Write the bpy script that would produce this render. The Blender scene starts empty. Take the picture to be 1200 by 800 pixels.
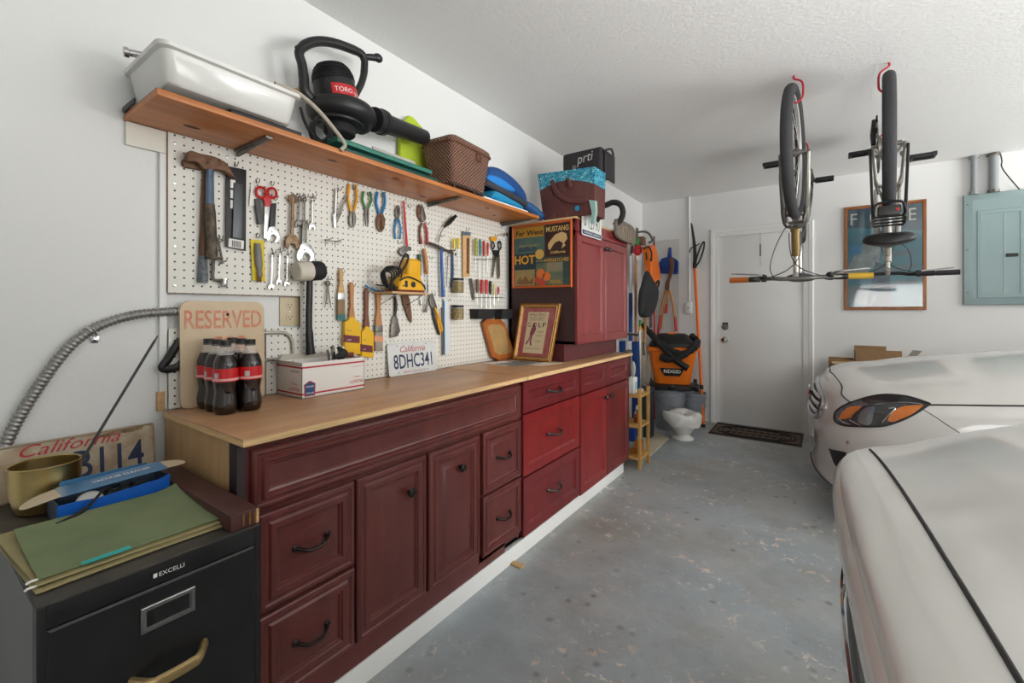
import bpy, bmesh, math, random
from mathutils import Vector, Matrix, Euler
random.seed(7)
SC = bpy.context.scene
COL = SC.collection
V = Vector
PI = math.pi

# ------------------------------------------------------------------ camera, world, lights, exposure
FPX, YAW, HORIZON, EYE = 516.0, math.radians(35.0), 364.0, 1.2
CS, SN = math.cos(YAW), math.sin(YAW)
cam_data = bpy.data.cameras.new('camera')
cam = bpy.data.objects.new('camera', cam_data)
COL.objects.link(cam)
cam.location = (0, 0, EYE)
cam.rotation_euler = (PI / 2, 0, YAW)
cam_data.sensor_width = 36.0
cam_data.lens = 36.0 * FPX / 1200.0
cam_data.shift_y = (HORIZON - 400.0) / 1200.0
cam_data.clip_start = 0.02
SC.camera = cam
SC.view_settings.view_transform = 'Standard'
SC.view_settings.look = 'None'
SC.view_settings.gamma = 1.0
SC.view_settings.use_curve_mapping = False
SC.view_settings.exposure = 0.22

world = bpy.data.worlds.new('daylight')
SC.world = world
world.use_nodes = True
bg = world.node_tree.nodes['Background']
bg.inputs['Color'].default_value = (0.93, 0.96, 1.0, 1)
bg.inputs['Strength'].default_value = 2.5

def area_light(name, loc, target, sx, sy, power, color=(1, 1, 1)):
    d = bpy.data.lights.new(name, 'AREA')
    d.shape = 'RECTANGLE'; d.size = sx; d.size_y = sy; d.energy = power; d.color = color
    o = bpy.data.objects.new(name, d)
    COL.objects.link(o)
    o.location = loc
    o.rotation_euler = (V(target) - V(loc)).to_track_quat('-Z', 'Y').to_euler()
    return o
area_light('garage_door_daylight', (5.25, 2.3, 1.15), (0, 2.1, 1.3), 5.0, 2.0, 120, (1.0, 0.995, 0.98))
area_light('sunlit_driveway_bounce', (6.6, 2.3, 0.05), (1.2, 2.3, 2.46), 6.0, 2.2, 800, (1.0, 0.995, 0.98))
area_light('added_ceiling_fill', (1.1, 0.9, 1.2), (0.8, 1.9, 2.46), 1.4, 1.4, 47, (1.0, 0.995, 0.985))  # unseen fill lamp, added and aimed up to brighten the ceiling and flatten the light

# ------------------------------------------------------------------ geometry of the view: a pixel on a real plane of the room
def at(px, py, axis, val):
    """point where the sight line through photo pixel (px,py) meets the plane axis=val"""
    a = (px - 600.0) / FPX
    d = V((CS * a - SN, SN * a + CS, (HORIZON - py) / FPX))
    o = V((0, 0, EYE))
    t = (val - o[axis]) / d[axis]
    return o + d * t
def onx(px, py, x): return at(px, py, 0, x)
def ony(px, py, y): return at(px, py, 1, y)
def onz(px, py, z): return at(px, py, 2, z)

# ------------------------------------------------------------------ materials
def rgb(r, g, b):
    f = lambda c: (c / 255.0 / 12.92) if c / 255.0 <= 0.04045 else ((c / 255.0 + 0.055) / 1.055) ** 2.4
    return (f(r), f(g), f(b), 1.0)
MATS = {}
def mat(name, col, rough=0.5, metal=0.0, var=0.0, scale=12.0, bump=0.0, bscale=None, coat=0.0, col2=None, stretch=None, spec=0.5, trans=0.0, ior=1.45, alpha=1.0):
    if name in MATS: return MATS[name]
    m = bpy.data.materials.new(name); m.use_nodes = True
    nt = m.node_tree; p = nt.nodes['Principled BSDF']
    c = rgb(*col)
    p.inputs['Base Color'].default_value = c
    p.inputs['Roughness'].default_value = rough
    p.inputs['Metallic'].default_value = metal
    p.inputs['Coat Weight'].default_value = coat
    p.inputs['Coat Roughness'].default_value = 0.08
    p.inputs['Specular IOR Level'].default_value = spec
    p.inputs['Transmission Weight'].default_value = trans
    p.inputs['IOR'].default_value = ior
    p.inputs['Alpha'].default_value = alpha
    if var > 0 or col2 or bump > 0:
        tc = nt.nodes.new('ShaderNodeTexCoord'); mp = nt.nodes.new('ShaderNodeMapping')
        nt.links.new(tc.outputs['Object'], mp.inputs['Vector'])
        if stretch: mp.inputs['Scale'].default_value = stretch
        nz = nt.nodes.new('ShaderNodeTexNoise'); nz.inputs['Scale'].default_value = scale; nz.inputs['Detail'].default_value = 6
        nz.inputs['Roughness'].default_value = 0.6
        nt.links.new(mp.outputs['Vector'], nz.inputs['Vector'])
        if var > 0 or col2:
            rp = nt.nodes.new('ShaderNodeValToRGB')
            rp.color_ramp.elements[0].position = 0.32; rp.color_ramp.elements[1].position = 0.68
            if col2:
                c2 = rgb(*col2)
            else:
                c2 = tuple(min(1, x * (1 + var)) for x in c[:3]) + (1,)
                c = tuple(x * (1 - var) for x in c[:3]) + (1,)
            rp.color_ramp.elements[0].color = c; rp.color_ramp.elements[1].color = c2
            nt.links.new(nz.outputs['Fac'], rp.inputs['Fac'])
            nt.links.new(rp.outputs['Color'], p.inputs['Base Color'])
        if bump > 0:
            n2 = nz
            if bscale:
                n2 = nt.nodes.new('ShaderNodeTexNoise'); n2.inputs['Scale'].default_value = bscale; n2.inputs['Detail'].default_value = 4
                nt.links.new(mp.outputs['Vector'], n2.inputs['Vector'])
            bp = nt.nodes.new('ShaderNodeBump'); bp.inputs['Strength'].default_value = bump; bp.inputs['Distance'].default_value = 0.01
            nt.links.new(n2.outputs['Fac'], bp.inputs['Height'])
            nt.links.new(bp.outputs['Normal'], p.inputs['Normal'])
    MATS[name] = m
    return m
def node(nt, t, **kw):
    n = nt.nodes.new(t)
    for k, v in kw.items(): setattr(n, k, v)
    return n
def math_node(nt, op, a, b=None):
    n = nt.nodes.new('ShaderNodeMath'); n.operation = op
    for i, x in enumerate((a, b)):
        if x is None: continue
        if isinstance(x, (int, float)): n.inputs[i].default_value = x
        else: nt.links.new(x, n.inputs[i])
    return n.outputs[0]

# ------------------------------------------------------------------ mesh collector
def catmull(pts, k=6, closed=False):
    pts = [V(p) for p in pts]; n = len(pts); out = []
    rng = range(n) if closed else range(n - 1)
    for i in rng:
        if closed: a, b, c, d = pts[(i - 1) % n], pts[i], pts[(i + 1) % n], pts[(i + 2) % n]
        else: a, b, c, d = pts[max(i - 1, 0)], pts[i], pts[i + 1], pts[min(i + 2, n - 1)]
        for j in range(k):
            t = j / k
            out.append(0.5 * ((2 * b) + (c - a) * t + (2 * a - 5 * b + 4 * c - d) * t * t + (3 * b - a - 3 * c + d) * t ** 3))
    if not closed: out.append(pts[-1])
    return out
class MB:
    def __init__(self): self.v = []; self.f = []; self.mi = []
    def add(self, vs, fs, mi=0):
        o = len(self.v); self.v += [V(v) for v in vs]
        for f in fs: self.f.append(tuple(i + o for i in f)); self.mi.append(mi)
        return self
    def addbm(self, bm, mi=0):
        bm.verts.index_update()
        self.add([v.co.copy() for v in bm.verts], [[v.index for v in f.verts] for f in bm.faces], mi); bm.free(); return self
    def box(self, a, b, bev=0.0, mi=0, M=None, seg=2):
        a = V(a); b = V(b); lo = V([min(a[i], b[i]) for i in range(3)]); hi = V([max(a[i], b[i]) for i in range(3)])
        bm = bmesh.new()
        vs = [bm.verts.new(p) for p in [(x, y, z) for x in (lo.x, hi.x) for y in (lo.y, hi.y) for z in (lo.z, hi.z)]]
        for q in ((0, 1, 3, 2), (4, 6, 7, 5), (0, 4, 5, 1), (2, 3, 7, 6), (0, 2, 6, 4), (1, 5, 7, 3)): bm.faces.new([vs[i] for i in q])
        if bev > 0:
            bmesh.ops.bevel(bm, geom=bm.edges[:], offset=min(bev, 0.49 * min((hi - lo)[:])), segments=seg, affect='EDGES', profile=0.6)
        if M is not None: bm.transform(M)
        return self.addbm(bm, mi)
    def prism(self, poly, ext, bev=0.0, mi=0, seg=2):
        """flat outline (3-D points) extruded along ext"""
        ext = V(ext); poly = [V(p) for p in poly]; bm = bmesh.new()
        nrm = V((0, 0, 0))
        for i in range(len(poly)): nrm += poly[i].cross(poly[(i + 1) % len(poly)])
        if nrm.dot(ext) > 0: poly = poly[::-1]
        lo = [bm.verts.new(p) for p in poly]; hi = [bm.verts.new(p + ext) for p in poly]; n = len(poly)
        bm.faces.new(lo); top = bm.faces.new(hi[::-1])
        for i in range(n): bm.faces.new([lo[(i + 1) % n], lo[i], hi[i], hi[(i + 1) % n]])
        bm.normal_update()
        if bev > 0:
            try: bmesh.ops.bevel(bm, geom=list(top.edges), offset=bev, segments=seg, affect='EDGES', profile=0.6, clamp_overlap=True)
            except Exception: pass
        bmesh.ops.triangulate(bm, faces=[f for f in bm.faces if len(f.verts) > 4])
        return self.addbm(bm, mi)
    def tube(self, pts, r, n=8, closed=False, caps=True, mi=0, flat=None):
        pts = [V(p) for p in pts]; N = len(pts); rs = r if isinstance(r, (list, tuple)) else [r] * N
        if len(rs) != N: rs = [rs[min(len(rs) - 1, int(i * (len(rs) - 1) / max(1, N - 1) + .5))] for i in range(N)]
        T = []
        for i in range(N):
            if closed: t = pts[(i + 1) % N] - pts[i - 1]
            else: t = pts[min(i + 1, N - 1)] - pts[max(i - 1, 0)]
            T.append(t.normalized() if t.length > 1e-9 else V((0, 0, 1)))
        up = V((0, 0, 1)) if abs(T[0].z) < 0.9 else V((1, 0, 0))
        if flat is not None: up = V(flat[0])
        u = (up - T[0] * up.dot(T[0])).normalized(); vs = []
        for i in range(N):
            u = (up if flat is not None else u); u = (u - T[i] * u.dot(T[i]))
            u = u.normalized() if u.length > 1e-6 else V((1, 0, 0)); w = T[i].cross(u)
            k = flat[1] if flat is not None else 1.0
            for j in range(n):
                a = 2 * PI * j / n
                vs.append(pts[i] + u * math.cos(a) * rs[i] * k + w * math.sin(a) * rs[i])
        fs = []
        for i in range(N if closed else N - 1):
            for j in range(n):
                a = i * n + j; b = i * n + (j + 1) % n; c = ((i + 1) % N) * n + (j + 1) % n; d = ((i + 1) % N) * n + j
                fs.append((a, b, c, d))
        if caps and not closed:
            fs.append(tuple(range(n - 1, -1, -1))); fs.append(tuple((N - 1) * n + j for j in range(n)))
        return self.add(vs, fs, mi)
    def cyl(self, p0, p1, r0, r1=None, n=16, mi=0):
        r1 = r0 if r1 is None else r1; return self.tube([p0, p1], [r0, r1], n, mi=mi)
    def lathe(self, prof, org, axis=(0, 0, 1), n=24, mi=0, sx=1.0, ref=None):
        """profile of (radius, height) about axis through org"""
        org = V(org); ax = V(axis).normalized()
        u = V(ref) if ref is not None else (V((1, 0, 0)) if abs(ax.x) < 0.9 else V((0, 1, 0)))
        u = (u - ax * u.dot(ax)).normalized(); w = ax.cross(u)
        vs = []; fs = []; N = len(prof)
        for r, h in prof:
            for j in range(n):
                a = 2 * PI * j / n; vs.append(org + ax * h + u * math.cos(a) * r * sx + w * math.sin(a) * r)
        for i in range(N - 1):
            for j in range(n): fs.append((i * n + j, i * n + (j + 1) % n, (i + 1) * n + (j + 1) % n, (i + 1) * n + j))
        if prof[0][0] > 1e-5: fs.append(tuple(range(n - 1, -1, -1)))
        if prof[-1][0] > 1e-5: fs.append(tuple((N - 1) * n + j for j in range(n)))
        return self.add(vs, fs, mi)
    def ell(self, c, r, M=None, n=20, m=12, mi=0):
        c = V(c); r = (r, r, r) if isinstance(r, (int, float)) else r; vs = []; fs = []
        M = M or Matrix.Identity(3)
        for i in range(m + 1):
            t = PI * i / m
            for j in range(n):
                a = 2 * PI * j / n
                vs.append(c + M @ V((r[0] * math.sin(t) * math.cos(a), r[1] * math.sin(t) * math.sin(a), r[2] * math.cos(t))))
        for i in range(m):
            for j in range(n): fs.append((i * n + j, (i + 1) * n + j, (i + 1) * n + (j + 1) % n, i * n + (j + 1) % n))
        return self.add(vs, fs, mi)
    def loft(self, rings, mi=0, closed=True, caps=True):
        n = len(rings[0]); vs = [p for r in rings for p in r]; fs = []
        for i in range(len(rings) - 1):
            for j in range(n if closed else n - 1):
                fs.append((i * n + j, i * n + (j + 1) % n, (i + 1) * n + (j + 1) % n, (i + 1) * n + j))
        if caps and closed:
            fs.append(tuple(range(n - 1, -1, -1))); fs.append(tuple((len(rings) - 1) * n + j for j in range(n)))
        return self.add(vs, fs, mi)
    def rings(self, o, u, v, nrm, w, h, prof, mi=0, back=True):
        """concentric rectangle rings: prof = (inset, height) from the outer edge in; the middle is closed"""
        o = V(o); u = V(u).normalized(); v = V(v).normalized(); nrm = V(nrm).normalized(); vs = []; fs = []
        for ins, ht in prof:
            for a, b in ((ins, ins), (w - ins, ins), (w - ins, h - ins), (ins, h - ins)): vs.append(o + u * a + v * b + nrm * ht)
        flip = u.cross(v).dot(nrm) < 0
        for i in range(len(prof) - 1):
            for j in range(4):
                q = (i * 4 + j, i * 4 + (j + 1) % 4, (i + 1) * 4 + (j + 1) % 4, (i + 1) * 4 + j); fs.append(q[::-1] if flip else q)
        k = (len(prof) - 1) * 4; q = (k, k + 1, k + 2, k + 3); fs.append(q[::-1] if flip else q)
        if back: fs.append((0, 1, 2, 3) if flip else (3, 2, 1, 0))
        return self.add(vs, fs, mi)
    def build(self, name, m, parent=None, smooth=35, mod=None):
        me = bpy.data.meshes.new(name)
        off = parent_origin(parent) if parent is not None else V((0, 0, 0))
        own = off
        if parent is None and self.v:
            lo = V([min(p[i] for p in self.v) for i in range(3)]); hi = V([max(p[i] for p in self.v) for i in range(3)])
            own = V(((lo.x + hi.x) / 2, (lo.y + hi.y) / 2, lo.z))
        me.from_pydata([p - own for p in self.v], [], self.f)
        ms = m if isinstance(m, (list, tuple)) else [m]
        for x in ms: me.materials.append(x)
        if len(ms) > 1: me.polygons.foreach_set('material_index', self.mi)
        me.validate(); me.update()
        bm = bmesh.new(); bm.from_mesh(me)
        bmesh.ops.recalc_face_normals(bm, faces=bm.faces); bm.to_mesh(me); bm.free()
        if smooth:
            me.polygons.foreach_set('use_smooth', [True] * len(me.polygons))
            me.set_sharp_from_angle(angle=math.radians(smooth))
        o = bpy.data.objects.new(name, me); COL.objects.link(o)
        o['org'] = list(own)
        if parent is not None: o.parent = parent
        else: o.location = own
        if mod: mod(o)
        return o
def parent_origin(o): return V(o['org'])
def tag(o, label, cat, group=None, kind=None):
    o['label'] = label; o['category'] = cat
    if group: o['group'] = group
    if kind: o['kind'] = kind
    return o
def thing(name, loc, label, cat, group=None):
    o = bpy.data.objects.new(name, None); COL.objects.link(o); o.location = loc; o['org'] = list(loc)
    o.empty_display_size = 0.05
    return tag(o, label, cat, group)
def struct(name, mb, m, **kw):
    o = mb.build(name, m, None, **kw); o['kind'] = 'structure'; return o
def subsurf(lv=2):
    def f(o):
        s = o.modifiers.new('subsurf', 'SUBSURF'); s.levels = lv; s.render_levels = lv
    return f
def dup(root, delta, label=None):
    """a copy of a thing with copies of its parts and sub-parts, moved by delta"""
    r = root.copy(); COL.objects.link(r); r.location = V(root.location) + V(delta)
    if label: r['label'] = label
    def rec(src, dst):
        for ch in src.children:
            c = ch.copy(); COL.objects.link(c); c.parent = dst; rec(ch, c)
    rec(root, r)
    return r
def text(s, o, u, v, w, h, m, name='lettering', parent=None, depth=0.0006, shear=0.0, bold=0.0, squeeze=True):
    """flat lettering filling the box w x h from corner o along u, v"""
    cu = bpy.data.curves.new('t', 'FONT'); cu.body = s; cu.size = 1.0; cu.shear = shear; cu.offset = bold; cu.resolution_u = 3
    ob = bpy.data.objects.new('t', cu); me = bpy.data.meshes.new_from_object(ob)
    o = V(o); u = V(u).normalized(); v = V(v).normalized(); nr = u.cross(v)
    xs = [p.co.x for p in me.vertices]; ys = [p.co.y for p in me.vertices]
    x0, x1, y0, y1 = min(xs), max(xs), min(ys), max(ys)
    kx = w / (x1 - x0); ky = h / (y1 - y0)
    mb = MB()
    mb.add([o + u * (p.co.x - x0) * kx + v * (p.co.y - y0) * ky + nr * depth for p in me.vertices], [tuple(p.vertices) for p in me.polygons])
    bpy.data.objects.remove(ob); bpy.data.curves.remove(cu); bpy.data.meshes.remove(me)
    return mb.build(name, m, parent, smooth=0)
# ------------------------------------------------------------------ materials shared by many things
M_wall = mat('wall_paint', (226, 226, 224), 0.6, bump=0.06, scale=60, bscale=90)
M_ceil = mat('ceiling_paint', (232, 232, 230), 0.7, bump=0.25, scale=14, bscale=55)
M_white = mat('white_paint', (228, 228, 225), 0.4)
M_door = mat('door_paint', (226, 226, 223), 0.35, bump=0.02, scale=30)
M_black = mat('black_plastic', (24, 24, 25), 0.45)
M_rubber = mat('black_rubber', (30, 30, 31), 0.75)
M_steel = mat('brushed_steel', (178, 178, 176), 0.3, 1.0, var=0.15, scale=40)
M_dsteel = mat('dull_steel', (120, 116, 110), 0.45, 0.9, var=0.25, scale=60)
M_chrome = mat('chrome', (205, 205, 205), 0.14, 1.0)
M_rust = mat('rusty_steel', (92, 66, 52), 0.65, 0.55, scale=55, col2=(132, 100, 78))
M_peg_hook = mat('zinc_hook', (130, 130, 128), 0.35, 0.9)
M_wood = mat('pale_wood', (198, 160, 112), 0.55, var=0.15, scale=7, stretch=(1, 1, 8))
M_handle_wood = mat('handle_wood', (168, 112, 66), 0.5, col2=(196, 142, 92), scale=20, stretch=(4, 4, .6))
M_red = mat('red_plastic', (186, 28, 34), 0.4)
M_redgrip = mat('faded_red_grip', (168, 58, 54), 0.5)
M_yellow = mat('yellow_plastic', (222, 160, 32), 0.45)
M_blue = mat('blue_grip', (32, 122, 178), 0.45)
M_dblue = mat('dark_blue', (30, 66, 130), 0.5)
M_green = mat('green_grip', (60, 128, 60), 0.45)
M_dgreen = mat('dark_green_plastic', (20, 72, 56), 0.45)
M_orange = mat('orange_plastic', (232, 112, 22), 0.42)
M_glass = mat('clear_glass', (245, 245, 240), 0.05, trans=1.0)
M_ink = mat('black_ink', (28, 28, 32), 0.6)
M_paper = mat('white_paper', (232, 230, 224), 0.7)
M_card = mat('brown_cardboard', (150, 118, 84), 0.8, var=0.1, scale=10)

# painted concrete floor with worn flakes
def floor_material():
    m = bpy.data.materials.new('painted_concrete'); m.use_nodes = True; nt = m.node_tree; p = nt.nodes['Principled BSDF']; L = nt.links.new
    pos = node(nt, 'ShaderNodeNewGeometry').outputs['Position']
    def noise(sc, det=6, ro=0.6, dist=0.0):
        n = node(nt, 'ShaderNodeTexNoise'); n.inputs['Scale'].default_value = sc; n.inputs['Detail'].default_value = det
        n.inputs['Roughness'].default_value = ro; n.inputs['Distortion'].default_value = dist; L(pos, n.inputs['Vector']); return n.outputs['Fac']
    def ramp(fac, a, b, c0=(0, 0, 0, 1), c1=(1, 1, 1, 1)):
        r = node(nt, 'ShaderNodeValToRGB'); e = r.color_ramp.elements; e[0].position = a; e[1].position = b; e[0].color = c0; e[1].color = c1
        L(fac, r.inputs['Fac']); return r.outputs['Color']
    def mix(f, a, b):
        x = node(nt, 'ShaderNodeMixRGB'); L(f, x.inputs['Fac'])
        for i, s in ((1, a), (2, b)):
            if isinstance(s, tuple): x.inputs[i].default_value = s
            else: L(s, x.inputs[i])
        return x.outputs['Color']
    base = ramp(noise(2.2, 8, 0.65), 0.3, 0.72, rgb(152, 161, 165), rgb(182, 190, 194))
    base = mix(ramp(noise(1.1, 5, 0.6), 0.45, 0.75), base, rgb(168, 164, 154))
    speck = ramp(noise(38, 4, 0.7), 0.62, 0.72)
    base = mix(math_node(nt, 'MULTIPLY', speck, 0.35), base, rgb(98, 100, 100))
    # flaked-off paint: patches where a coarse and a fine noise agree
    coarse = ramp(noise(2.6, 2, 0.5), 0.46, 0.62)
    fine = ramp(noise(19, 8, 0.70, 0.5), 0.575, 0.59)
    flakes = math_node(nt, 'MULTIPLY', coarse, fine)
    base = mix(flakes, base, ramp(noise(5, 3), 0.4, 0.6, rgb(232, 226, 214), rgb(222, 202, 184)))
    chips = math_node(nt, 'MULTIPLY', ramp(noise(3.3, 2, 0.5), 0.42, 0.6), ramp(noise(62, 3, 0.6, 0.6), 0.66, 0.68))
    base = mix(chips, base, rgb(220, 214, 204))
    dirt = ramp(noise(1.6, 7, 0.7), 0.46, 0.72)
    base = mix(math_node(nt, 'MULTIPLY', dirt, 0.6), base, rgb(122, 112, 98))
    # small round dark stains
    vo = node(nt, 'ShaderNodeTexVoronoi'); vo.inputs['Scale'].default_value = 13.0; L(pos, vo.inputs['Vector'])
    dots = ramp(vo.outputs['Distance'], 0.12, 0.24, (1, 1, 1, 1), (0, 0, 0, 1))
    dots = math_node(nt, 'MULTIPLY', dots, ramp(noise(2.1, 4), 0.47, 0.62))
    base = mix(math_node(nt, 'MULTIPLY', dots, 0.55), base, rgb(70, 66, 60))
    L(base, p.inputs['Base Color'])
    L(math_node(nt, 'ADD', math_node(nt, 'MULTIPLY', noise(6), 0.35), 0.24), p.inputs['Roughness'])
    b = node(nt, 'ShaderNodeBump'); b.inputs['Strength'].default_value = 0.12; b.inputs['Distance'].default_value = 0.004
    L(noise(30), b.inputs['Height']); L(b.outputs['Normal'], p.inputs['Normal'])
    return m
M_floor = floor_material()

# perforated hardboard: holes on a one-inch grid in the wall's own plane
def peg_material(name, ax, off_u, off_v, col):
    m = bpy.data.materials.new(name); m.use_nodes = True; nt = m.node_tree; p = nt.nodes['Principled BSDF']; L = nt.links.new
    sp = node(nt, 'ShaderNodeSeparateXYZ'); L(node(nt, 'ShaderNodeNewGeometry').outputs['Position'], sp.inputs[0])
    def cell(s, off):
        f = math_node(nt, 'FRACT', math_node(nt, 'ADD', math_node(nt, 'DIVIDE', math_node(nt, 'SUBTRACT', s, off), 0.0254), 100.5))
        return math_node(nt, 'POWER', math_node(nt, 'SUBTRACT', f, 0.5), 2.0)
    d = math_node(nt, 'ADD', cell(sp.outputs[ax], off_u), cell(sp.outputs[2], off_v))
    hole = math_node(nt, 'LESS_THAN', d, 0.0148)
    mx = node(nt, 'ShaderNodeMixRGB'); L(hole, mx.inputs['Fac']); mx.inputs[1].default_value = rgb(*col); mx.inputs[2].default_value = rgb(26, 23, 20)
    L(mx.outputs['Color'], p.inputs['Base Color'])
    p.inputs['Roughness'].default_value = 0.45
    return m
PEGX = -1.700           # face of the big pegboard
h0 = onx(204.8, 176.9, PEGX)
M_peg = peg_material('pegboard_white', 1, h0.y, h0.z, (222, 219, 210))
M_pegback = peg_material('pegboard_grey', 0, -1.60, 1.6, (206, 205, 201))
M_pegedge = mat('hardboard_edge', (120, 92, 66), 0.7)

# ------------------------------------------------------------------ room shell
WX, BY, CH, RX, FY = -1.72, 5.13, 2.46, 5.4, -1.7
struct('floor', MB().box((WX - .1, FY - .1, -.1), (RX + 3.0, BY + .1, 0)), M_floor)
struct('ceiling', MB().box((WX - .1, FY - .1, CH), (RX + .1, BY + .1, CH + .1)), M_ceil)
struct('wall_left', MB().box((WX - .1, FY - .1, 0), (WX, BY + .1, CH)), M_wall)
# back wall with the door opening cut out
DX0, DX1, DZ = ony(841, 300, BY).x, ony(943, 300, BY).x, 2.0
bw = MB()
bw.box((WX, BY, 0), (DX0, BY + .1, CH)); bw.box((DX1, BY, 0), (RX, BY + .1, CH)); bw.box((DX0, BY, DZ), (DX1, BY + .1, CH))
struct('wall_back', bw, M_wall)
struct('wall_front', MB().box((WX, FY - .1, 0), (RX, FY, CH)), M_wall)
rw = MB(); rw.box((RX, FY, 0), (RX + .1, -.3, CH)); rw.box((RX, 4.9, 0), (RX + .1, BY, CH)); rw.box((RX, -.3, 2.2), (RX + .1, 4.9, CH))
struct('wall_right', rw, M_wall)

# side door in the back wall
door = MB().box((DX0 + .004, BY + .012, .012), (DX1 - .004, BY + .055, DZ - .004), .002).build('door_1', M_door); door['kind'] = 'structure'
kx = ony(846, 383, BY).x
for z, nm, r in ((ony(846, 398, BY).z, 'door_knob', .028), (ony(846, 383, BY).z, 'deadbolt', .026)):
    b = MB(); b.lathe([(.034, 0), (.034, .006), (.012, .01), (.012, .03 if nm == 'door_knob' else .012), (r, .04 if nm == 'door_knob' else .014), (r * .9, .06 if nm == 'door_knob' else .022), (0.001, .064 if nm == 'door_knob' else .024)], (DX0 + .07, BY + .012, z), (0, -1, 0), 20)
    b.build(nm, M_dsteel if nm == 'deadbolt' else M_chrome, door)
MB().box((DX0 + .045, BY + .006, ony(846, 381, BY).z - .03), (DX0 + .10, BY + .0115, ony(846, 381, BY).z + .03), .002).build('dark_lock_plate', M_black, door)
# casing: three mitred moulded boards with a stepped profile, and the stop strip inside
def casing(x0, x1, ztop, w):
    b = MB()
    prof = [(0, 0), (0, .014), (.012, .022), (w * .55, .018), (w * .6, .012), (w, .010), (w, 0)]
    path = [((x0, 0), (-1, 0)), ((x0, ztop), (-1, 1)), ((x1, ztop), (1, 1)), ((x1, 0), (1, 0))]
    rings = []
    for (px, pz), (ox, oz) in path:
        rings.append([V((px + ox * (w - d), BY - h, pz + oz * (w - d) * (1 if oz else 0))) for d, h in prof])
    b.loft(rings); return b
struct('trim_1', casing(DX0, DX1, DZ, .075), M_white)
stp = MB(); stp.box((DX0, BY - .008, 0), (DX0 + .012, BY + .01, DZ)); stp.box((DX1 - .012, BY - .008, 0), (DX1, BY + .01, DZ)); stp.box((DX0, BY - .008, DZ - .012), (DX1, BY + .01, DZ))
struct('trim_2', stp, M_white)
struct('trim_3', MB().box((DX0, BY - .03, 0), (DX1, BY + .05, .012), .003), mat('grey_threshold', (150, 148, 142), 0.5))
# door closer chain hanging in the top of the frame
cz = [ony(891, y, BY - .02) for y in (274, 286, 300, 314)]
ch = thing('door_chain', cz[0], 'dark spring and chain hanging from the top of the white side door frame', 'door chain')
MB().cyl(cz[1], cz[2], .006, n=8).build('spring', M_black, ch)
lk = MB()
for k in range(14):
    a = cz[0].lerp(cz[3], k / 14); lk.tube([a + V((.004 * math.cos(t), .004 * math.sin(t) * (k % 2), .006 * math.sin(t))) for t in [i * PI / 4 for i in range(8)]], .0014, 5, closed=True)
lk.build('chain', M_dsteel, ch)

# skirting of the back wall
struct('baseboard_back', MB().box((DX1 + .08, BY - .012, 0), (RX, BY, .07), .003), M_white)
# ------------------------------------------------------------------ base cabinets along the left wall
def cherry(name, c1, c2, rough=0.32, sc=3.0):
    return mat(name, c1, rough, var=0, scale=sc, col2=c2, stretch=(6, 6, 1.2), coat=0.25)
M_chA = cherry('dark_cherry_wood', (88, 40, 38), (106, 50, 44))
M_chAd = mat('dark_cherry_carcass', (66, 32, 30), 0.4, var=0.12, scale=5, stretch=(1, 6, 6), coat=0.2)
M_chB = cherry('red_cherry_wood', (112, 26, 28), (136, 36, 34))
M_chBd = cherry('deep_red_cherry_wood', (96, 26, 32), (116, 34, 36))
M_dark = mat('dark_filler', (44, 32, 34), 0.5)
M_espresso = mat('espresso_laminate', (60, 38, 38), 0.42, var=0.06, scale=3)
M_bronze = mat('dark_bronze', (52, 46, 42), 0.35, 0.8)
M_gun = mat('gunmetal', (86, 84, 82), 0.28, 0.95)
M_ply = mat('plywood_face', (200, 154, 112), 0.42, scale=2.2, col2=(178, 134, 98), stretch=(7, .9, 7), coat=0.12)
M_plyedge = mat('plywood_edge', (214, 178, 128), 0.6, var=0.22, scale=60, stretch=(.1, .1, 3))
M_plyside = mat('plywood_side', (190, 156, 112), 0.6, scale=3.5, col2=(172, 136, 94), stretch=(6, 6, .9))

RAISED = [(0, 0), (0, .014), (.004, .018), (.014, .020), (.018, .016), (.024, .016), (.030, .021), (.044, .021), (.048, .015), (.052, .015), (.055, .010), (.060, .010), (.082, .018), (.085, .0185)]
RAISED_S = [(0, 0), (0, .014), (.003, .018), (.010, .020), (.014, .016), (.018, .016), (.023, .021), (.033, .021), (.037, .014), (.043, .010), (.047, .010), (.066, .018), (.069, .0185)]
FLATP = [(0, 0), (0, .014), (.004, .018), (.012, .020), (.016, .016), (.022, .016), (.028, .022), (.036, .021), (.040, .015), (.046, .013), (.050, .009), (.054, .008)]
SHAKER = [(0, 0), (0, .016), (.002, .019), (.048, .019), (.054, .013), (.058, .008), (.060, .008)]
FX = -1.203
def front(name, y0, y1, z0, z1, prof, m, parent, x=FX):
    return MB().rings((x, y0, z0), (0, 1, 0), (0, 0, 1), (1, 0, 0), y1 - y0, z1 - z0, prof).build(name, m, parent, smooth=25)
def knob(y, z, parent, m=M_bronze, x=FX + .0185, label=None):
    o = MB().lathe([(.006, 0), (.006, .012), (.015, .016), (.0165, .022), (.012, .028), (.001, .030)], (x, y, z), (1, 0, 0), 18).build('knob', m, parent)
    return o
def pull(y0, y1, z, parent, m=M_bronze, x=FX + .0185, r=.0048, rise=.026, droop=.012):
    b = MB(); pts = []
    for i in range(17):
        t = i / 16; k = math.sin(PI * t)
        pts.append(V((x + rise * min(1, k * 1.5), y0 + (y1 - y0) * t, z - droop * k)))
    b.tube(pts, [r * (1.25 - .25 * math.sin(PI * i / 16)) for i in range(17)], 10)
    for y in (y0, y1): b.lathe([(.010, 0), (.010, .003), (.006, .006)], (x, y, z), (1, 0, 0), 14)
    return b.build('handle', m, parent)

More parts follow.
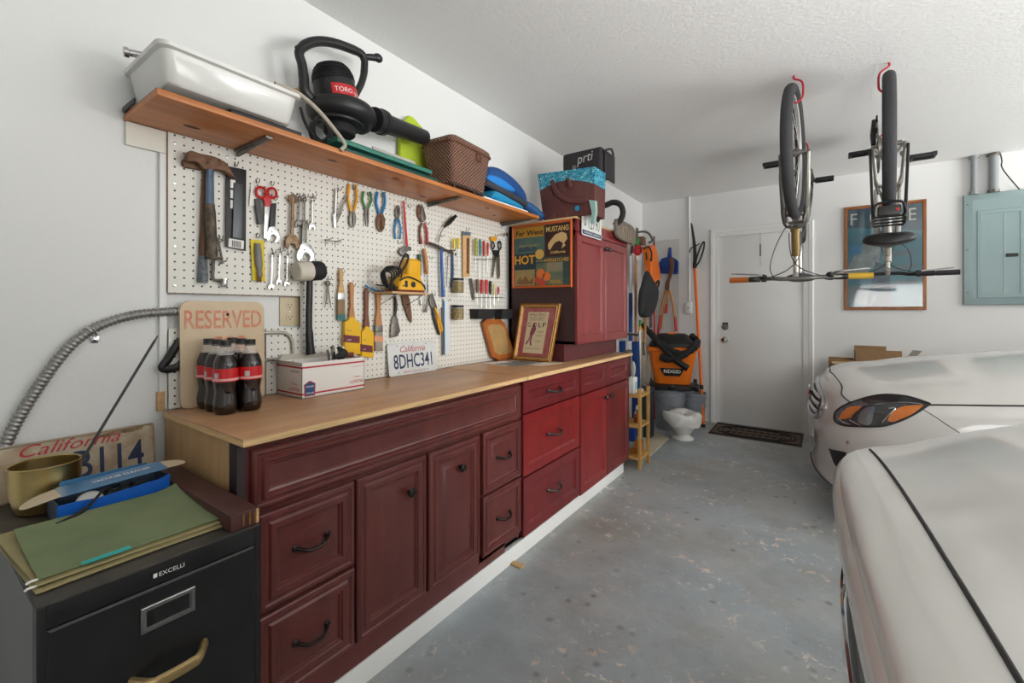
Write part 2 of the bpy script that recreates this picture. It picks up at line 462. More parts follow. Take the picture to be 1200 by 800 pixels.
# unit A: the long raised-panel vanity
A0, A1 = .530, 1.778
ca = thing('base_cabinet', (-1.45, (A0 + A1) / 2, 0), 'long brown cherry base cabinet with raised panel doors beside the filing cabinet', 'cabinet', 'base cabinets under the workbench')
b = MB(); b.box((-1.70, A0, .10), (FX - .0205, A0 + .02, .862)); b.box((-1.70, A1 - .02, .10), (FX - .0205, A1, .862)); b.box((-1.70, A0 + .0205, .10), (-1.68, A1 - .0205, .862)); b.box((-1.68, A0 + .0205, .10), (FX - .0205, A1 - .0205, .118))
b.build('carcass', M_chAd, ca)
b = MB(); x0 = FX - .02
for y0, y1, z0, z1 in ((A0, A1, .842, .863), (A0, A1, .668, .688), (A0, 1.66, .077, .16), (A0, A0 + .025, .1, .863), (.835, .858, .1, .7), (1.452, 1.486, .1, .7), (A1 - .02, A1, .1, .863), (1.14, 1.17, .1, .7), (A0, .85, .395, .425), (1.47, A1, .39, .42), (1.47, A1, .11, .15)):
    b.box((x0, y0, z0), (FX - (.0006 if z1 - z0 > .3 else 0), y1, z1), .001)
b.build('face_frame', M_chA, ca)
front('false_drawer_front', .540, 1.770, .684, .842, FLATP, M_chA, ca)
for y0, y1, z0, z1, pr in ((.556, .842, .412, .668, RAISED), (.556, .842, .158, .400, RAISED), (1.479, 1.772, .404, .672, RAISED_S), (1.479, 1.772, .135, .394, RAISED_S)):
    d = front('drawer', y0, y1, z0, z1, pr, M_chA, ca)
    ym = (y0 + y1) / 2
    pull(ym - .048, ym + .048, (z0 + z1) / 2 + .006, d)
for y0, y1, ky in ((.851, 1.147, 1.058), (1.160, 1.456, 1.325)):
    d = front('door', y0, y1, .158, .670, RAISED, M_chA, ca)
    knob(ky, .566 if ky < 1.2 else .575, d)

# plywood end panel and dark filler
pe = MB().box((-1.705, .512, 0), (-1.245, .529, .8635), .001).build('plywood_sheet', M_plyside); tag(pe, 'bare plywood end panel closing the cabinet row beside the filing cabinet', 'panel')
fp = MB().box((-1.2445, .5095, 0), (FX + .002, .5295, .8635), .001).build('filler_strip', M_dark); tag(fp, 'dark filler board at the near front corner under the workbench top', 'panel')

# unit B: three drawers
B0, B1 = 1.781, 2.407
cb = thing('base_cabinet', (-1.45, (B0 + B1) / 2, 0), 'red shaker base cabinet with three wide drawers in the middle of the row', 'cabinet', 'base cabinets under the workbench')
b = MB(); b.box((-1.70, B0, .09), (FX, B0 + .018, .863)); b.box((-1.70, B1 - .018, .09), (FX, B1, .863)); b.box((-1.70, B0, .09), (-1.68, B1, .863)); b.box((-1.70, B0, .09), (FX, B1, .108)); b.box((FX - .02, B0, .84), (FX, B1, .863))
b.build('carcass', M_dark, cb)
for z0, z1, m, hz in ((.697, .852, M_chBd, .775), (.388, .690, M_chB, .545), (.093, .380, M_chBd, .245)):
    d = front('drawer', B0 + .008, B1 - .006, z0, z1, SHAKER, m, cb)
    pull(2.03, 2.155, hz, d, M_gun, r=.0056, rise=.03, droop=.010)

# unit C: two doors under two small drawers
C0, C1 = 2.410, 3.236
cc = thing('base_cabinet', (-1.45, (C0 + C1) / 2, 0), 'red shaker base cabinet with two tall doors at the far end of the row', 'cabinet', 'base cabinets under the workbench')
b = MB(); b.box((-1.70, C0, .09), (FX, C0 + .018, .863)); b.box((-1.70, C1 - .018, .09), (FX, C1, .863)); b.box((-1.70, C0, .09), (-1.68, C1, .863)); b.box((-1.70, C0, .09), (FX, C1, .108)); b.box((FX - .02, C0, .84), (FX, C1, .863))
b.build('carcass', M_dark, cc)
for y0, y1 in ((C0 + .004, 2.818), (2.826, C1 - .004)):
    front('drawer_front', y0, y1, .693, .850, SHAKER, M_chBd, cc)
    d = front('door', y0, y1, .083, .685, SHAKER, M_chB if y0 < 2.6 else M_chBd, cc)
    knob(2.775 if y0 < 2.6 else 2.87, .62, d, M_gun)

tag(MB().box((-1.222, .530, 0), (-1.200, 3.16, .0755), .001).build('kick_board', M_white), 'long white kick board on the floor under the cherry cabinets', 'kick board')
k = at(604, 661, 2, 0.004)
tag(MB().box((k.x - .03, k.y - .012, 0), (k.x + .04, k.y + .018, .008), .001, M=None).build('wood_chip', M_wood), 'small orange wood scrap on the floor beside the white kick board', 'wood scrap')

# worktop: two plywood pieces
def slab(y0, y1, x1, z0, z1, label):
    t = thing('worktop', (-1.45, (y0 + y1) / 2, z0), label, 'worktop', 'plywood workbench tops')
    MB().box((-1.698, y0, z1 - .0035), (x1, y1, z1), .001).build('veneer', M_ply, t)
    MB().box((-1.698, y0 + .0005, z0), (x1 - .0005, y1 - .0005, z1 - .0036), .0005).build('core', M_plyedge, t)
slab(.505, 1.784, -1.156, .8645, .884, 'long plywood workbench top under the cola bottles and white box')
slab(1.7845, 3.222, -1.152, .8645, .886, 'plywood workbench top at the far end under the tall red cabinet')

# ------------------------------------------------------------------ pegboard, cleat, plank shelf
pb = MB()
P0, P1, PT = .520, 2.352, 1.7695
pb.box((-1.7045, P0, 1.258), (PEGX, P1, PT)); pb.box((-1.7045, .955, .887), (PEGX, P1, 1.258))
pbo = pb.build('pegboard', [M_peg], smooth=0); tag(pbo, 'large white pegboard covering the wall above the workbench', 'pegboard')
pl = MB(); pl.box((-1.7045, .823, .887), (PEGX, .9545, 1.1325)); 
tag(pl.build('pegboard', M_peg, smooth=0), 'small white pegboard offcut under the wall outlet', 'pegboard')
ps = MB(); ps.box((-1.7045, .522, .887), (PEGX, .59, 1.143))
tag(ps.build('pegboard', M_peg, smooth=0), 'narrow white pegboard strip left of the reserved sign', 'pegboard')
eb = MB(); 
for a, c in (((-1.7, P0 - .0022, 1.258), (-1.7045, P0, PT)), ((-1.7, P0, 1.2558), (-1.7045, .955, 1.258)), ((-1.7, .9528, 1.13), (-1.7045, .955, 1.258))): eb.box(a, c)
eb.build('cut_edge', M_pegedge, pbo, smooth=0)
for y, z in [(h0.y, h0.z + .0254 * k) for k in (1, -4, -12, -17)] + [(h0.y + .0254 * 6, h0.z + .0254), (.61 + .56, 1.755), (2.31, 1.74), (1.5, 1.755)]:
    MB().lathe([(.005, 0), (.0045, .0016), (.001, .0022)], (PEGX, y, z), (1, 0, 0), 10).build('screw', M_steel, pbo)
tag(MB().box((-1.72, .418, 1.700), (-1.7055, 2.352, 1.7695), .001).build('cleat_board', mat('cream_paint', (226, 222, 210), 0.5)), 'white cleat board on the wall under the near end of the plank shelf', 'board')
tag(MB().box((-1.72, .500, .890), (-1.7055, .519, 1.699), .001).build('batten', M_white), 'thin white upright batten along the left edge of the pegboard', 'batten')
tag(MB().box((-1.7195, .494, .8845), (-1.7000, .512, .945), .001).build('wood_block', M_wood), 'little bare wood block at the left end of the workbench against the wall', 'wood block')

M_shelf = mat('orange_pine', (204, 128, 64), 0.42, scale=2.6, col2=(166, 98, 48), stretch=(8, 1.1, 8), coat=0.1)
M_knot = mat('pine_knot', (84, 48, 26), 0.6)
sh = thing('plank_shelf', (-1.58, 1.38, 1.77), 'long orange pine plank shelf above the pegboard with metal brackets', 'shelf')
MB().box((-1.7195, .414, 1.7705), (-1.432, 2.345, 1.790), .004).build('plank', M_shelf, sh)
for y, x, a in ((.55, -1.6, .024), (.98, -1.52, .022), (1.27, -1.5, .02), (1.55, -1.63, .02), (1.93, -1.52, .022), (2.1, -1.6, .018)):
    MB().ell((x, y, 1.7704), (a * .45, a, .0006), n=14, m=6).build('knot', M_knot, sh)
for y in (.722, 1.65, 2.30):
    b = MB()
    b.box((-1.6985, y - .011, 1.7605), (-1.468, y + .011, 1.7698), .002)
    b.tube([(-1.69, y, 1.752), (-1.60, y, 1.757), (-1.475, y, 1.763)], [.007, .006, .003], 8)
    b.build('bracket', M_dsteel, sh)

# ------------------------------------------------------------------ tall cabinet standing on the far end of the workbench
M_uc = cherry('pinkish_cherry_wood', (122, 40, 42), (138, 52, 50))
U0, U1, UZ0, UZT = 2.395, 3.235, .995, 1.758
uc = thing('wall_cabinet', (-1.45, 2.8, .886), 'red cherry two door cabinet standing on the far end of the workbench', 'cabinet')
b = MB(); UX = -1.214
b.box((-1.698, U0, UZ0), (UX, U0 + .018, UZT)); b.box((-1.698, U1 - .018, UZ0), (UX, U1, UZT)); b.box((-1.698, U0, UZT - .018), (UX, U1, UZT)); b.box((-1.698, U0, UZ0), (UX, U1, UZ0 + .018)); b.box((-1.698, U0, UZ0), (-1.68, U1, UZT)); b.box((UX - .02, U0, 1.655), (UX, U1, 1.69))
b.build('carcass', M_espresso, uc)
tk = MB(); tk.box((-1.698, U0, .8865), (-1.285, U0 + .018, UZ0)); tk.box((-1.303, U0 + .0185, .8865), (-1.2855, U1 - .0185, UZ0 - .0005)); tk.box((-1.698, U1 - .018, .8865), (-1.285, U1, UZ0))
tk.build('toe_kick', mat('cherry_toe_kick', (92, 44, 46), 0.45, var=.1, scale=4), uc)
for y0, y1 in ((U0 + .004, 2.815), (2.822, U1 - .004)):
    MB().rings((UX, y0, 1.680), (0, 1, 0), (0, 0, 1), (1, 0, 0), y1 - y0, UZT - 1.684, [(0, 0), (0, .016), (.002, .019), (.02, .019), (.024, .014), (.026, .012)]).build('drawer_front', M_uc, uc, smooth=25)
    d = MB().rings((UX, y0, UZ0 + .002), (0, 1, 0), (0, 0, 1), (1, 0, 0), y1 - y0, 1.674 - UZ0, SHAKER).build('door', M_uc, uc, smooth=25)
    knob(2.792 if y0 < 2.6 else 2.846, 1.615, d, M_gun, x=UX + .019)

# ------------------------------------------------------------------ black filing cabinet
M_fblack = mat('black_enamel', (30, 30, 31), 0.38, var=0.35, scale=9, bump=0.03, bscale=120)
M_ftop = mat('scuffed_black_enamel', (46, 43, 40), 0.5, scale=5, col2=(78, 72, 64))
M_fside = mat('worn_grey_enamel', (92, 92, 92), 0.45, var=0.12, scale=6)
fc = thing('filing_cabinet', (-1.38, .318, 0), 'black metal filing cabinet at the near end of the workbench', 'filing cabinet')
G0, G1, GX, GZ = .143, .494, -1.048, .712
b = MB()
b.box((-1.712, G0, .02), (GX, G0 + .012, GZ - .001), .001); b.box((-1.712, G1 - .012, .02), (GX, G1, GZ - .001), .001); b.box((-1.712, G0, .02), (-1.70, G1, GZ - .001)); b.box((-1.712, G0, 0), (GX - .01, G1, .03))
b.box((GX - .012, G0 + .0122, .672), (GX - .0003, G1 - .0122, GZ - .0015), .001); b.box((GX - .012, G0 + .0122, .342), (GX - .0003, G1 - .0122, .352)); b.box((GX - .012, G0 + .0122, .03), (GX - .0003, G1 - .0122, .05))
b.build('body', M_fblack, fc)
MB().box((-1.712, G0 + .0002, .06), (GX - .02, G0 - .0008, GZ - .004)).build('side_panel', M_fside, fc)
MB().box((-1.712, G0, GZ - .001), (GX + .002, G1, GZ + .003), .002).build('top', M_ftop, fc)
for z0, z1 in ((.352, .670), (.052, .341)):
    d = MB().rings((GX - .01, G0 + .012, z0), (0, 1, 0), (0, 0, 1), (1, 0, 0), G1 - G0 - .0246, z1 - z0, [(0, 0), (0, .010), (.004, .013), (.010, .0135)]).build('drawer', M_fblack, fc, smooth=25)
    fx = GX + .0035
    lh = MB(); y0, y1, l0, l1 = .277, .364, z1 - .078, z1 - .030
    lh.rings((fx, y0, l0), (0, 1, 0), (0, 0, 1), (1, 0, 0), y1 - y0, l1 - l0, [(0, 0), (0, .003), (.001, .0038), (.006, .0038), (.007, .001), (.008, .0008)])
    lh.build('label_holder', M_steel, d); MB().box((fx + .0006, y0 + .009, l0 + .009), (fx + .0012, y1 - .009, l1 - .009)).build('label_card', M_fblack, d)
    h = MB(); hy0, hy1, hz = .262, .382, z1 - .158
    pts = [V((fx + .034 * min(1, 1.8 * math.sin(PI * i / 14)), hy0 + (hy1 - hy0) * i / 14, hz - .004 * math.sin(PI * i / 14))) for i in range(15)]
    h.tube(pts, .0075, 10, flat=((0, 0, 1), 1.5)); h.build('handle', mat('aged_gold_metal', (186, 160, 112), 0.3, 0.75), d)
bd = MB(); bd.box((GX, .294, .684), (GX + .001, .350, .698), .0004); bd.build('badge', M_black, fc)
MB().box((GX + .001, .297, .687), (GX + .0013, .303, .695)).build('badge_mark', M_paper, fc)
text('EXCELLI', (GX + .0011, .306, .687), (0, 1, 0), (0, 0, 1), .041, .008, M_paper, 'badge_lettering', fc)
# ------------------------------------------------------------------ two white cars nosing in from the garage door
M_car = mat('white_car_paint', (205, 203, 198), 0.35, coat=1.0, var=0.02, scale=4)
M_gap = mat('panel_gap', (38, 38, 38), 0.7)
M_lamphouse = mat('headlamp_housing', (58, 58, 60), 0.25, 0.3, coat=1.0)
M_amber = mat('amber_lens', (206, 112, 30), 0.22, coat=1.0, var=0.15, scale=60)
M_lampsilver = mat('headlamp_reflector', (188, 190, 192), 0.18, 0.9)
M_lampblue = mat('headlamp_projector', (112, 120, 128), 0.15, 0.5, coat=1.0)
M_screen = mat('tinted_glass', (40, 46, 48), 0.06, coat=1.0)
M_tyre = M_rubber
def interp(tab, x):
    if x <= tab[0][0]: return tab[0][1]
    for (a, p), (b, q) in zip(tab, tab[1:]):
        if x <= b:
            t = (x - a) / (b - a); t = t * t * (3 - 2 * t) if len(tab) < 3 else t
            return p + (q - p) * t
    return tab[-1][1]
class CarSkin:
    """side skin of a car: plan outline from the middle of the nose round the near corner and back along the side"""
    def __init__(s, plan, yc, zshoulder, off, crown, n=70):
        s.yc = yc; s.zs = zshoulder; s.offt = off; s.crown = crown
        pts = catmull([V((x, y, 0)) for x, y in plan], 24); L = [0]
        for a, b in zip(pts, pts[1:]): L.append(L[-1] + (b - a).length)
        s.pts, s.L = pts, L; s.len = L[-1]
    def plan(s, d):
        d = min(max(d, 0), s.len - 1e-6); import bisect
        i = max(0, min(bisect.bisect_right(s.L, d) - 1, len(s.pts) - 2)); t = (d - s.L[i]) / max(1e-9, s.L[i + 1] - s.L[i])
        return s.pts[i].lerp(s.pts[i + 1], t)
    def nrm(s, d):
        t = s.plan(d + .02) - s.plan(d - .02) if d > .021 else V((0, s.plan(.05).y - s.yc, 0))
        n = V((t.y, -t.x, 0)).normalized()
        if n.x > 0 and d < .3: n = -n
        return n
    def shoulder(s, d): return interp(s.zs, d)
    def surf(s, d, z, out=0.0):
        zt = s.shoulder(d); k = z / zt
        p = s.plan(d) + s.nrm(d) * (interp(s.offt, k) + out); p.z = z; return p
    def mirror(s, p): return V((p.x, 2 * s.yc - p.y, p.z))
    def hood(s, d, t, out=0.0):
        a = s.surf(d, s.shoulder(d)); b = s.mirror(a); p = a.lerp(b, t)
        w = abs(b.y - a.y); e = abs(2 * t - 1)
        p.z += interp(s.crown, d) * (1 - e ** 2.6) * min(1, w / .6) + out; return p
    def find(s, p0, p1, z):                        # arc length where the sight line is nearest
        pass
def skin_strip(sk, pts, w, m, name, parent, out=.0012):
    """a dark groove line: thin flush ribbon through points (callable list of 3-D points)"""
    b = MB(); b.tube(pts, w, 6); return b.build(name, m, parent)

def build_car(name, label, sk, zrows, dhood, roof, m_front=None):
    org = V((sk.plan(0).x + 2.2, sk.yc, 0))
    t = thing(name, org, label, 'car', 'white cars parked in the garage')
    D = [sk.len * (i / 79) ** 1.25 for i in range(80)]
    b = MB()
    for mir in (0, 1):
        rows = []
        for k in zrows:
            row = [sk.surf(d, sk.shoulder(d) * k) for d in D]
            if mir: row = [sk.mirror(p) for p in row]
            rows.append(row)
        n = len(D); b.loft(rows, closed=False, caps=False)
    HD = [d for d in D if d <= dhood]; hr = []
    for d in HD: hr.append([sk.hood(d, j / 24) for j in range(25)])
    b.loft(hr, closed=False, caps=False)
    b.build('body', M_car, t, smooth=50)
    # cabin: bonnet end, windscreen, roof and tail at the shoulder height
    xe = hr[-1][0].x; y0 = hr[-1][0].y; y1 = 2 * sk.yc - y0; zc = max(p.z for p in hr[-1]); zs = sk.shoulder(sk.len)
    zr, xr0, xr1, xend = roof
    g = MB(); g.loft([[V((xe, y0 + .02, zs)), V((xe, y1 - .02, zs)), V((xe, y1 - .05, zc + .01)), V((xe, y0 + .05, zc + .01))],
                      [V((xr0, y0 + .06, zs)), V((xr0, y1 - .06, zs)), V((xr0, y1 - .25, zr - .02)), V((xr0, y0 + .25, zr - .02))],
                      [V((xr1, y0 + .06, zs)), V((xr1, y1 - .06, zs)), V((xr1, y1 - .25, zr - .04)), V((xr1, y0 + .25, zr - .04))],
                      [V((xend, y0 + .04, zs)), V((xend, y1 - .04, zs)), V((xend, y1 - .08, zs + .06)), V((xend, y0 + .08, zs + .06))]])
    g.build('cabin_glass', M_screen, t)
    r = MB(); r.box((xr0 - .05, y0 + .24, zr - .03), (xr1 + .1, y1 - .24, zr + .01), .02)
    for y in (y0 + .08, y1 - .08):
        k = .17 if y < sk.yc else -.17
        r.tube([(xe, y, zs + .02), (xr0, y + k, zr - .01)], .03, 8); r.tube([(xr1, y + k, zr - .03), (xend, y, zs + .04)], .04, 8); r.tube([((xr0 + xr1) / 2, y - k * .1, zs), ((xr0 + xr1) / 2, y + k, zr)], .025, 8)
    r.box((xend - .02, y0 + .02, .45), (xend + .3, y1 - .02, zs + .03), .05)
    r.build('roof', M_car, t)
    fl = MB(); fl.box((sk.plan(0).x + .25, y0 + .12, .18), (xend + .2, y1 - .12, .30)); fl.build('underbody', M_gap, t)
    for xw in (sk.plan(0).x + .92, xend - .55):
        for y, s in ((y0 - .012, 1), (y1 + .012, -1)):
            w = MB(); w.lathe([(.20, .03), (.30, 0), (.335, .01), (.345, .05), (.345, .17), (.33, .21), (.2, .21)], (xw, y, .346), (0, s, 0), 32)
            wo = w.build('wheel', M_tyre, t)
            rm = MB(); rm.lathe([(.205, .02), (.21, .0), (.20, .035), (.001, .05)], (xw, y, .346), (0, s, 0), 32)
            for k in range(10):
                a = 2 * PI * k / 10; rm.tube([(xw + .05 * math.cos(a), y + .012 * s, .346 + .05 * math.sin(a)), (xw + .2 * math.cos(a), y + .004 * s, .346 + .2 * math.sin(a))], .012, 6)
            rm.build('rim', M_steel, wo)
    return t

# --- far car: low saloon
FYC = 3.78
far_plan = [(-.045, FYC), (-.038, FYC - .18), (-.010, FYC - .40), (.055, FYC - .62), (.155, FYC - .765), (.30, FYC - .845), (.52, FYC - .885), (.90, FYC - .905), (1.6, FYC - .915), (2.6, FYC - .915), (4.1, FYC - .88)]
FS = CarSkin(far_plan, FYC, [(0, .750), (.40, .748), (.75, .712), (.95, .715), (1.15, .740), (1.45, .775), (1.9, .83), (3, .90), (6, .93)],
             [(.0, -.06), (.22, -.05), (.245, -.006), (.275, -.004), (.29, -.012), (.36, -.014), (.50, -.004), (.60, .010), (.70, .010), (.80, -.006), (.92, -.026), (.97, -.042), (1.0, -.062)],
             [(0, 0), (.1, .015), (.4, .045), (.75, .125), (1.1, .150), (1.6, .165), (2.4, .17)])
ZR = [.22, .245, .275, .29, .33, .36, .42, .50, .55, .60, .65, .70, .75, .80, .86, .92, .95, .975, 1.0]
far = build_car('car', 'white car parked farther away with an amber headlamp facing the cabinets', FS, ZR, 2.15, (1.43, 2.15, 3.1, 4.0))

def locate(sk, px, py, lo=0.0, hi=3.0):
    """(arc length, height) of the skin point seen at a pixel"""
    best = None
    a = (px - 600.0) / FPX; dr = V((CS * a - SN, SN * a + CS, (HORIZON - py) / FPX)); o = V((0, 0, EYE))
    d = lo
    while d < hi:
        q = sk.plan(d) ; n = sk.nrm(d)
        # intersection of ray with the vertical tangent plane here, refine on height offset
        den = dr.dot(n)
        if abs(den) > 1e-6:
            tt = (q - V((0, 0, 0))).dot(n) / den
            p = o + dr * tt
            for _ in range(3):
                z = min(max(p.z, .05), sk.shoulder(d)); q2 = sk.surf(d, z); tt = q2.dot(n) / den; p = o + dr * tt
            e = (V((p.x, p.y, 0)) - V((q2.x, q2.y, 0))).length
            if tt > 0 and (best is None or e < best[0]): best = (e, d, p.z)
        d += .004
    return best[1], best[2]
def patch(sk, outline, out, m, name, parent, thick=.006, n=10, mi=None):
    """a shell following the car's skin, filled from an outline of photo pixels (two chains: upper, lower)"""
    up = [locate(sk, *p) for p in outline[0]]; lo = [locate(sk, *p) for p in outline[1]]
    def chain(c, N):
        c3 = catmull([V((d, z, 0)) for d, z in c], 8); L = [0]
        for a, b in zip(c3, c3[1:]): L.append(L[-1] + (b - a).length)
        res = []
        for i in range(N):
            d = L[-1] * i / (N - 1); k = 0
            while k < len(L) - 2 and L[k + 1] < d: k += 1
            res.append(c3[k].lerp(c3[k + 1], (d - L[k]) / max(1e-9, L[k + 1] - L[k])))
        return res
    N = 28; U = chain(up, N); W = chain(lo, N); b = MB(); g = []
    for i in range(N):
        g.append([sk.surf(U[i].x + (W[i].x - U[i].x) * j / n, U[i].y + (W[i].y - U[i].y) * j / n, out) for j in range(n + 1)])
    b.loft(g, closed=False, caps=False)
    rim = [r[0] for r in g] + [g[-1][j] for j in range(1, n)] + [r[n] for r in g[::-1]] + [g[0][j] for j in range(n - 1, 0, -1)]
    o = b.build(name, m, parent, smooth=60)
    return o, rim
hl_up = [(978, 490), (980, 482), (992, 474), (1010, 467), (1034, 462), (1058, 463), (1075, 467), (1090, 472.5)]
hl_lo = [(978, 490), (980, 494), (988, 498), (1010, 499.5), (1032, 499), (1050, 495), (1072, 485), (1090, 472.5)]
hl, rim = patch(FS, (hl_up, hl_lo), .004, M_lamphouse, 'headlamp', far)
MB().tube(rim, .0045, 6, closed=True).build('seal', M_gap, hl)
patch(FS, ([(1041, 492), (1046, 483), (1056, 476.5), (1070, 474.5), (1083, 474)], [(1041, 492), (1046, 494), (1056, 491), (1070, 484), (1083, 474)]), .0062, M_amber, 'amber_lens', hl)
patch(FS, ([(984, 492), (988, 483), (996, 477), (1004, 475.5), (1012, 476)], [(984, 492), (990, 491), (998, 489), (1004, 483), (1012, 476)]), .0062, M_amber, 'amber_lens', hl)
patch(FS, ([(1006, 494), (1009, 484), (1017, 477), (1026, 476)], [(1006, 494), (1013, 497.5), (1022, 496), (1026, 476)]), .0064, M_lampblue, 'projector', hl)
for ch in ([(1004, 476), (1020, 474), (1040, 472.5), (1060, 471), (1082, 473)], [(997, 492), (1003, 484), (1012, 476)], [(997, 492), (1004, 496), (1010, 499)], [(983, 489), (990, 495), (998, 497.5)], [(1035, 495), (1042, 486), (1050, 478), (1042, 478)]):
    pts = [FS.surf(d, z, .007) for d, z in (locate(FS, *p) for p in ch)]
    MB().tube(catmull(pts, 5), .0032, 6).build('reflector_strip', M_lampsilver, hl)
# panel gaps: wing line behind the lamp, bonnet front edge, seam between wing and bumper
seam = MB(); q = [FS.surf(d, z, .0005) for d, z in (locate(FS, *p) for p in ((1083, 480), (1095, 488), (1107, 496), (1125, 507)))]
seam.tube(catmull(q, 4), .0016, 5).build('bumper_seam', M_gap, far)
dl = locate(FS, 1089, 473)[0]; gp = [FS.surf(dl + (2.15 - dl) * i / 30, FS.shoulder(dl + (2.15 - dl) * i / 30), .001) for i in range(31)]
MB().tube(gp, .0042, 6).build('bonnet_gap', M_gap, far)
bg = [FS.hood(.50 + .0 * j, t, .001) for j, t in enumerate([i / 24 for i in range(3, 22)])]
edge = [locate(FS, 998, 472), locate(FS, 983, 468)]
pts = [FS.surf(edge[0][0], min(edge[0][1], FS.shoulder(edge[0][0])), .002), FS.surf(edge[1][0], FS.shoulder(edge[1][0]) - .01, .002), FS.hood(edge[1][0] - .02, .06, .001), FS.hood(.50, .20, .001)] + [FS.hood(.42, .3 + .4 * i / 8, .001) for i in range(9)] + [FS.mirror(FS.hood(.50, .20, .001))]
MB().tube(catmull(pts, 4), .0035, 6).build('bonnet_front_gap', M_gap, far)
# grille with chrome surround and slats
def grille_ring(k):
    c = []
    for i in range(40):
        a = 2 * PI * i / 40
        y = .49 * k * (abs(math.cos(a)) ** .6) * (1 if math.cos(a) > 0 else -1); z = .092 * k * (abs(math.sin(a)) ** .7) * (1 if math.sin(a) > 0 else -1)
        d = abs(y); p = FS.surf(d, .618 + z - .02 * (d / .49) ** 2, .006)
        if y > 0: p = FS.mirror(p)
        c.append(p)
    return c
gr = MB(); gr.tube(grille_ring(1.0), .016, 8, closed=True); gro = gr.build('grille', M_lampsilver, far)
gb = MB(); ring = grille_ring(.98); cen = sum(ring, V()) / len(ring) + V((.0, 0, 0)); gb.add([p + V((-.004, 0, 0)) for p in ring] + [V((FS.plan(0).x - .012, FYC, .618))], [(i, (i + 1) % 40, 40) for i in range(40)]); gb.build('grille_back', M_black, gro)
for z in (.57, .615, .66):
    sl = MB(); w = .45
    pts = []
    for i in range(21):
        y = -w + 2 * w * i / 20; p = FS.surf(abs(y), z, .014); p = FS.mirror(p) if y > 0 else p; pts.append(p)
    sl.tube(pts, .010, 8, flat=((0, 0, 1), 1.3)); sl.build('slat', M_lampsilver, gro)
st = MB(); st.tube([V((FS.plan(0).x - .018, FYC + .06 * math.cos(a), .618 + .06 * math.sin(a))) for a in [2 * PI * i / 32 for i in range(32)]], .008, 8, closed=True)
for a in (90, 210, 330): st.tube([(FS.plan(0).x - .018, FYC, .618), (FS.plan(0).x - .018, FYC + .056 * math.cos(math.radians(a)), .618 + .056 * math.sin(math.radians(a)))], [.012, .004], 8)
st.build('emblem', M_chrome, gro)
# side air intakes in the bumper, parking sensor, lower lip line
patch(FS, ([(971, 525), (976, 526.5), (984, 528), (992, 530)], [(971, 525), (974, 533), (979, 545), (992, 552)]), .002, M_black, 'air_intake', far)
sd, sz = locate(FS, 994, 519); MB().lathe([(.011, 0), (.011, .002), (.009, .0026), (.001, .0026)], FS.surf(sd, sz, 0), FS.nrm(sd), 16).build('parking_sensor', M_lampsilver, far)
q = [FS.surf(d, .195, .014) for d in [i * .9 / 20 for i in range(21)]]; MB().tube(q, .004, 6).build('lip_line', M_gap, far)

# --- near car: taller bonnet, seen from just in front of it
NYC = .80
near_plan = [(.010, NYC), (.011, NYC + .20), (.018, NYC + .42), (.034, NYC + .58), (.058, NYC + .66), (.110, NYC + .735), (.20, NYC + .80), (.38, NYC + .86), (.75, NYC + .90), (1.5, NYC + .92), (2.6, NYC + .92), (4.1, NYC + .89)]
near_plan = [(x, 2 * NYC - y) for x, y in near_plan]
NS = CarSkin(near_plan, NYC, [(0, .825), (.60, .825), (.85, .835), (1.0, .875), (1.2, .935), (1.45, .98), (2.0, 1.01), (3, 1.04), (6, 1.06)],
             [(0, -.10), (.20, -.08), (.30, -.045), (.42, -.034), (.60, -.026), (.69, -.026), (.71, -.048), (.912, -.050), (.925, -.018), (.94, -.004), (.957, .0), (.975, -.002), (.99, -.007), (1.0, -.014)],
             [(0, 0), (.15, .01), (.5, .028), (.85, .045), (1.3, .06), (2.4, .075)])
ZN = [.20, .25, .30, .36, .42, .5, .6, .63, .66, .70, .78, .86, .915, .922, .93, .942, .955, .967, .98, .99, 1.0]
near = build_car('car', 'white car parked nearest with a long curved bonnet seam in the corner', NS, ZN, 2.3, (1.70, 2.3, 3.4, 4.1))
# bonnet seam: across the nose and back along both wings
dq = 0.0
while NS.hood(dq, 0).x < .112: dq += .004
row = [NS.hood(dq, .03 + .94 * i / 40, .0008) for i in range(41)]
side = [NS.hood(dq + k * .08, max(.0, .03 - k * .02), -.004 * (k > 1)) for k in range(1, 3)]
full = row[::-1]
full = [NS.mirror(p) for p in full]
MB().tube(full, .0030, 6).build('bonnet_seam', M_gap, near)
# grille, chrome band and lamps under the nose
gl = MB(); rows = []
for k in (.705, .74, .78, .82, .86, .905):
    r = [NS.mirror(NS.surf(d, NS.shoulder(d) * k, .004)) for d in [.55 - i * .55 / 14 for i in range(15)]] + [NS.surf(d, NS.shoulder(d) * k, .004) for d in [i * .55 / 14 for i in range(1, 15)]]
    rows.append(r)
gl.loft(rows, closed=False, caps=False); glo = gl.build('grille', M_black, near)
for k in (.735, .785, .835, .885):
    r = [NS.mirror(NS.surf(d, NS.shoulder(d) * k, .010)) for d in [.54 - i * .54 / 14 for i in range(15)]] + [NS.surf(d, NS.shoulder(d) * k, .010) for d in [i * .54 / 14 for i in range(1, 15)]]
    MB().tube(r, .009, 8).build('slat', M_black, glo)
M_chromeband = mat('polished_chrome_band', (200, 200, 200), 0.07, 1.0)
cb_ = MB(); rows = []
for k, o in ((.60, .006), (.605, .011), (.685, .011), (.69, .006)):
    r = [NS.mirror(NS.surf(d, NS.shoulder(d) * k, o)) for d in [.62 - i * .62 / 16 for i in range(17)]] + [NS.surf(d, NS.shoulder(d) * k, o) for d in [i * .62 / 16 for i in range(1, 17)]]
    rows.append(r)
cb_.loft(rows, closed=False, caps=False); cb_.build('chrome_band', M_chromeband, near)
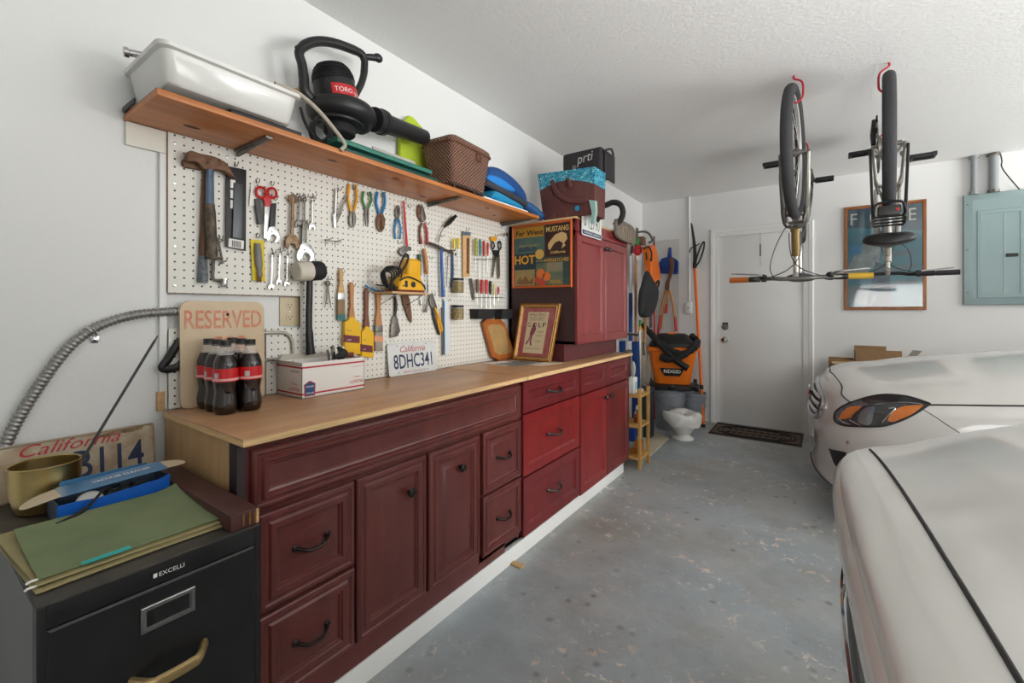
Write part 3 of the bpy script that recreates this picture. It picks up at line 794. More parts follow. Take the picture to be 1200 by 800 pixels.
for mir in (0, 1):
    rows = []
    for k in (.71, .78, .85, .905):
        r = [NS.surf(d, NS.shoulder(d) * k, .006) for d in [.62 + i * .5 / 12 for i in range(13)]]
        rows.append([NS.mirror(p) for p in r] if mir else r)
    MB().loft(rows, closed=False, caps=False).build('headlamp', M_lamphouse, near)

# the near car stands slightly turned
piv = V((.03, 1.30, 0)); Rz = Matrix.Rotation(math.radians(2.5), 4, 'Z')
near.location = piv + (Rz.to_3x3() @ (V(near.location) - piv)); near.rotation_euler = (0, 0, math.radians(2.5))
# ------------------------------------------------------------------ things on the plank shelf
SZ = 1.7905
def lx(pts, x): return [onx(a, b, x) for a, b in pts]
def ly(pts, y): return [ony(a, b, y) for a, b in pts]
def arc(c, r, u, v, a0=0, a1=360, n=24):
    u = V(u).normalized(); v = V(v).normalized()
    return [V(c) + u * r * math.cos(math.radians(a0 + (a1 - a0) * i / n)) + v * r * math.sin(math.radians(a0 + (a1 - a0) * i / n)) for i in range(n + (1 if abs(a1 - a0) < 360 else 0))]

def rrect(x0, y0, x1, y1, z, r, n=6):
    o = []
    for cx, cy, a in ((x1 - r, y1 - r, 0), (x0 + r, y1 - r, 90), (x0 + r, y0 + r, 180), (x1 - r, y0 + r, 270)):
        for i in range(n + 1):
            t = math.radians(a + 90 * i / n); o.append(V((cx + r * math.cos(t), cy + r * math.sin(t), z)))
    return o
M_tub = mat('white_tub_plastic', (214, 213, 208), 0.22, coat=0.4)
tb = MB()
Z0, Z1 = 1.809, 1.908
seq = [(0, .0, .028, .03), (0, Z1 - Z0 - .012, 0, .022), (.012, Z1 - Z0 - .012, -.004, .024), (0, Z1 - Z0, -.010, .026)]
def tubring(z, ins): return rrect(-1.70 + ins, .412 + ins, -1.402 - ins, .792 - ins, z, .028)
tb.loft([tubring(Z0, .026), tubring(Z0 + .006, .020), tubring(Z1 - .014, .006), tubring(Z1 - .010, -.004), tubring(Z1, -.006), tubring(Z1, .004), tubring(Z1 - .006, .010), tubring(Z0 + .008, .024)])
tag(tb.build('plastic_tub', M_tub, smooth=40), 'long white plastic tub at the near end of the plank shelf', 'tub')
tr = MB(); tr.box((-1.704, .418, SZ), (-1.450, .80, SZ + .006), .002); tr.box((-1.704, .408, SZ), (-1.690, .80, SZ + .016), .003); tr.box((-1.704, .408, SZ), (-1.60, .414, SZ + .016), .003)
tr.box((-1.475, .60, SZ), (-1.45, .82, SZ + .018), .003)
tag(tr.build('flat_tray', mat('dark_grey_plastic', (48, 48, 48), 0.5)), 'flat dark plastic tray lying under the white tub on the shelf', 'tray')
tag(MB().lathe([(.011, 0), (.014, .002), (.014, .012), (.010, .014), (.010, .06)], (-1.60, .385, 1.926), (.25, 1, .12), 18).build('steel_tube', M_chrome), 'short chrome tube end poking out over the left rim of the white tub', 'tube')

# leaf blower: vertical motor, scroll housing, loop handle, long nozzle
bl = thing('leaf_blower', (-1.57, 1.03, 1.86), 'black electric leaf blower with red badge lying on the shelf', 'leaf blower')
M_bl = mat('blower_black', (34, 34, 35), 0.42, bump=.05, bscale=150, scale=60)
X = -1.575
b = MB(); mc = onx(397, 128, X); ax = (onx(388, 80, X) - mc).normalized(); R = .080
b.lathe([(R * .95, -.01), (R, .0), (R * 1.0, .05), (R * .98, .075), (R * .93, .10), (R * .80, .125), (R * .55, .145), (.001, .152)], mc + ax * .02, ax, 32); mo = b.build('motor_housing', M_bl, bl)
for k in range(7):
    h = .082 + k * .0095; rr = R * interp([(0, 1.0), (.075, .98), (.10, .94), (.125, .82), (.145, .58)], h) + .0015
    b2 = MB(); c0 = mc + ax * (.02 + h); u = V((1, 0, 0)); u = (u - ax * u.dot(ax)).normalized(); w = ax.cross(u)
    b2.tube(arc(c0, rr, u, w, -150, 150, 30), .0022, 6); b2.build('cooling_fin', M_black, mo)
# badge: red label facing the room
u = V((1, 0, 0)); u = (u - ax * u.dot(ax)).normalized(); w = ax.cross(u)
if w.y < 0: w = -w
bd = MB(); rows = []
for j in range(5):
    rows.append([mc + ax * (.03 + .045 * j / 4 - .010 * i / 12) + (u * math.cos(math.radians(-45 + 100 * i / 12)) + w * math.sin(math.radians(-45 + 100 * i / 12))) * (R + .0016) for i in range(13)])
bd.loft(rows, closed=False, caps=False); bo = bd.build('badge', M_red, bl)
def wraptext(s, a0, a1, h0, h1, m, parent):
    """lettering wrapped round the motor"""
    o = text(s, (0, 0, 0), (1, 0, 0), (0, 1, 0), 1, 1, m, 'badge_lettering', None)
    me = o.data; off = V(o.location)
    for vv in me.vertices:
        q = vv.co + off; a = math.radians(a0 + (a1 - a0) * q.x); h = h0 + (h1 - h0) * q.y - .010 * (a0 + (a1 - a0) * q.x + 45) / 100
        vv.co = mc + ax * h + (u * math.cos(a) + w * math.sin(a)) * (R + .0026) - parent_origin(parent)
    o.location = (0, 0, 0); o.parent = parent
wraptext('TORO', -38, 12, .045, .062, M_white, bo)
wraptext('225', 16, 50, .036, .052, M_white, bo)
b = MB(); sc = onx(398, 134, X); sc.z -= .0
pts = []
for i in range(30):
    a = math.radians(-200 + 300 * i / 29); r = .085 + .022 * i / 29
    pts.append(sc + V((math.cos(a) * r, math.sin(a) * r, 0)))
b.tube(pts, [.030 + .012 * i / 29 for i in range(30)], 12)
b.lathe([(.05, -.05), (.092, -.045), (.098, -.01), (.085, .03), (.05, .035)], sc, (0, 0, 1), 30)
b.build('fan_housing', M_bl, bl)
b = MB(); b.lathe([(.055, -.085), (.06, -.08), (.058, -.045), (.055, -.04)], sc, (0, 0, 1), 26); b.build('intake_ring', M_rubber, bl)
b = MB(); e0 = onx(438, 140, X + .06); e1 = onx(497, 161, X - .02); b.tube([e0, e0.lerp(e1, .12), e0.lerp(e1, .13), e1], [.050, .050, .042, .036], 16); b.tube([e0.lerp(e1, .10), e0.lerp(e1, .16)], .053, 16)
b.build('nozzle', M_bl, bl)
b = MB(); hp = lx([(372, 122), (358, 108), (356, 92), (354, 76), (351, 60), (364, 50), (384, 49), (408, 56), (425, 65), (427, 80), (424, 96), (416, 112)], X)
b.tube(catmull(hp, 6), [.016, .019, .018, .017, .017, .018, .018, .018, .017, .015, .014, .014], 12)
b.tube(lx([(352, 60), (346, 54)], X), [.014, .006], 10)
b.build('handle', M_bl, bl)
b = MB(); a0, a1 = onx(424, 66, X), onx(443, 68, X + .02); b.tube([a0, a0.lerp(a1, .4), a1], [.008, .013, .015], 12); b.ell(a1, (.016, .022, .018)); b.build('end_knob', M_bl, bl)
# black cord coil in front of it, tan hose and wooden handle
b = MB()
for k in range(7):
    c = onx(374 + k * .8, 153 + (k % 3), -1.50 - k * .006); b.tube(arc(c, .036 + .003 * (k % 3), (0, 1, .2 * (k % 2)), (.35, 0, 1), n=26), .0042, 6, closed=True)
b.tube(catmull([onx(352, 126, -1.53), onx(356, 140, -1.51), onx(362, 152, -1.49), onx(370, 162, -1.47)], 5), .005, 6)
cc_ = b.build('electric_cable', M_rubber); tag(cc_, 'black power cord coiled on the shelf in front of the leaf blower', 'cord')
b = MB(); b.tube(catmull(lx([(322, 98), (345, 107), (362, 119), (379, 136), (393, 153), (402, 165), (404, 171), (399, 176)], -1.425), 6), .0072, 10)
tag(b.build('flexible_hose', mat('tan_hose', (168, 160, 144), 0.5)), 'thin tan hose bent over the front edge of the shelf', 'hose')
b = MB(); b.tube(lx([(336, 107), (348, 106), (362, 107)], -1.69), [.007, .010, .011], 10); tag(b.build('broom_stick', M_wood), 'pale wooden tool handle lying behind the white tub beside the blower', 'handle')

# green folding tray stack
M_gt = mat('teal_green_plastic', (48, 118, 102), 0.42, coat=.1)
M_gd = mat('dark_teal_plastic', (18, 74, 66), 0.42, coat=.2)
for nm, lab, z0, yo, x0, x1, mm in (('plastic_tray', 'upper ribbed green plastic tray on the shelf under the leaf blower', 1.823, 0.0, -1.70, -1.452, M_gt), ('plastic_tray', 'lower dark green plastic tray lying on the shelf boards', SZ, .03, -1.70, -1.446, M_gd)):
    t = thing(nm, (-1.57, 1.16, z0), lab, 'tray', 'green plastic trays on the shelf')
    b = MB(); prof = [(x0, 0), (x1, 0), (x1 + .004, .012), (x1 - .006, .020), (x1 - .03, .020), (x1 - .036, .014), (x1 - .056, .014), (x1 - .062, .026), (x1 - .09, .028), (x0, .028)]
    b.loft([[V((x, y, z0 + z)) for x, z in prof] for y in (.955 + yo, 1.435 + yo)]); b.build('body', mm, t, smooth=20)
    r = MB(); r.box((x1 - .036, .958 + yo, z0 + .0138), (x1 - .056, 1.43 + yo, z0 + .0146)); r.build('groove', M_gd if mm is M_gt else M_gt, t)
    for k in range(4): MB().lathe([(.004, 0), (.003, .003), (.001, .0036)], (x1 - .046, 1.0 + yo + .13 * k, z0 + .0147), (0, 0, 1), 10).build('screw', M_steel, t)
for y in (1.30,): pass
b = MB(); b.prism([V((-1.60, 1.25, 1.852)), V((-1.60, 1.50, 1.852)), V((-1.64, 1.50, 1.93)), V((-1.64, 1.25, 1.93))], (.006, 0, .004), .001)
tag(b.build('cardboard_sheet', mat('grey_card', (196, 192, 182), 0.7)), 'pale card leaning behind the green trays under the blower nozzle', 'card')
M_lime = mat('lime_green_fabric', (176, 196, 46), 0.7, var=.08, scale=8)
b = MB(); g = []
top, r_, l_ = onx(478, 136, -1.705), onx(500, 160, -1.705), onx(466, 148, -1.705)
g = [l_ + V((0, 0, -.22)), l_, top + V((0, -.012, -.006)), top + V((0, .016, -.003)), r_, r_ + V((0, .0, -.17))]
b.prism(g, (.022, 0, 0), .006, seg=3); tag(b.build('lime_pouch', M_lime), 'lime green pouch standing against the wall behind the blower nozzle', 'pouch')

# wicker basket
def wicker():
    m = bpy.data.materials.new('brown_wicker'); m.use_nodes = True; nt = m.node_tree; p = nt.nodes['Principled BSDF']; L = nt.links.new
    pos = node(nt, 'ShaderNodeTexCoord').outputs['Object']; sp = node(nt, 'ShaderNodeSeparateXYZ'); L(pos, sp.inputs[0])
    hz = math_node(nt, 'ADD', sp.outputs[0], sp.outputs[1])
    a = math_node(nt, 'MULTIPLY', hz, 2 * PI / .020); bz = math_node(nt, 'MULTIPLY', sp.outputs[2], 2 * PI / .017)
    w = math_node(nt, 'MULTIPLY', math_node(nt, 'SINE', a), math_node(nt, 'SINE', bz))
    f = math_node(nt, 'ADD', math_node(nt, 'MULTIPLY', w, .5), .5)
    r = node(nt, 'ShaderNodeValToRGB'); e = r.color_ramp.elements; e[0].position = .25; e[1].position = .62; e[0].color = rgb(58, 34, 26); e[1].color = rgb(150, 108, 88)
    L(f, r.inputs['Fac']); L(r.outputs['Color'], p.inputs['Base Color']); p.inputs['Roughness'].default_value = .45
    bp = node(nt, 'ShaderNodeBump'); bp.inputs['Strength'].default_value = 1.0; bp.inputs['Distance'].default_value = .006; L(f, bp.inputs['Height']); L(bp.outputs['Normal'], p.inputs['Normal'])
    return m
M_wick = wicker()
bk = thing('wicker_basket', (-1.57, 1.60, 1.82), 'brown wicker basket on the shelf right of the green trays', 'basket')
ang = math.radians(3); cb0 = V((-1.548, 1.715, 0))
def bring(k, z, r): 
    hx, hy = .098 * k, .160 * k; return [cb0 + Matrix.Rotation(ang, 3, 'Z') @ (p - V((0, 0, z))) + V((0, 0, z)) for p in rrect(-hx, -hy, hx, hy, z, r, 4)]
b = MB(); b.loft([bring(.82, 1.828, .02), bring(.84, 1.84, .02), bring(.94, 1.94, .022), bring(1.02, 2.022, .024), bring(.98, 2.022, .02), bring(.92, 1.94, .02)]); b.build('body', M_wick, bk)
b = MB(); b.loft([bring(1.05, 2.022, .03), bring(1.06, 2.03, .03), bring(1.03, 2.044, .03), bring(.9, 2.056, .03)]); b.build('lid', M_wick, bk)
b = MB(); b.tube(bring(1.045, 2.020, .026), .006, 8, closed=True); b.build('rim', mat('brown_cane', (104, 66, 48), .5), bk)
fr = Matrix.Rotation(ang, 3, 'Z'); BKZ = 1; fx = lambda x, y, z: cb0 + fr @ V((x, y, 0)) + V((0, 0, z))
b = MB(); b.tube([fx(.104, .05 + .018 * math.cos(t), 1.995 + .02 * math.sin(t)) for t in [2 * PI * i / 16 for i in range(16)]], .004, 6, closed=True); b.box(fx(.096, .025, 1.970), fx(.102, .075, 2.018), .002); b.build('clasp', mat('brown_cane', (104, 66, 48), .5), bk)
wr = MB()
for y in (-.13, .03, .12): wr.tube([fx(-.08, y, 1.822), fx(.085, y, 1.818), fx(.09, y, 1.7935)], .0028, 6)
wr.tube([fx(.085, -.14, 1.8185), fx(.085, .14, 1.8185)], .0028, 6); wr.tube([fx(-.08, -.14, 1.8185), fx(-.08, .14, 1.8185)], .0028, 6)
for y in (-.14, .14): wr.tube([fx(-.08, y, 1.8185), fx(-.08, y, 1.7935)], .0028, 6)
tag(wr.build('wire_rack', M_dsteel), 'low wire rack on the shelf holding up the wicker basket', 'rack')
b = MB(); b.tube(catmull([V((-1.60, y, 2.078)) for y in (1.66, 1.72, 1.80, 1.84)], 5), [.012, .020, .020, .014], 12); tag(b.build('black_case', M_black), 'black padded case showing above the rim of the wicker basket', 'case')

# blue bags at the far end of the shelf
M_cyan = mat('cyan_fabric', (30, 140, 186), 0.7, var=.06, scale=6, bump=.15, bscale=14)
M_nylon = mat('royal_blue_mesh', (34, 84, 150), 0.55, scale=90, col2=(24, 62, 116), bump=.2, bscale=70)
M_sky = mat('bright_blue_nylon', (40, 132, 214), 0.5)
def soft(name, rings, m, lab, cat, parent=None, group=None):
    b = MB(); b.loft(rings); o = b.build(name, m, parent, smooth=80, mod=subsurf(2))
    if lab: tag(o, lab, cat, group)
    return o
def oval(c, ru, rv, u, v, n=10, sq=.8):
    u = V(u).normalized(); v = V(v).normalized(); o = []
    for i in range(n):
        a = 2 * PI * i / n; ca, sa = math.cos(a), math.sin(a)
        o.append(V(c) + u * ru * abs(ca) ** sq * (1 if ca > 0 else -1) + v * rv * abs(sa) ** sq * (1 if sa > 0 else -1))
    return o
soft('folded_towel', [oval((-1.565, y, z), .118, h, (1, 0, 0), (0, 0, 1), sq=.6) for y, z, h in ((1.888, 1.808, .006), (1.90, 1.836, .030), (1.96, 1.840, .034), (2.04, 1.832, .028), (2.16, 1.824, .020), (2.235, 1.813, .006))], M_cyan, 'folded cyan cloth lying at the far end of the shelf under the blue bag', 'cloth')
tag(MB().box((-1.69, 1.80, SZ), (-1.437, 2.22, SZ + .008), .001).build('white_board', M_white), 'thin white board under the folded cyan cloth on the shelf', 'board')
t = thing('blue_bag', (-1.57, 2.1, 1.87), 'blue mesh drawstring bag slumped over the cyan cloth at the shelf end', 'bag')
soft('bag_body', [oval((-1.575, y, z), .085 * k, h, (1, 0, .1), (0, 0, 1)) for y, z, h, k in ((1.90, 1.93, .01, .4), (1.92, 1.94, .06, .9), (2.0, 1.96, .078, 1), (2.10, 1.965, .066, 1), (2.21, 1.945, .055, 1), (2.30, 1.905, .055, .95), (2.335, 1.885, .03, .7), (2.345, 1.88, .008, .3))], M_nylon, None, None, t)
soft('bag_panel', [oval((-1.508, y, z), .024, h, (1, 0, .1), (0, 0, 1)) for y, z, h in ((1.89, 1.93, .004), (1.93, 1.93, .030), (2.03, 1.93, .036), (2.12, 1.92, .022), (2.17, 1.912, .004))], M_sky, None, None, t)
b = MB(); b.tube(catmull([V((-1.49, 1.87, 1.90)), V((-1.478, 2.0, 1.880)), V((-1.48, 2.12, 1.872)), V((-1.49, 2.24, 1.862)), V((-1.50, 2.29, 1.86))], 6), .016, 8, flat=((0, 0, 1), 1.2)); b.build('dark_band', mat('charcoal_cloth', (58, 60, 66), .8), t)
b = MB(); b.tube(catmull([V((-1.53, 2.28, 1.875)), V((-1.49, 2.34, 1.84)), V((-1.455, 2.385, 1.80)), V((-1.44, 2.392, 1.782))], 5), [.028, .03, .028, .02], 10); b.build('bag_tail', mat('deep_blue_cloth', (26, 82, 136), .6), t)

# ------------------------------------------------------------------ things on top of the tall cabinet
CT = UZT + .0005
tag(MB().box((-1.69, 2.392, CT), (-1.205, 3.16, CT + .012), .001).build('plywood_sheet', M_plyedge), 'thin plywood sheet lying on top of the tall red cabinet', 'plywood')
CT += .0125
M_tote = mat('brown_canvas', (96, 56, 52), .8, var=.1, scale=9, bump=.2, bscale=40)
def teal_pattern():
    m = bpy.data.materials.new('teal_floral_band'); m.use_nodes = True; nt = m.node_tree; p = nt.nodes['Principled BSDF']; L = nt.links.new
    tc = node(nt, 'ShaderNodeTexCoord'); vo = node(nt, 'ShaderNodeTexVoronoi'); vo.inputs['Scale'].default_value = 38; L(tc.outputs['Object'], vo.inputs['Vector'])
    r = node(nt, 'ShaderNodeValToRGB'); r.color_ramp.interpolation = 'CONSTANT'; e = r.color_ramp.elements; e[0].position = 0; e[0].color = rgb(28, 60, 110); e[1].position = .2; e[1].color = rgb(130, 206, 216)
    for ps, c in ((.38, (30, 120, 150)), (.6, (70, 170, 188)), (.75, (24, 104, 136))): x = e.new(ps); x.color = rgb(*c)
    L(vo.outputs['Distance'], r.inputs['Fac']); L(r.outputs['Color'], p.inputs['Base Color']); p.inputs['Roughness'].default_value = .7; return m
M_teal = teal_pattern()
TY = 2.42
tt = thing('tote_bag', (-1.40, TY + .08, CT), 'brown canvas tote with teal patterned band on the tall cabinet', 'bag')
q = ly([(637, 253), (696, 241), (697, 195), (630, 204)], TY)
for p in q[:2]: p.z = CT
wid = V((0, .16, 0))
b = MB(); bd = []
N = 14
def tl(s, z):   # point of the tote's front at side fraction s, height fraction z
    p = q[0].lerp(q[1], s).lerp(q[3].lerp(q[2], s), z); p.y -= .022 * math.sin(PI * min(1, z * 1.1)) * math.sin(PI * s); return p
band = lambda s: .74 + .14 * math.sin(PI * s) - .10
fr_ = [[tl(i / N, j / 10 * band(i / N)) for i in range(N + 1)] for j in range(11)]
b.loft(fr_, closed=False, caps=False)
bk_ = [[p + wid for p in r] for r in fr_]; b.loft(bk_, closed=False, caps=False)
for i in (0, N): b.loft([[r[i] for r in fr_], [r[i] for r in bk_]], closed=False, caps=False)
b.build('canvas_body', M_tote, tt, smooth=60)
b = MB(); top = [[tl(i / N, band(i / N) + (1 - band(i / N)) * j / 6) for i in range(N + 1)] for j in range(7)]
b.loft(top, closed=False, caps=False); tb_ = [[p + wid for p in r] for r in top]; b.loft(tb_, closed=False, caps=False)
for i in (0, N): b.loft([[r[i] for r in top], [r[i] for r in tb_]], closed=False, caps=False)
b.build('patterned_band', M_teal, tt, smooth=60)
b = MB(); b.tube(catmull([tl(.28, .80), tl(.33, .62), tl(.42, .45), tl(.58, .34), tl(.75, .30), tl(.90, .32)], 6), .011, 8, flat=((0, 0, 1), 1.5)); b.tube(catmull([tl(.56, .80), tl(.60, .70), tl(.62, .60)], 4), .012, 8)
for p in b.v: p.y -= .012
b.build('strap', M_tote, tt)
for s in (.24, .50):
    b = MB(); b.tube([tl(s, .02) + V((0, -.002, 0)), tl(s, .6) + V((0, -.002, 0))], .0014, 5); b.build('stitching', mat('tan_thread', (150, 112, 92), .8), tt)
tg = MB(); tg.lathe([(.016, 0), (.016, .002), (.001, .002)], tl(.72, .16) + V((0, -.012, 0)), (0, -1, 0), 16, sx=1.0); tg.build('round_tag', M_cyan, tt)
# blue carry sack with black top bag
M_bb = mat('cobalt_nylon', (22, 86, 196), .55, bump=.1, bscale=20, scale=5)
SY = 2.66
sk_ = thing('stuff_sack', (-1.36, SY, CT), 'upright cobalt blue sack behind the brown tote on the cabinet', 'bag')
c0 = ony(692, 236, SY); zt = ony(692, 205, SY).z
soft('sack_body', [oval((c0.x - .055, SY + .06, z), r, r * .8, (1, 0, 0), (0, 1, 0), 12) for z, r in ((CT + .002, .01), (CT + .004, .07), (CT + .03, .085), (CT + .12, .088), (zt - .02, .088), (zt - .004, .07), (zt, .01))], M_bb, None, None, sk_)
b = MB(); b.tube(catmull([V((c0.x + .034, SY + .03, CT + .01)), V((c0.x + .040, SY + .03, CT + .1)), V((c0.x + .034, SY + .02, zt - .01))], 5), .012, 8); b.tube(catmull([V((c0.x + .03, SY, CT + .03)), V((c0.x + .052, SY - .01, CT + .02)), V((c0.x + .05, SY, CT + .015))], 5), .016, 8); b.build('strap', M_black, sk_)
M_blknylon = mat('black_nylon', (44, 40, 42), .6, bump=.15, bscale=18, scale=5, var=.1)
KY = SY - .03
kb = thing('cooler_bag', (-1.36, KY + .1, zt), 'black soft cooler bag with a white logo on top of the blue sack', 'bag')
k0 = ony(662, 203, KY); k1 = ony(704, 203, KY); kz0 = zt + .001; kz1 = ony(680, 176, KY).z
b = MB(); b.box((k0.x - .02, KY, kz0), (k1.x + .005, KY + .22, kz1), .022, seg=3); b.build('bag_body', M_blknylon, kb)
b = MB(); b.box((k1.x + .006, KY + .03, kz0 - .035), (k1.x + .016, KY + .2, kz1 - .02), .004); b.tube(catmull([V((k1.x + .01, KY + .02, kz1 - .03)), V((k1.x + .04, KY + .07, kz1 - .01)), V((k1.x + .02, KY + .16, kz1 - .02))], 5), .007, 6); b.build('side_pocket', M_blknylon, kb)
lw = k1.x - k0.x
text('prti', (k0.x + lw * .36, KY - .0012, kz0 + (kz1 - kz0) * .34), (1, 0, .10), (-.1, 0, 1), lw * .46, (kz1 - kz0) * .46, mat('grey_print', (196, 194, 190), .6), 'logo_lettering', kb, shear=.25)
MB().lathe([(.016, 0), (.016, .0012), (.001, .0012)], (k0.x + lw * .27, KY - .0002, kz0 + (kz1 - kz0) * .36), (0, -1, 0), 18).build('logo_disc', mat('grey_print_dark', (120, 116, 112), .6), kb)
b = MB(); hp = ly([(711, 240), (719, 237), (727, 240), (730, 249), (727, 258), (720, 264)], 2.95); hp = [hp[0] + V((-.05, 0, -.01))] + hp; hp[-1].z = max(hp[-1].z, CT + .02)
b.tube(catmull(hp, 6), .020, 12); tag(b.build('foam_tube', mat('charcoal_foam', (54, 52, 50), .85, bump=.2, bscale=60, scale=20)), 'dark foam pipe sleeve curling up behind the house number stone', 'tube')
b = MB(); n0 = ony(697, 252, 2.40); b.prism(ly([(690, 234), (697.5, 235), (698, 248), (696, 259), (692, 262), (691.5, 258), (693.5, 250)], 2.405), (0, .03, 0), .003)
tag(b.build('utility_knife', mat('pale_teal_plastic', (150, 186, 178), .4)), 'pale teal utility knife hooked over the top edge of the tall cabinet', 'knife')
# licence plate hung at the top corner and the house number stone (both lean on the cabinet front)
def plate(name, o, u, v, w, h, base, m, label, cat='licence plate', group=None, r=.012, th=.0016):
    """a rounded pressed plate from lower-left corner o"""
    o = V(o); u = V(u).normalized(); v = V(v).normalized(); nr = u.cross(v)
    t = thing(name, o + u * w / 2, label, cat, group)
    def rr(ins, hh, rad):
        pts = []
        for cx, cy, a in ((w - ins - rad, h - ins - rad, 0), (ins + rad, h - ins - rad, 90), (ins + rad, ins + rad, 180), (w - ins - rad, ins + rad, 270)):
            for i in range(6): q = math.radians(a + 90 * i / 5); pts.append(o + u * (cx + rad * math.cos(q)) + v * (cy + rad * math.sin(q)) + nr * hh)
        return pts
    MB().loft([rr(0, 0, r), rr(0, th, r), rr(.002, th + .0014, r), rr(.005, th + .0014, r * .8), rr(.007, th, r * .7)]).build('plate', m, t, smooth=30)
    return t, o, u, v, nr
M_plw = mat('white_plate_enamel', (222, 222, 216), .35, var=.03, scale=12)
M_navy = mat('navy_print', (34, 52, 96), .5)
ua = (0, 1, 0)
p0 = onx(680, 281, -1.184); 
t, o, u, v, nr = plate('license_plate', V((-1.184, 2.425, 1.662)), (0, 1, -.0), (0, 0, 1), .290, .150, None, M_plw, 'white and blue licence plate hung on the near top corner of the tall cabinet')
text('0', o + u * .03 + v * .058 + nr * .0016, u, v, .032, .075, M_ink, 'plate_lettering', t); text('12790', o + u * .095 + v * .05 + nr * .0016, u, v, .165, .075, mat('faded_green_print', (92, 104, 92), .6), 'plate_lettering', t)
MB().box(o + u * .008 + v * .008 + nr * .0017, o + u * .282 + v * .034 + nr * .0023).build('blue_band', M_navy, t)
text('HANDICAPPED', o + u * .03 + v * .014 + nr * .0024, u, v, .23, .013, M_paper, 'plate_lettering', t)
M_stone = mat('weathered_stone', (128, 116, 104), .85, var=.12, scale=22, bump=.3, bscale=50)
ns = thing('house_number', (-1.17, 3.11, 1.70), 'grey stone house number plaque leaning on the far top corner of the cabinet', 'number plaque')
s0 = V((-1.178, 2.915, 1.706)); cpts = []
for a in range(48):
    t_ = 2 * PI * a / 48; ca, sa = math.cos(t_), math.sin(t_)
    cpts.append(s0 + V((0, .195 + .195 * abs(ca) ** .45 * (1 if ca > 0 else -1), .068 + .07 * abs(sa) ** .5 * (1 if sa > 0 else -1) - .016 * (ca))))
MB().prism(cpts, (.022, 0, 0), .005).build('plaque', M_stone, ns, smooth=40)
text('6710', s0 + V((.0225, .10, .030)), (0, 1, -.08), (0, .08, 1), .20, .078, mat('aged_brass_number', (170, 150, 120), .5, .4), 'numerals', ns, bold=.01)
# ------------------------------------------------------------------ hand tools on the pegboard (outlines traced on the board's own plane)
TX = PEGX + .012
GH = 'zinc hooks in the pegboard'
def hook(px, py, holding, ln=.03):
    p = onx(px, py, PEGX); b = MB()
    b.tube(catmull([p + V((.0005, 0, .010)), p + V((.004, 0, .004)), p + V((.006, 0, -.004)), p + V((ln * .7, 0, -.006)), p + V((ln, 0, .006))], 4), .0016, 6)
    tag(b.build('peg_hook', M_peg_hook), 'small metal peg hook holding ' + holding, 'hook', GH)
class Tool:
    def __init__(s, name, px, py, label, cat, group=None, hold=None, hk=None):
        s.e = thing(name, onx(px, py, PEGX), label, cat, group); s.last = s.e
        if hold: hook(*(hk or (px, py)), hold)
    def tube(s, part, m, pts, r, x=TX, sm=5, n=8, flat=None, parent=None):
        P = [onx(a[0], a[1], a[2] if len(a) > 2 else x) for a in pts]
        if sm > 1 and len(P) > 2: P = catmull(P, sm)
        b = MB(); b.tube(P, r, n, flat=flat); s.last = b.build(part, m, parent or s.e); return s
    def plate(s, part, m, poly, th=.004, x=TX, bev=.0008, parent=None, sm=0):
        P = [onx(a, b_, x) for a, b_ in poly]
        if sm: P = catmull(P, sm, closed=True)
        b = MB(); b.prism([p - V((th / 2, 0, 0)) for p in P], (th, 0, 0), bev); s.last = b.build(part, m, parent or s.e, smooth=40); return s
    def ring(s, part, m, px, py, r, t, x=TX, n=20, sy=1.0, parent=None):
        c = onx(px, py, x); b = MB(); b.tube([c + V((0, r * math.cos(a), r * sy * math.sin(a))) for a in [2 * PI * i / n for i in range(n)]], t, 6, closed=True); s.last = b.build(part, m, parent or s.e); return s
    def disc(s, part, m, px, py, r, h, x=TX, parent=None):
        c = onx(px, py, x); b = MB(); b.lathe([(r, -h / 2), (r, h / 2 - .0008), (r * .85, h / 2), (.0005, h / 2)], c, (1, 0, 0), 16); s.last = b.build(part, m, parent or s.e); return s
    def text(s, body, px, py, w, h, m, x, parent=None, name='lettering'):
        p = onx(px, py, x); s.last = text(body, p, (0, 1, 0), (0, 0, 1), w, h, m, name, parent or s.e); return s

M_grip = mat('paint_spattered_grip', (40, 38, 36), .6, scale=46, col2=(112, 98, 78))
M_blue_steel = mat('worn_blue_steel', (92, 110, 132), .45, .3, var=.15, scale=40)
M_leather = mat('brown_leather_handle', (96, 70, 50), .7, var=.25, scale=40)
M_spk = mat('speckled_grey_blue', (64, 74, 84), .6, scale=90, col2=(120, 124, 126))
# two claw hammers
t = Tool('claw_hammer', 238, 186, 'rusty claw hammer with spattered black grip, hanging in front at the left end', 'hammer')
t.plate('head', M_rust, [(219, 179), (223, 177), (232, 180), (246, 183), (257, 187), (266, 194), (273, 208), (264, 202), (254, 199), (240, 199), (234, 194), (229, 190), (219, 189), (217, 184)], .022, TX + .022, .004, sm=3)
t.tube('neck', M_blue_steel, [(246, 198), (246, 242)], [.011, .012], TX + .022, 1, 10); t.tube('grip', M_grip, [(246, 239), (247, 262), (248, 285), (248, 303)], [.014, .016, .016, .017], TX + .022, 4, 12)
t = Tool('claw_hammer', 230, 191, 'second rusty claw hammer with speckled grip end, hanging behind the first', 'hammer')
t.plate('head', M_rust, [(214, 187), (222, 187), (236, 192), (246, 192), (240, 199), (228, 198), (215, 195)], .016, TX - .002, .003, sm=3)
t.tube('neck', M_leather, [(241, 197), (239, 250), (238, 300)], [.009, .010, .012], TX - .001, 3, 10); t.tube('grip', M_spk, [(238, 300), (237.5, 331)], [.0125, .0155], TX - .001, 1, 12)
hook(236, 194, 'the hammers at the left end', .055); hook(250, 192, 'the claw end of the front hammer', .05)
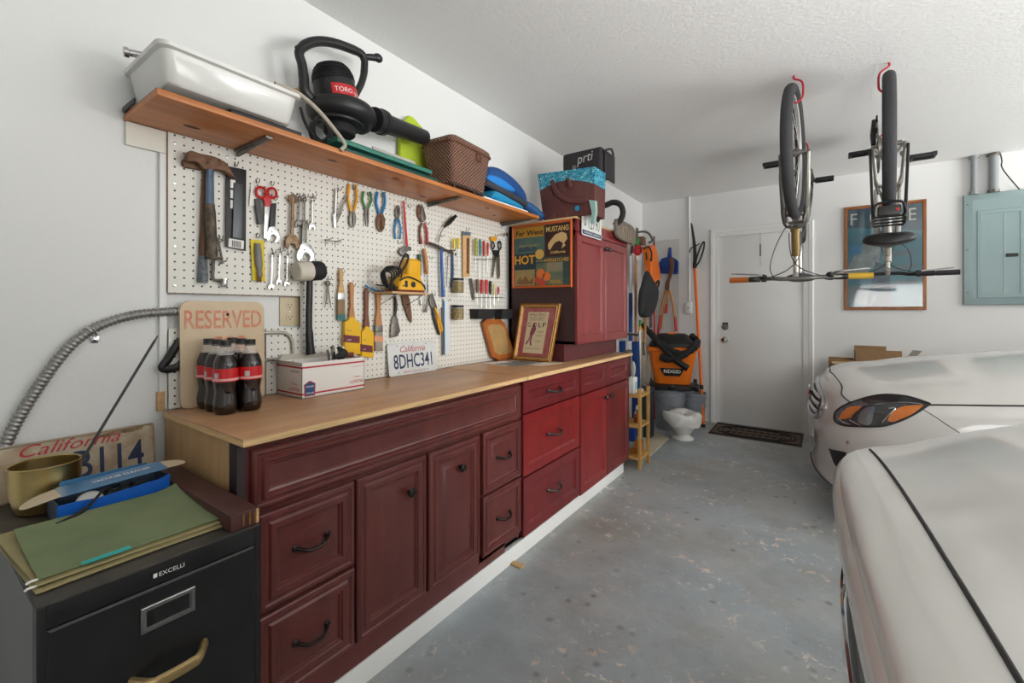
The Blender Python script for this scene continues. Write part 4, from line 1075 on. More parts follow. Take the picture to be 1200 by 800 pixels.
t = Tool('screw_clamp', 258, 280, 'small bright metal clamp hanging behind the hammer grips', 'clamp', hold='the small metal clamp', hk=(257, 279))
t.tube('frame', M_dsteel, [(261, 303), (251, 304), (250, 315), (250, 327), (259, 329)], .005, TX, 2); t.tube('screw', M_dsteel, [(255, 278), (258, 292), (261, 309)], .0035, TX, 2); t.tube('crossbar', M_dsteel, [(253, 287), (262, 281)], .002, TX, 1); t.tube('crossbar', M_dsteel, [(257, 309), (266, 305)], .0025, TX, 1)
b = MB(); c = onx(263, 336, TX); b.lathe([(.008, 0), (.0095, .004), (.0095, .022), (.013, .024), (.013, .028), (.001, .028)], c, (0, 0, 1), 16); b.build('cup', M_chrome, t.e)
# carded black tool
t = Tool('carded_tool', 277, 195, 'black carded blister pack with white size stickers beside the hammers', 'tool pack', hold='the black blister pack', hk=(275, 193))
t.plate('backing_card', M_black, [(265, 194), (288.5, 199), (288, 294), (264.5, 289)], .003); t.plate('tool_body', mat('grey_steel_tool', (70, 72, 74), .35, .5), [(274, 214), (284, 216), (283, 280), (272, 278)], .008, TX + .006, .002)
for y in (210, 222, 234): t.plate('size_sticker', M_paper, [(270, y), (276, y + 1.2), (276, y + 11), (270, y + 9.8)], .001, TX + .0035)
t.plate('barcode_label', M_paper, [(268, 279), (286, 282), (285.5, 292), (267.5, 289)], .001, TX + .0025)
for k in range(6): t.plate('barcode_bar', M_ink, [(272 + k * 1.9, 281.5 + k * .3), (272.9 + k * 1.9, 281.7 + k * .3), (272.8 + k * 1.9, 289 + k * .3), (271.9 + k * 1.9, 288.8 + k * .3)], .0006, TX + .0035, 0)
# scissors, cutter, small wrench
t = Tool('box_cutter', 299, 218, 'grey box cutter on a white card half behind the red scissors', 'cutter', hold='the box cutter card', hk=(300, 213))
t.plate('card', M_paper, [(294, 217), (303, 220), (301, 240), (292, 242)], .001, TX - .004); t.plate('body', mat('cutter_grey', (72, 72, 74), .5), [(298, 233), (305, 232), (308, 262), (302, 263)], .012, TX, .002)
t = Tool('scissors', 312, 219, 'scissors with red plastic handles and long silver blades', 'scissors', hold='the red scissors', hk=(317, 216))
t.ring('handle', M_red, 306, 225.5, .0175, .0048, TX + .006, sy=1.15); t.ring('handle', M_red, 319, 226, .0155, .0048, TX + .006, sy=1.2)
t.plate('pivot_body', M_red, [(308, 230), (318, 231), (316.5, 242), (310.5, 242)], .007, TX + .006, .001)
t.plate('blade', M_steel, [(310, 241), (315.5, 241), (315, 255), (311, 279), (309, 279)], .003, TX + .006); t.plate('blade', M_steel, [(312, 241), (316.5, 241.5), (312.5, 279), (311, 280)], .002, TX + .003)
t = Tool('adjustable_wrench', 320, 236, 'small adjustable wrench with a black grip just below the red scissors', 'wrench', hold='the small black grip wrench', hk=(321, 233))
t.plate('handle', M_black, [(317, 238), (323.5, 238), (322, 267), (315.5, 267)], .008, TX, .002)
def adj(t, px, py, k, m, x=TX):
    o = [(-.8, -1.6), (.5, -1.7), (1.1, -.9), (1.6, .2), (1.5, 1.3), (.9, 2.0), (.3, 1.9), (.8, 1.1), (.7, .4), (.0, .1), (-.5, .5), (-.9, 1.6), (-1.5, 1.2), (-1.6, .2), (-1.2, -.7)]
    t.plate('jaw', m, [(px + a * k, py + b_ * k) for a, b_ in o], .009, x, .0015, sm=2); t.disc('worm_screw', M_dsteel, px - .3 * k, py - .5 * k, .004, .011, x)
adj(t, 319.5, 274, 5, M_chrome)
t = Tool('utility_knife', 302, 281, 'grey utility knife on a yellow card below the scissors', 'knife', hold='the yellow carded knife', hk=(300, 277))
t.plate('card', mat('yellow_card', (222, 196, 44), .6), [(293.5, 280), (309.5, 282), (311, 330), (296, 328)], .001, TX - .004); t.tube('body', mat('grey_plastic_tool', (128, 126, 122), .5), [(302, 285), (303, 305), (305, 324)], [.010, .0125, .009], TX + .004, 4, 10); t.plate('blade_cover', M_rust, [(301, 318), (307, 319), (306, 331), (302, 329)], .004, TX + .006)
# combination and open-ended wrenches
def comb(px0, py0, px1, py1, k, lab, m=M_chrome, x=TX, name='combination_wrench', grp='small wrenches on the pegboard', hold=None):
    t = Tool(name, px0, py0, lab, 'wrench', grp, hold=hold, hk=(px0, py0 - 4))
    t.tube('shank', m, [(px0, py0), (px1, py1)], .0032 * k, x, 1, 8, flat=((1, 0, 0), .7)); t.ring('ring_end', m, px0, py0, .0062 * k, .0024 * k, x, 14)
    s = 3.1 * k * (957 - px1) / 640
    o = [(-.5, -1.2), (.5, -1.2), (1.2, -.2), (1.2, .9), (.7, 1.3), (.45, .4), (-.45, .4), (-.7, 1.3), (-1.2, .9), (-1.2, -.2)]
    t.plate('open_end', m, [(px1 + a * s, py1 + b_ * s) for a, b_ in o], .005 * k, x, .0008); return t
comb(319, 299, 318, 336, 1.0, 'leftmost of three small chrome wrenches under the scissors', hold='the leftmost small wrench'); comb(328, 297, 327, 330, .95, 'middle of three small chrome wrenches under the scissors', hold='the middle small wrench'); comb(337, 300, 336.5, 332, .95, 'rightmost of three small chrome wrenches under the scissors', hold='the rightmost small wrench')
t = comb(343.5, 233, 342, 283, 2.3, 'big rusty open-ended wrench above the white rubber mallet', mat('rusty_wrench_steel', (124, 92, 66), .6, .5, scale=50, col2=(160, 138, 112)), TX + .006, 'open_ended_wrench', None, hold='the big rusty wrench')
comb(351, 233, 350, 262, 1.3, 'dark steel wrench hanging right beside the big rusty wrench', M_dsteel, hold='the dark steel wrench'); comb(357, 234, 357, 262, 1.2, 'dull steel wrench hanging above the chrome adjustable wrench', M_dsteel, hold='the dull steel wrench'); comb(366.5, 233.5, 366, 265, 1.2, 'bright chrome wrench, last of the row right of the rusty wrench', hold='the bright chrome wrench')
t = Tool('adjustable_wrench', 357, 263, 'chrome adjustable wrench with a wide jaw above the mallet head', 'wrench', hold='the chrome adjustable wrench', hk=(356, 260))
t.plate('handle', M_dsteel, [(354, 262), (359.5, 262), (359, 292), (353, 292)], .008, TX + .008, .002); adj(t, 358, 296, 6.5, M_chrome, TX + .008)
# rubber mallet
t = Tool('rubber_mallet', 362, 318, 'rubber mallet with white and black head and long black handle', 'mallet', hold='the rubber mallet', hk=(352, 330))
c0, c1 = onx(346.5, 318, -1.652), onx(377, 317, -1.658)
ax_ = (c1 - c0); L_ = ax_.length; ax_.normalize()
b = MB(); b.lathe([(.001, 0), (.033, 0), (.037, .004), (.038, L_ * .52)], c0, ax_, 28); b.build('white_face', mat('ivory_rubber', (206, 200, 186), .6), t.e)
b = MB(); b.lathe([(.038, L_ * .52), (.039, L_ * .54), (.039, L_ * .92), (.035, L_), (.001, L_)], c0, ax_, 28); b.build('black_head', M_rubber, t.e)
t.tube('handle', M_black, [(363, 326), (362.5, 350), (362, 380), (363, 400), (364, 415)], [.012, .013, .013, .016, .018], -1.662, 4, 12, flat=((1, 0, 0), .75))
# pliers row
def pliers(name, px, py0, py1, w, lab, gm, jm, hold, jaw=1.0, spread=1.0, ym=None, gr=.0052, lean=0):
    t = Tool(name, px, py0 + 5, lab, 'pliers', hold=hold, hk=(px, py0 + 4))
    ym = ym or py0 + (py1 - py0) * .62
    for s, x in ((-1, TX), (1, TX + .002)):
        t.tube('handle', gm, [(px + s * w * .72, py0, x), (px + s * w * 1.0 * spread, py0 + (ym - py0) * .45, x), (px + s * w * .62, py0 + (ym - py0) * .8, x), (px + s * w * .3 + lean, ym, x)], gr, sm=4)
        j = jaw
        t.plate('jaw', jm, [(px - s * w * .35 + lean, ym - 2), (px + s * w * .42 + lean, ym - 1), (px + s * w * .78 * j + lean, ym + (py1 - ym) * .35), (px + s * w * .62 * j + lean, ym + (py1 - ym) * .8), (px + s * .3 + s * w * .12 + lean, py1), (px + s * .3 + lean, ym + 2)], .007, x, .001)
    t.disc('pivot', M_dsteel, px + lean, ym + 1.5, .0045, .014); return t
t = Tool('locking_pliers', 395, 224, 'silver locking pliers with splayed handles left of the yellow pliers', 'pliers', hold='the silver locking pliers', hk=(396, 222))
t.tube('handle', M_chrome, [(394, 221), (393.5, 238), (393, 254)], .006, TX); t.tube('handle', M_steel, [(407, 229), (402, 240), (398, 250)], .0045, TX + .004); t.plate('jaw', M_chrome, [(390, 250), (395, 250), (394, 266), (391.5, 267)], .008); t.plate('jaw', M_dsteel, [(395, 250), (401, 248), (397, 256), (393.5, 264)], .007); t.disc('pivot', M_dsteel, 395, 252, .005, .014)
pliers('combination_pliers', 413, 216, 267, 5.2, 'pliers with yellow handles and dark jaws near the top of the pegboard', M_yellow, M_dsteel, 'the yellow pliers', gr=.0058)
pliers('needle_nose_pliers', 430, 224.5, 265, 5.2, 'needle nose pliers with green handles between yellow and blue ones', M_green, M_dsteel, 'the green pliers', jaw=.55, ym=244)
pliers('end_cutters', 446, 225, 272, 5.2, 'end cutting pincers with blue handles and wide dark jaws', M_blue, M_rust, 'the blue pincers', jaw=1.25, ym=250, gr=.0062)
pliers('wire_cutters', 466, 280, 240, 3.6, 'upside down cutters with blue handles beside the red pipe wrench', M_blue, M_dsteel, 'the upside down blue cutters', ym=256, gr=.0048)
b = MB(); p = onx(393, 283, PEGX)
for dy in (-.045, .0): b.tube(catmull([p + V((.001, dy + .03, .012)), p + V((.010, dy + .0, .0)), p + V((.03, dy - .02, -.004)), p + V((.034, dy - .022, -.03))], 5), .0018, 6)
b.tube([p + V((.012, -.05, -.001)), p + V((.012, .02, -.001))], .0018, 6); tag(b.build('double_hook', M_peg_hook), 'empty double wire hook on the bare pegboard right of the mallet', 'hook')
t = Tool('pipe_wrench', 474, 238, 'pipe wrench with a long red handle and dark jaw', 'wrench', hold='the red pipe wrench', hk=(478, 242))
t.tube('handle', M_red, [(473, 235), (475, 262), (477, 289)], [.0052, .0058, .0068], TX + .004, 3, 8, flat=((1, 0, 0), .7)); t.plate('jaw', M_dsteel, [(469, 291), (474, 288), (481, 289), (481.5, 294), (478, 293), (475, 297), (479, 299), (477, 302), (470, 299), (467, 295)], .012, TX + .004, .002)
t = Tool('pruning_shears', 495, 258, 'pruning shears with faded red handles and dark curved blades pointing up', 'shears', hold='the pruning shears', hk=(499, 262))
t.plate('blade', M_rust, [(490, 254), (489, 246), (491, 239), (494, 246), (497, 257), (494, 260)], .006, sm=2); t.plate('blade', M_dsteel, [(494, 239), (498, 250), (499, 257), (495, 260), (493, 252)], .005, TX + .004, sm=2)
t.disc('pivot', M_chrome, 495, 259, .006, .016); t.tube('handle', M_rust, [(494, 261), (492, 270), (493, 286)], [.005, .006, .0068], TX); t.tube('handle', M_redgrip, [(497, 261), (500, 270), (500.5, 286)], [.005, .007, .0075], TX + .003); t.tube('grip', M_redgrip, [(492.3, 276), (494, 286)], .0078, TX, 1)
# compass dividers, brushes
t = Tool('dividers', 384, 330, 'small steel dividers with a round hinge below the empty hook', 'dividers', hold='the steel dividers', hk=(384, 326))
t.ring('hinge', M_dsteel, 384, 332, .010, .0032); t.tube('leg', M_dsteel, [(384, 335), (383, 348), (380.5, 361)], [.003, .0026, .0016], TX, 3); t.tube('leg', M_dsteel, [(384, 335), (386, 348), (388, 361)], [.003, .0026, .0016], TX, 3); t.tube('crossbar', M_dsteel, [(379, 331), (390, 333)], .0018, TX, 1)
def brush(px, y0, yf, y1, w, lab, hm, fm, bm_, hold, grp=None):
    t = Tool('paint_brush', px, y0 + 2, lab, 'paint brush', grp, hold=hold, hk=(px, y0 + 3))
    t.plate('handle', hm, [(px - w * .25, y0), (px + w * .25, y0), (px + w * .5, y0 + 6), (px + w * .38, y0 + (yf - y0) * .6), (px + w * .75, yf), (px - w * .75, yf), (px - w * .38, y0 + (yf - y0) * .6), (px - w * .5, y0 + 6)], .010, TX + .002, .003, sm=2)
    if fm: t.plate('ferrule', fm, [(px - w * .8, yf), (px + w * .8, yf), (px + w * .85, yf + 8), (px - w * .85, yf + 8)], .013, TX + .002, .002)
    if bm_: t.plate('bristles', bm_, [(px - w * .82, yf + 8), (px + w * .82, yf + 8), (px + w * .9, y1), (px - w * .9, y1)], .012, TX + .002, .003)
    return t
M_brist = mat('tan_bristles', (142, 118, 88), .8, var=.3, scale=120, stretch=(1, 8, .3))
t = brush(399.5, 315, 343, 369, 5.0, 'paint brush with a light wood handle and teal-tipped bristles', M_wood, M_steel, M_brist, 'the light wood paint brush')
t.plate('painted_tip', mat('teal_paint', (58, 110, 108), .5), [(395.5, 367), (404, 368), (404, 376), (395, 375)], .012, TX + .002, .002)
M_purdy = mat('yellow_sleeve_card', (226, 178, 24), .55); M_maroon = mat('maroon_print', (106, 44, 52), .6)
for px, w, y0, ys, y1, lab, hold, mid in ((412, 9.5, 331, 372, 415, 'paint brush in the larger yellow card sleeve, wooden handle up', 'the larger sleeved brush', 'CHINEX'), (429.5, 7.2, 338, 383, 419, 'paint brush in the smaller yellow card sleeve, second of two', 'the smaller sleeved brush', 'XL')):
    t = brush(px, y0, ys + 4, y1, 5.0 if w > 8 else 4.6, lab, M_handle_wood if w > 8 else mat('reddish_brown_handle', (120, 72, 48), .5), None, None, hold)
    t.plate('card_sleeve', M_purdy, [(px - w * .25, ys - 1), (px + w * .3, ys), (px + w * .5, ys + 4), (px + w, ys + 6), (px + w * .98, y1), (px - w, y1 - 2), (px - w * .95, ys + 5), (px - w * .5, ys + 3)], .018, TX + .006, .002)
    s_ = t.last; t.plate('maroon_stripe', M_maroon, [(px - w, ys + 20), (px + w, ys + 22), (px + w, ys + 30), (px - w, ys + 28.5)], .001, TX + .0155, 0)
    P_ = .0254 / (9.21 * (957 - px) / 752)
    t.text('Purdy', px - w * .6, ys + 16.5, .024 * w / 9.5, .008, M_maroon, TX + .0154); t.text(mid, px - w * .55, ys + 27, .020 * w / 9.5, .0055, M_paper, TX + .0164)
t = brush(443.5, 341, 381, 411, 5.2, 'wide paint brush with clear bristle cover right of the yellow sleeves', M_handle_wood, M_dsteel, mat('grey_bristle_cover', (150, 140, 128), .4, var=.2, scale=30), 'the wide paint brush')
t.plate('label', mat('orange_label', (214, 150, 110), .6), [(438.8, 393), (448.8, 394), (449, 401), (438.6, 400)], .001, TX + .009, 0)
t = Tool('plastic_hook', 437, 337, 'bright blue plastic double hook under the little wooden shelf', 'hook'); t.tube('arm', M_blue, [(428, 334.5), (434, 337.5), (441, 340.5), (449, 341.5)], .004, TX + .01, 4); t.tube('peg', M_blue, [(443, 339), (442, 344)], .003, TX + .01, 1)
# small shelf, yellow palm sander with black cord
t = thing('small_shelf', onx(445, 328, PEGX), 'little plywood shelf on wire brackets fixed to the pegboard', 'shelf')
zsh = 1.278; ya, yb = onx(437, 318, PEGX).y, onx(480, 320, PEGX).y
b = MB(); b.box((PEGX + .001, ya, zsh), (PEGX + .135, yb, zsh + .010), .001); b.build('board', M_wood, t)
for y in (ya + .03, yb - .03):
    b = MB(); b.tube(catmull([V((PEGX + .002, y, zsh - .05)), V((PEGX + .008, y, zsh - .052)), V((PEGX + .125, y, zsh - .003)), V((PEGX + .130, y, zsh + .012))], 3), .0018, 6); b.tube([(PEGX + .002, y, zsh - .0025), (PEGX + .13, y, zsh - .0025)], .0018, 6); b.build('bracket', M_peg_hook, t)
zt_ = zsh + .0105
M_dew = mat('power_tool_yellow', (226, 168, 26), .42)
sa = thing('power_sander', (PEGX + .07, (ya + yb) / 2, zt_), 'yellow and black electric sander standing on the little wooden shelf', 'sander')
y0 = ya + .055; ym = (y0 + yb) / 2
b = MB(); b.box((PEGX + .02, y0, zt_ + .002), (PEGX + .115, yb - .008, zt_ + .010), .002); b.build('pad', mat('dark_red_pad', (120, 40, 34), .7), sa)
b = MB(); b.loft([rrect(PEGX + .018, y0, PEGX + .118, yb - .004, zt_ + .010, .02), rrect(PEGX + .020, y0 + .004, PEGX + .116, yb - .008, zt_ + .05, .024), rrect(PEGX + .026, y0 + .02, PEGX + .108, yb - .012, zt_ + .075, .03), rrect(PEGX + .03, y0 + .07, PEGX + .10, yb - .008, zt_ + .09, .02), rrect(PEGX + .034, y0 + .078, PEGX + .096, yb - .006, zt_ + .152, .018), rrect(PEGX + .045, y0 + .088, PEGX + .085, yb - .014, zt_ + .163, .012)]); b.build('housing', M_dew, sa)
b = MB(); b.box((PEGX + .1165, y0 + .035, zt_ + .022), (PEGX + .1185, y0 + .05, zt_ + .052)); b.box((PEGX + .1165, y0 + .02, zt_ + .025), (PEGX + .1185, y0 + .033, zt_ + .030)); b.tube(catmull([V((PEGX + .119, y0 + .004, zt_ + .052)), V((PEGX + .117, y0 + .06, zt_ + .07)), V((PEGX + .119, yb - .03, zt_ + .045)), V((PEGX + .119, yb - .006, zt_ + .016))], 5), .004, 6); b.build('black_trim', M_black, sa)
MB().lathe([(.014, 0), (.014, .002), (.001, .002)], (PEGX + .1175, y0 + .085, zt_ + .036), (1, 0, 0), 18).build('round_label', M_black, sa)
b = MB()
for k in range(5):
    r = .042 + .006 * k
    b.tube([V((PEGX + .055 + .012 * k, y0 - .022 + r * .75 * math.cos(a), zt_ + .058 + r * .85 * math.sin(a + .55 * math.cos(a)))) for a in [2 * PI * i / 24 for i in range(24)]], .0036, 6, closed=True)
b.tube(catmull([V((PEGX + .09, y0 - .05, zt_ + .016)), V((PEGX + .10, y0 - .01, zt_ + .06)), V((PEGX + .10, y0 + .05, zt_ + .12)), V((PEGX + .095, y0 + .075, zt_ + .168)), V((PEGX + .085, y0 + .06, zt_ + .175)), V((PEGX + .085, y0 + .02, zt_ + .10))], 5), .005, 6)
b.tube(catmull([V((PEGX + .09, y0 - .045, zt_ + .03)), V((PEGX + .10, y0 - .08, zt_ + .024)), V((PEGX + .10, y0 - .115, zt_ + .026))], 4), .0036, 6)
b.build('power_cord', M_rubber, sa)
# scrapers, snips, chisels
t = Tool('putty_knife', 462, 347, 'putty knife with a black handle hanging left of the licence plate corner', 'putty knife', hold='the black putty knife', hk=(461, 344))
t.tube('handle', M_black, [(463, 347), (464, 358), (463, 371)], [.006, .0075, .006], TX, 3, 10); t.plate('blade', M_dsteel, [(460.5, 370), (465, 370), (469, 388), (465, 394), (457.5, 396), (458, 384)], .003)
t = Tool('hand_shears', 474, 333, 'rusty old hand shears hanging point down below the small shelf', 'shears', hold='the rusty shears', hk=(474, 328))
t.ring('bow', M_dsteel, 472, 338, .0125, .0028, sy=.9); t.ring('bow', M_dsteel, 477.5, 337, .0125, .0028, TX + .003, sy=.9); t.plate('blade', M_rust, [(471, 345), (477, 343), (481, 358), (482.5, 376), (480, 376), (474, 360)], .005, sm=2); t.disc('pivot', M_dsteel, 475, 347, .004, .01)
t = Tool('chisel', 492, 299, 'gouge with a dark green handle and bright steel blade', 'chisel', hold='the dark green gouge', hk=(491, 296)); t.tube('handle', M_dgreen, [(491, 298), (491.5, 311), (492, 322)], [.0085, .0095, .008], TX, 3, 10); t.tube('blade', M_chrome, [(492, 322), (493, 345), (494, 358)], [.003, .0045, .007], TX, 3, 8, flat=((1, 0, 0), .5))
t = Tool('chisel', 499, 292, 'gouge with a plain wooden handle and wide steel blade', 'chisel', hold='the wooden gouge', hk=(503, 302)); t.tube('handle', M_handle_wood, [(497, 291), (499, 305), (500.5, 321)], [.0085, .0105, .009], TX + .006, 3, 10); t.tube('blade', M_dsteel, [(500.5, 321), (501, 345), (499, 366)], [.003, .005, .009], TX + .006, 3, 8, flat=((1, 0, 0), .5))
t = Tool('aviation_snips', 507, 347, 'aviation snips with yellow and black handles hanging jaws up', 'snips', hold='the aviation snips', hk=(506, 344))
t.plate('jaw', M_dsteel, [(503, 354), (504, 346), (506.5, 344), (509, 352), (512, 361), (507, 362)], .008, sm=2); t.tube('handle', M_yellow, [(509, 360), (514, 372), (518.5, 388)], [.0065, .0075, .006], TX + .004, 3); t.tube('handle', M_black, [(507, 360), (509, 374), (515, 392)], [.0065, .007, .006], TX, 3); t.tube('grip', M_yellow, [(512, 372), (516, 391)], .0068, TX, 1)
# stubby paddle-handled driver, blue hammers, rods, rule
t = Tool('stubby_scraper', 519, 270, 'scraper with a black paddle handle pointing up to the right', 'scraper', hold='the black handled scraper', hk=(516, 276)); t.tube('handle', M_black, [(521, 266), (527, 260), (534, 253)], [.006, .0115, .0095], TX + .012, 3, 10); t.tube('shaft', M_steel, [(521, 266), (517, 272), (514, 284)], [.0028, .0028, .005], TX + .008, 2, 8)
t = Tool('tack_hammer', 516, 290, 'hammer with a long bright blue handle and black head end', 'hammer', hold='the long blue hammer', hk=(516, 294)); t.tube('head', M_dsteel, [(503.5, 285, TX + .03), (516, 290, TX + .012)], [.0085, .010], sm=1, n=12); t.tube('claw', M_dsteel, [(516, 290), (525, 294), (533, 293)], [.010, .007, .003], TX + .012, 3); t.tube('handle', mat('bright_blue_steel', (44, 92, 160), .4), [(517, 291), (518, 320), (519.5, 348)], [.0085, .009, .0105], TX + .012, 3, 10)
t = Tool('tack_hammer', 530, 296, 'slimmer hammer with a dull blue handle right of the long blue one', 'hammer', hold='the slimmer blue hammer', hk=(529, 294)); t.tube('head', M_dsteel, [(526, 295, TX + .004), (534, 298, TX)], [.006, .008], sm=1, n=10); t.tube('handle', mat('dull_blue_grip', (52, 78, 124), .5), [(530, 297), (530.5, 318), (529.5, 336)], [.006, .007, .009], TX, 3, 10)
t = Tool('steel_punch', 524.5, 302, 'long thin steel punch hanging between the two blue hammers', 'punch', hold='the steel punch', hk=(524.5, 299)); t.tube('shaft', M_dsteel, [(525, 300), (524, 320), (523.5, 336)], [.0035, .003, .002], TX, 2)
t = Tool('steel_rule', 523, 352, 'white and blue flat rule hanging under the long blue hammer', 'ruler', hold='the white rule', hk=(523, 351)); t.plate('rule', mat('white_rule', (214, 216, 216), .4), [(520, 349), (526.5, 350), (528, 415), (520.5, 416)], .002); t.plate('blue_edge', M_blue, [(519.8, 352), (521, 352), (521.5, 415), (520.3, 416)], .003, TX + .001)
t = Tool('wood_dowel', 517.5, 385, 'thin brown dowel hanging along the left edge of the white rule', 'dowel'); t.tube('rod', M_leather, [(517.5, 360), (518, 416)], .0035, TX, 1)
# screwdrivers
def driver(px, y0, yh, y1, lab, hm, r=.0085, lean=0, grp='screwdrivers on the pegboard'):
    t = Tool('screwdriver', px, y0, lab, 'screwdriver', grp); t.tube('handle', hm, [(px, y0), (px, y0 + 2), (px, yh - 4), (px, yh)], [r * .7, r, r, r * .6], TX + .010, 1, 8); t.tube('shaft', M_steel, [(px, yh), (px + lean, y1)], .0026, TX + .010, 1, 6); return t
M_ydrv = mat('amber_clear_plastic', (214, 190, 50), .3); M_tealg = mat('teal_grip', (24, 130, 128), .45); M_brng = mat('brown_grip', (98, 74, 54), .5)
driver(532, 279, 292, 305, 'short yellow screwdriver, left one of the yellow pair', M_ydrv); driver(537.5, 279, 292, 321, 'yellow screwdriver with black collar above the upper jar', M_ydrv)
driver(557.5, 279, 300, 318, 'olive yellow screwdriver, first in the upper wire rack', mat('olive_grip', (164, 160, 44), .45)); driver(562.5, 280, 300, 326, 'teal screwdriver, second in the upper wire rack', M_tealg, .007); driver(567, 282, 300, 327, 'orange red screwdriver, third in the upper wire rack', mat('orange_red_grip', (178, 60, 40), .45)); driver(571.5, 284, 300, 318, 'red screwdriver, last in the upper wire rack', M_red, .007)
for k, (px, y0, yh, y1, nm, m) in enumerate(((559, 327, 343, 357, 'brown screwdriver, first in the lower rack over the black bins', M_brng), (564.5, 327.5, 344, 361, 'red screwdriver, second in the lower rack over the black bins', M_red), (570, 327.5, 344, 361, 'bright red screwdriver, third in the lower rack over the black bins', mat('bright_red_grip', (204, 40, 40), .4)), (574.5, 329, 345, 362, 'black screwdriver, fourth in the lower rack over the black bins', M_black), (579, 332, 346, 358, 'pale yellow screwdriver, fifth in the lower rack over the black bins', mat('pale_yellow_grip', (214, 204, 130), .4)), (584, 336, 345, 352, 'short red screwdriver at the right end of the lower rack', M_red))):
    driver(px, y0, yh, y1, nm, m, .0095 if k < 4 else .0075)
for y, xa, xb, lab in ((304, 554, 577, 'wire tool rack holding the upper row of screwdrivers'), (348.5, 554.5, 587, 'wire tool rack holding the lower row of screwdrivers')):
    a, c = onx(xa, y, PEGX), onx(xb, y, PEGX); b = MB()
    for o in (.009, .036): b.tube([a + V((o, 0, 0)), c + V((o, 0, 0))], .0016, 6)
    for i in range(8): q = a.lerp(c, i / 7); b.tube([q + V((.001, 0, 0)), q + V((.036, 0, 0))], .0013, 6)
    tag(b.build('tool_rack', M_peg_hook), lab, 'rack')
t = Tool('carded_saw', 546, 273, 'tan carded tool in a tall narrow pack right of the yellow screwdrivers', 'tool pack', hold='the tan carded tool', hk=(546, 269)); t.plate('card', mat('tan_card', (206, 164, 116), .7, var=.1, scale=40), [(542, 274), (551, 275), (550.5, 324), (542.5, 325)], .003); t.plate('card_top', mat('slate_card', (84, 104, 116), .6), [(542, 271), (551.5, 272), (551.5, 276), (542, 275.5)], .004, TX + .001); t.plate('blade', M_rust, [(547, 279), (550, 279), (549.5, 321), (547, 320)], .003, TX + .003)
t = Tool('scissors', 581, 284, 'black handled scissors at the right end of the pegboard', 'scissors', hold='the black scissors', hk=(580, 276))
t.ring('handle', M_black, 577.5, 287.5, .0155, .005, sy=1.35); t.ring('handle', M_black, 585.5, 287.5, .0155, .005, sy=1.7); t.plate('pivot_body', M_black, [(577, 293), (585, 293), (584, 301), (580, 301)], .008); t.plate('blade', M_steel, [(578.5, 299), (581.5, 300), (578, 324), (576.5, 325)], .003); t.plate('blade', M_steel, [(582, 300), (585.5, 299), (586, 324), (583.5, 327)], .003); t.plate('yellow_cap', M_yellow, [(575, 278), (580, 277), (581.5, 281), (577, 283)], .012, TX + .004, .002, sm=2)
t = Tool('flat_file', 553, 328, 'narrow grey file hanging below the tan carded tool', 'file'); t.plate('blade', M_dsteel, [(550, 326), (553, 326), (556.5, 350), (554.5, 352)], .003)
# glass jars of small parts screwed to the board
M_hardware = mat('brass_screws', (206, 186, 138), .45, .3, scale=150, col2=(128, 108, 72), bump=.6, bscale=120)
M_jar = mat('jar_glass', (240, 240, 232), .04, trans=1.0, ior=1.2)
for y0, y1, lab in ((326, 343, 'upper glass jar of small screws mounted on the pegboard'), (357.5, 374.5, 'lower glass jar of small screws mounted on the pegboard')):
    c = onx(536.5, y1, PEGX + .034); zt2 = onx(536.5, y0, PEGX + .034).z
    t = thing('glass_jar', c, lab, 'jar', 'jars of screws on the pegboard'); h = zt2 - c.z; r = .0335
    MB().lathe([(r * .9, 0), (r, .004), (r, h * .78), (r * .9, h * .86)], c, n=28).build('glass', M_jar, t)
    MB().lathe([(.001, .003), (r * .93, .003), (r * .94, .006), (r * .94, h * .74), (.001, h * .76)], c, n=24).build('screws', M_hardware, t)
    MB().lathe([(r * .95, h * .84), (r * 1.0, h * .86), (r * 1.0, h), (.001, h)], c, n=28).build('lid', M_black, t)
for xa, xb, lab in ((546, 568, 'left black plastic bin on the pegboard above the wooden plaque'), (575, 592, 'right black plastic bin on the pegboard by the tall cabinet')):
    a, c = onx(xa, 374, PEGX), onx(xb, 374, PEGX); z0, z1 = onx(xa, 374, PEGX + .03).z, onx(xa, 362, PEGX + .03).z
    b = MB(); y0, y1 = a.y + .03, min(c.y + .02, 2.345)
    b.loft([rrect(PEGX + .001, y0 + .006, PEGX + .062, y1 - .006, z0, .005, 3), rrect(PEGX + .001, y0, PEGX + .072, y1, z1, .005, 3), rrect(PEGX + .004, y0 + .003, PEGX + .069, y1 - .003, z1, .004, 3), rrect(PEGX + .005, y0 + .008, PEGX + .058, y1 - .008, z0 + .004, .004, 3)]); tag(b.build('plastic_bin', M_rubber), lab, 'bin', 'black bins on the pegboard')
t = Tool('spring_clamp', 593, 275, 'small chrome clamp at the top corner of the pegboard by the cabinet', 'clamp'); b = MB(); p = onx(592, 275, PEGX + .02); b.cyl(p + V((-.018, 0, 0)), p + V((.015, .0, 0)), .012, n=16); b.cyl(p + V((0, -.03, 0)), p + V((0, .022, 0)), .007, n=14); b.build('body', M_chrome, t.e)

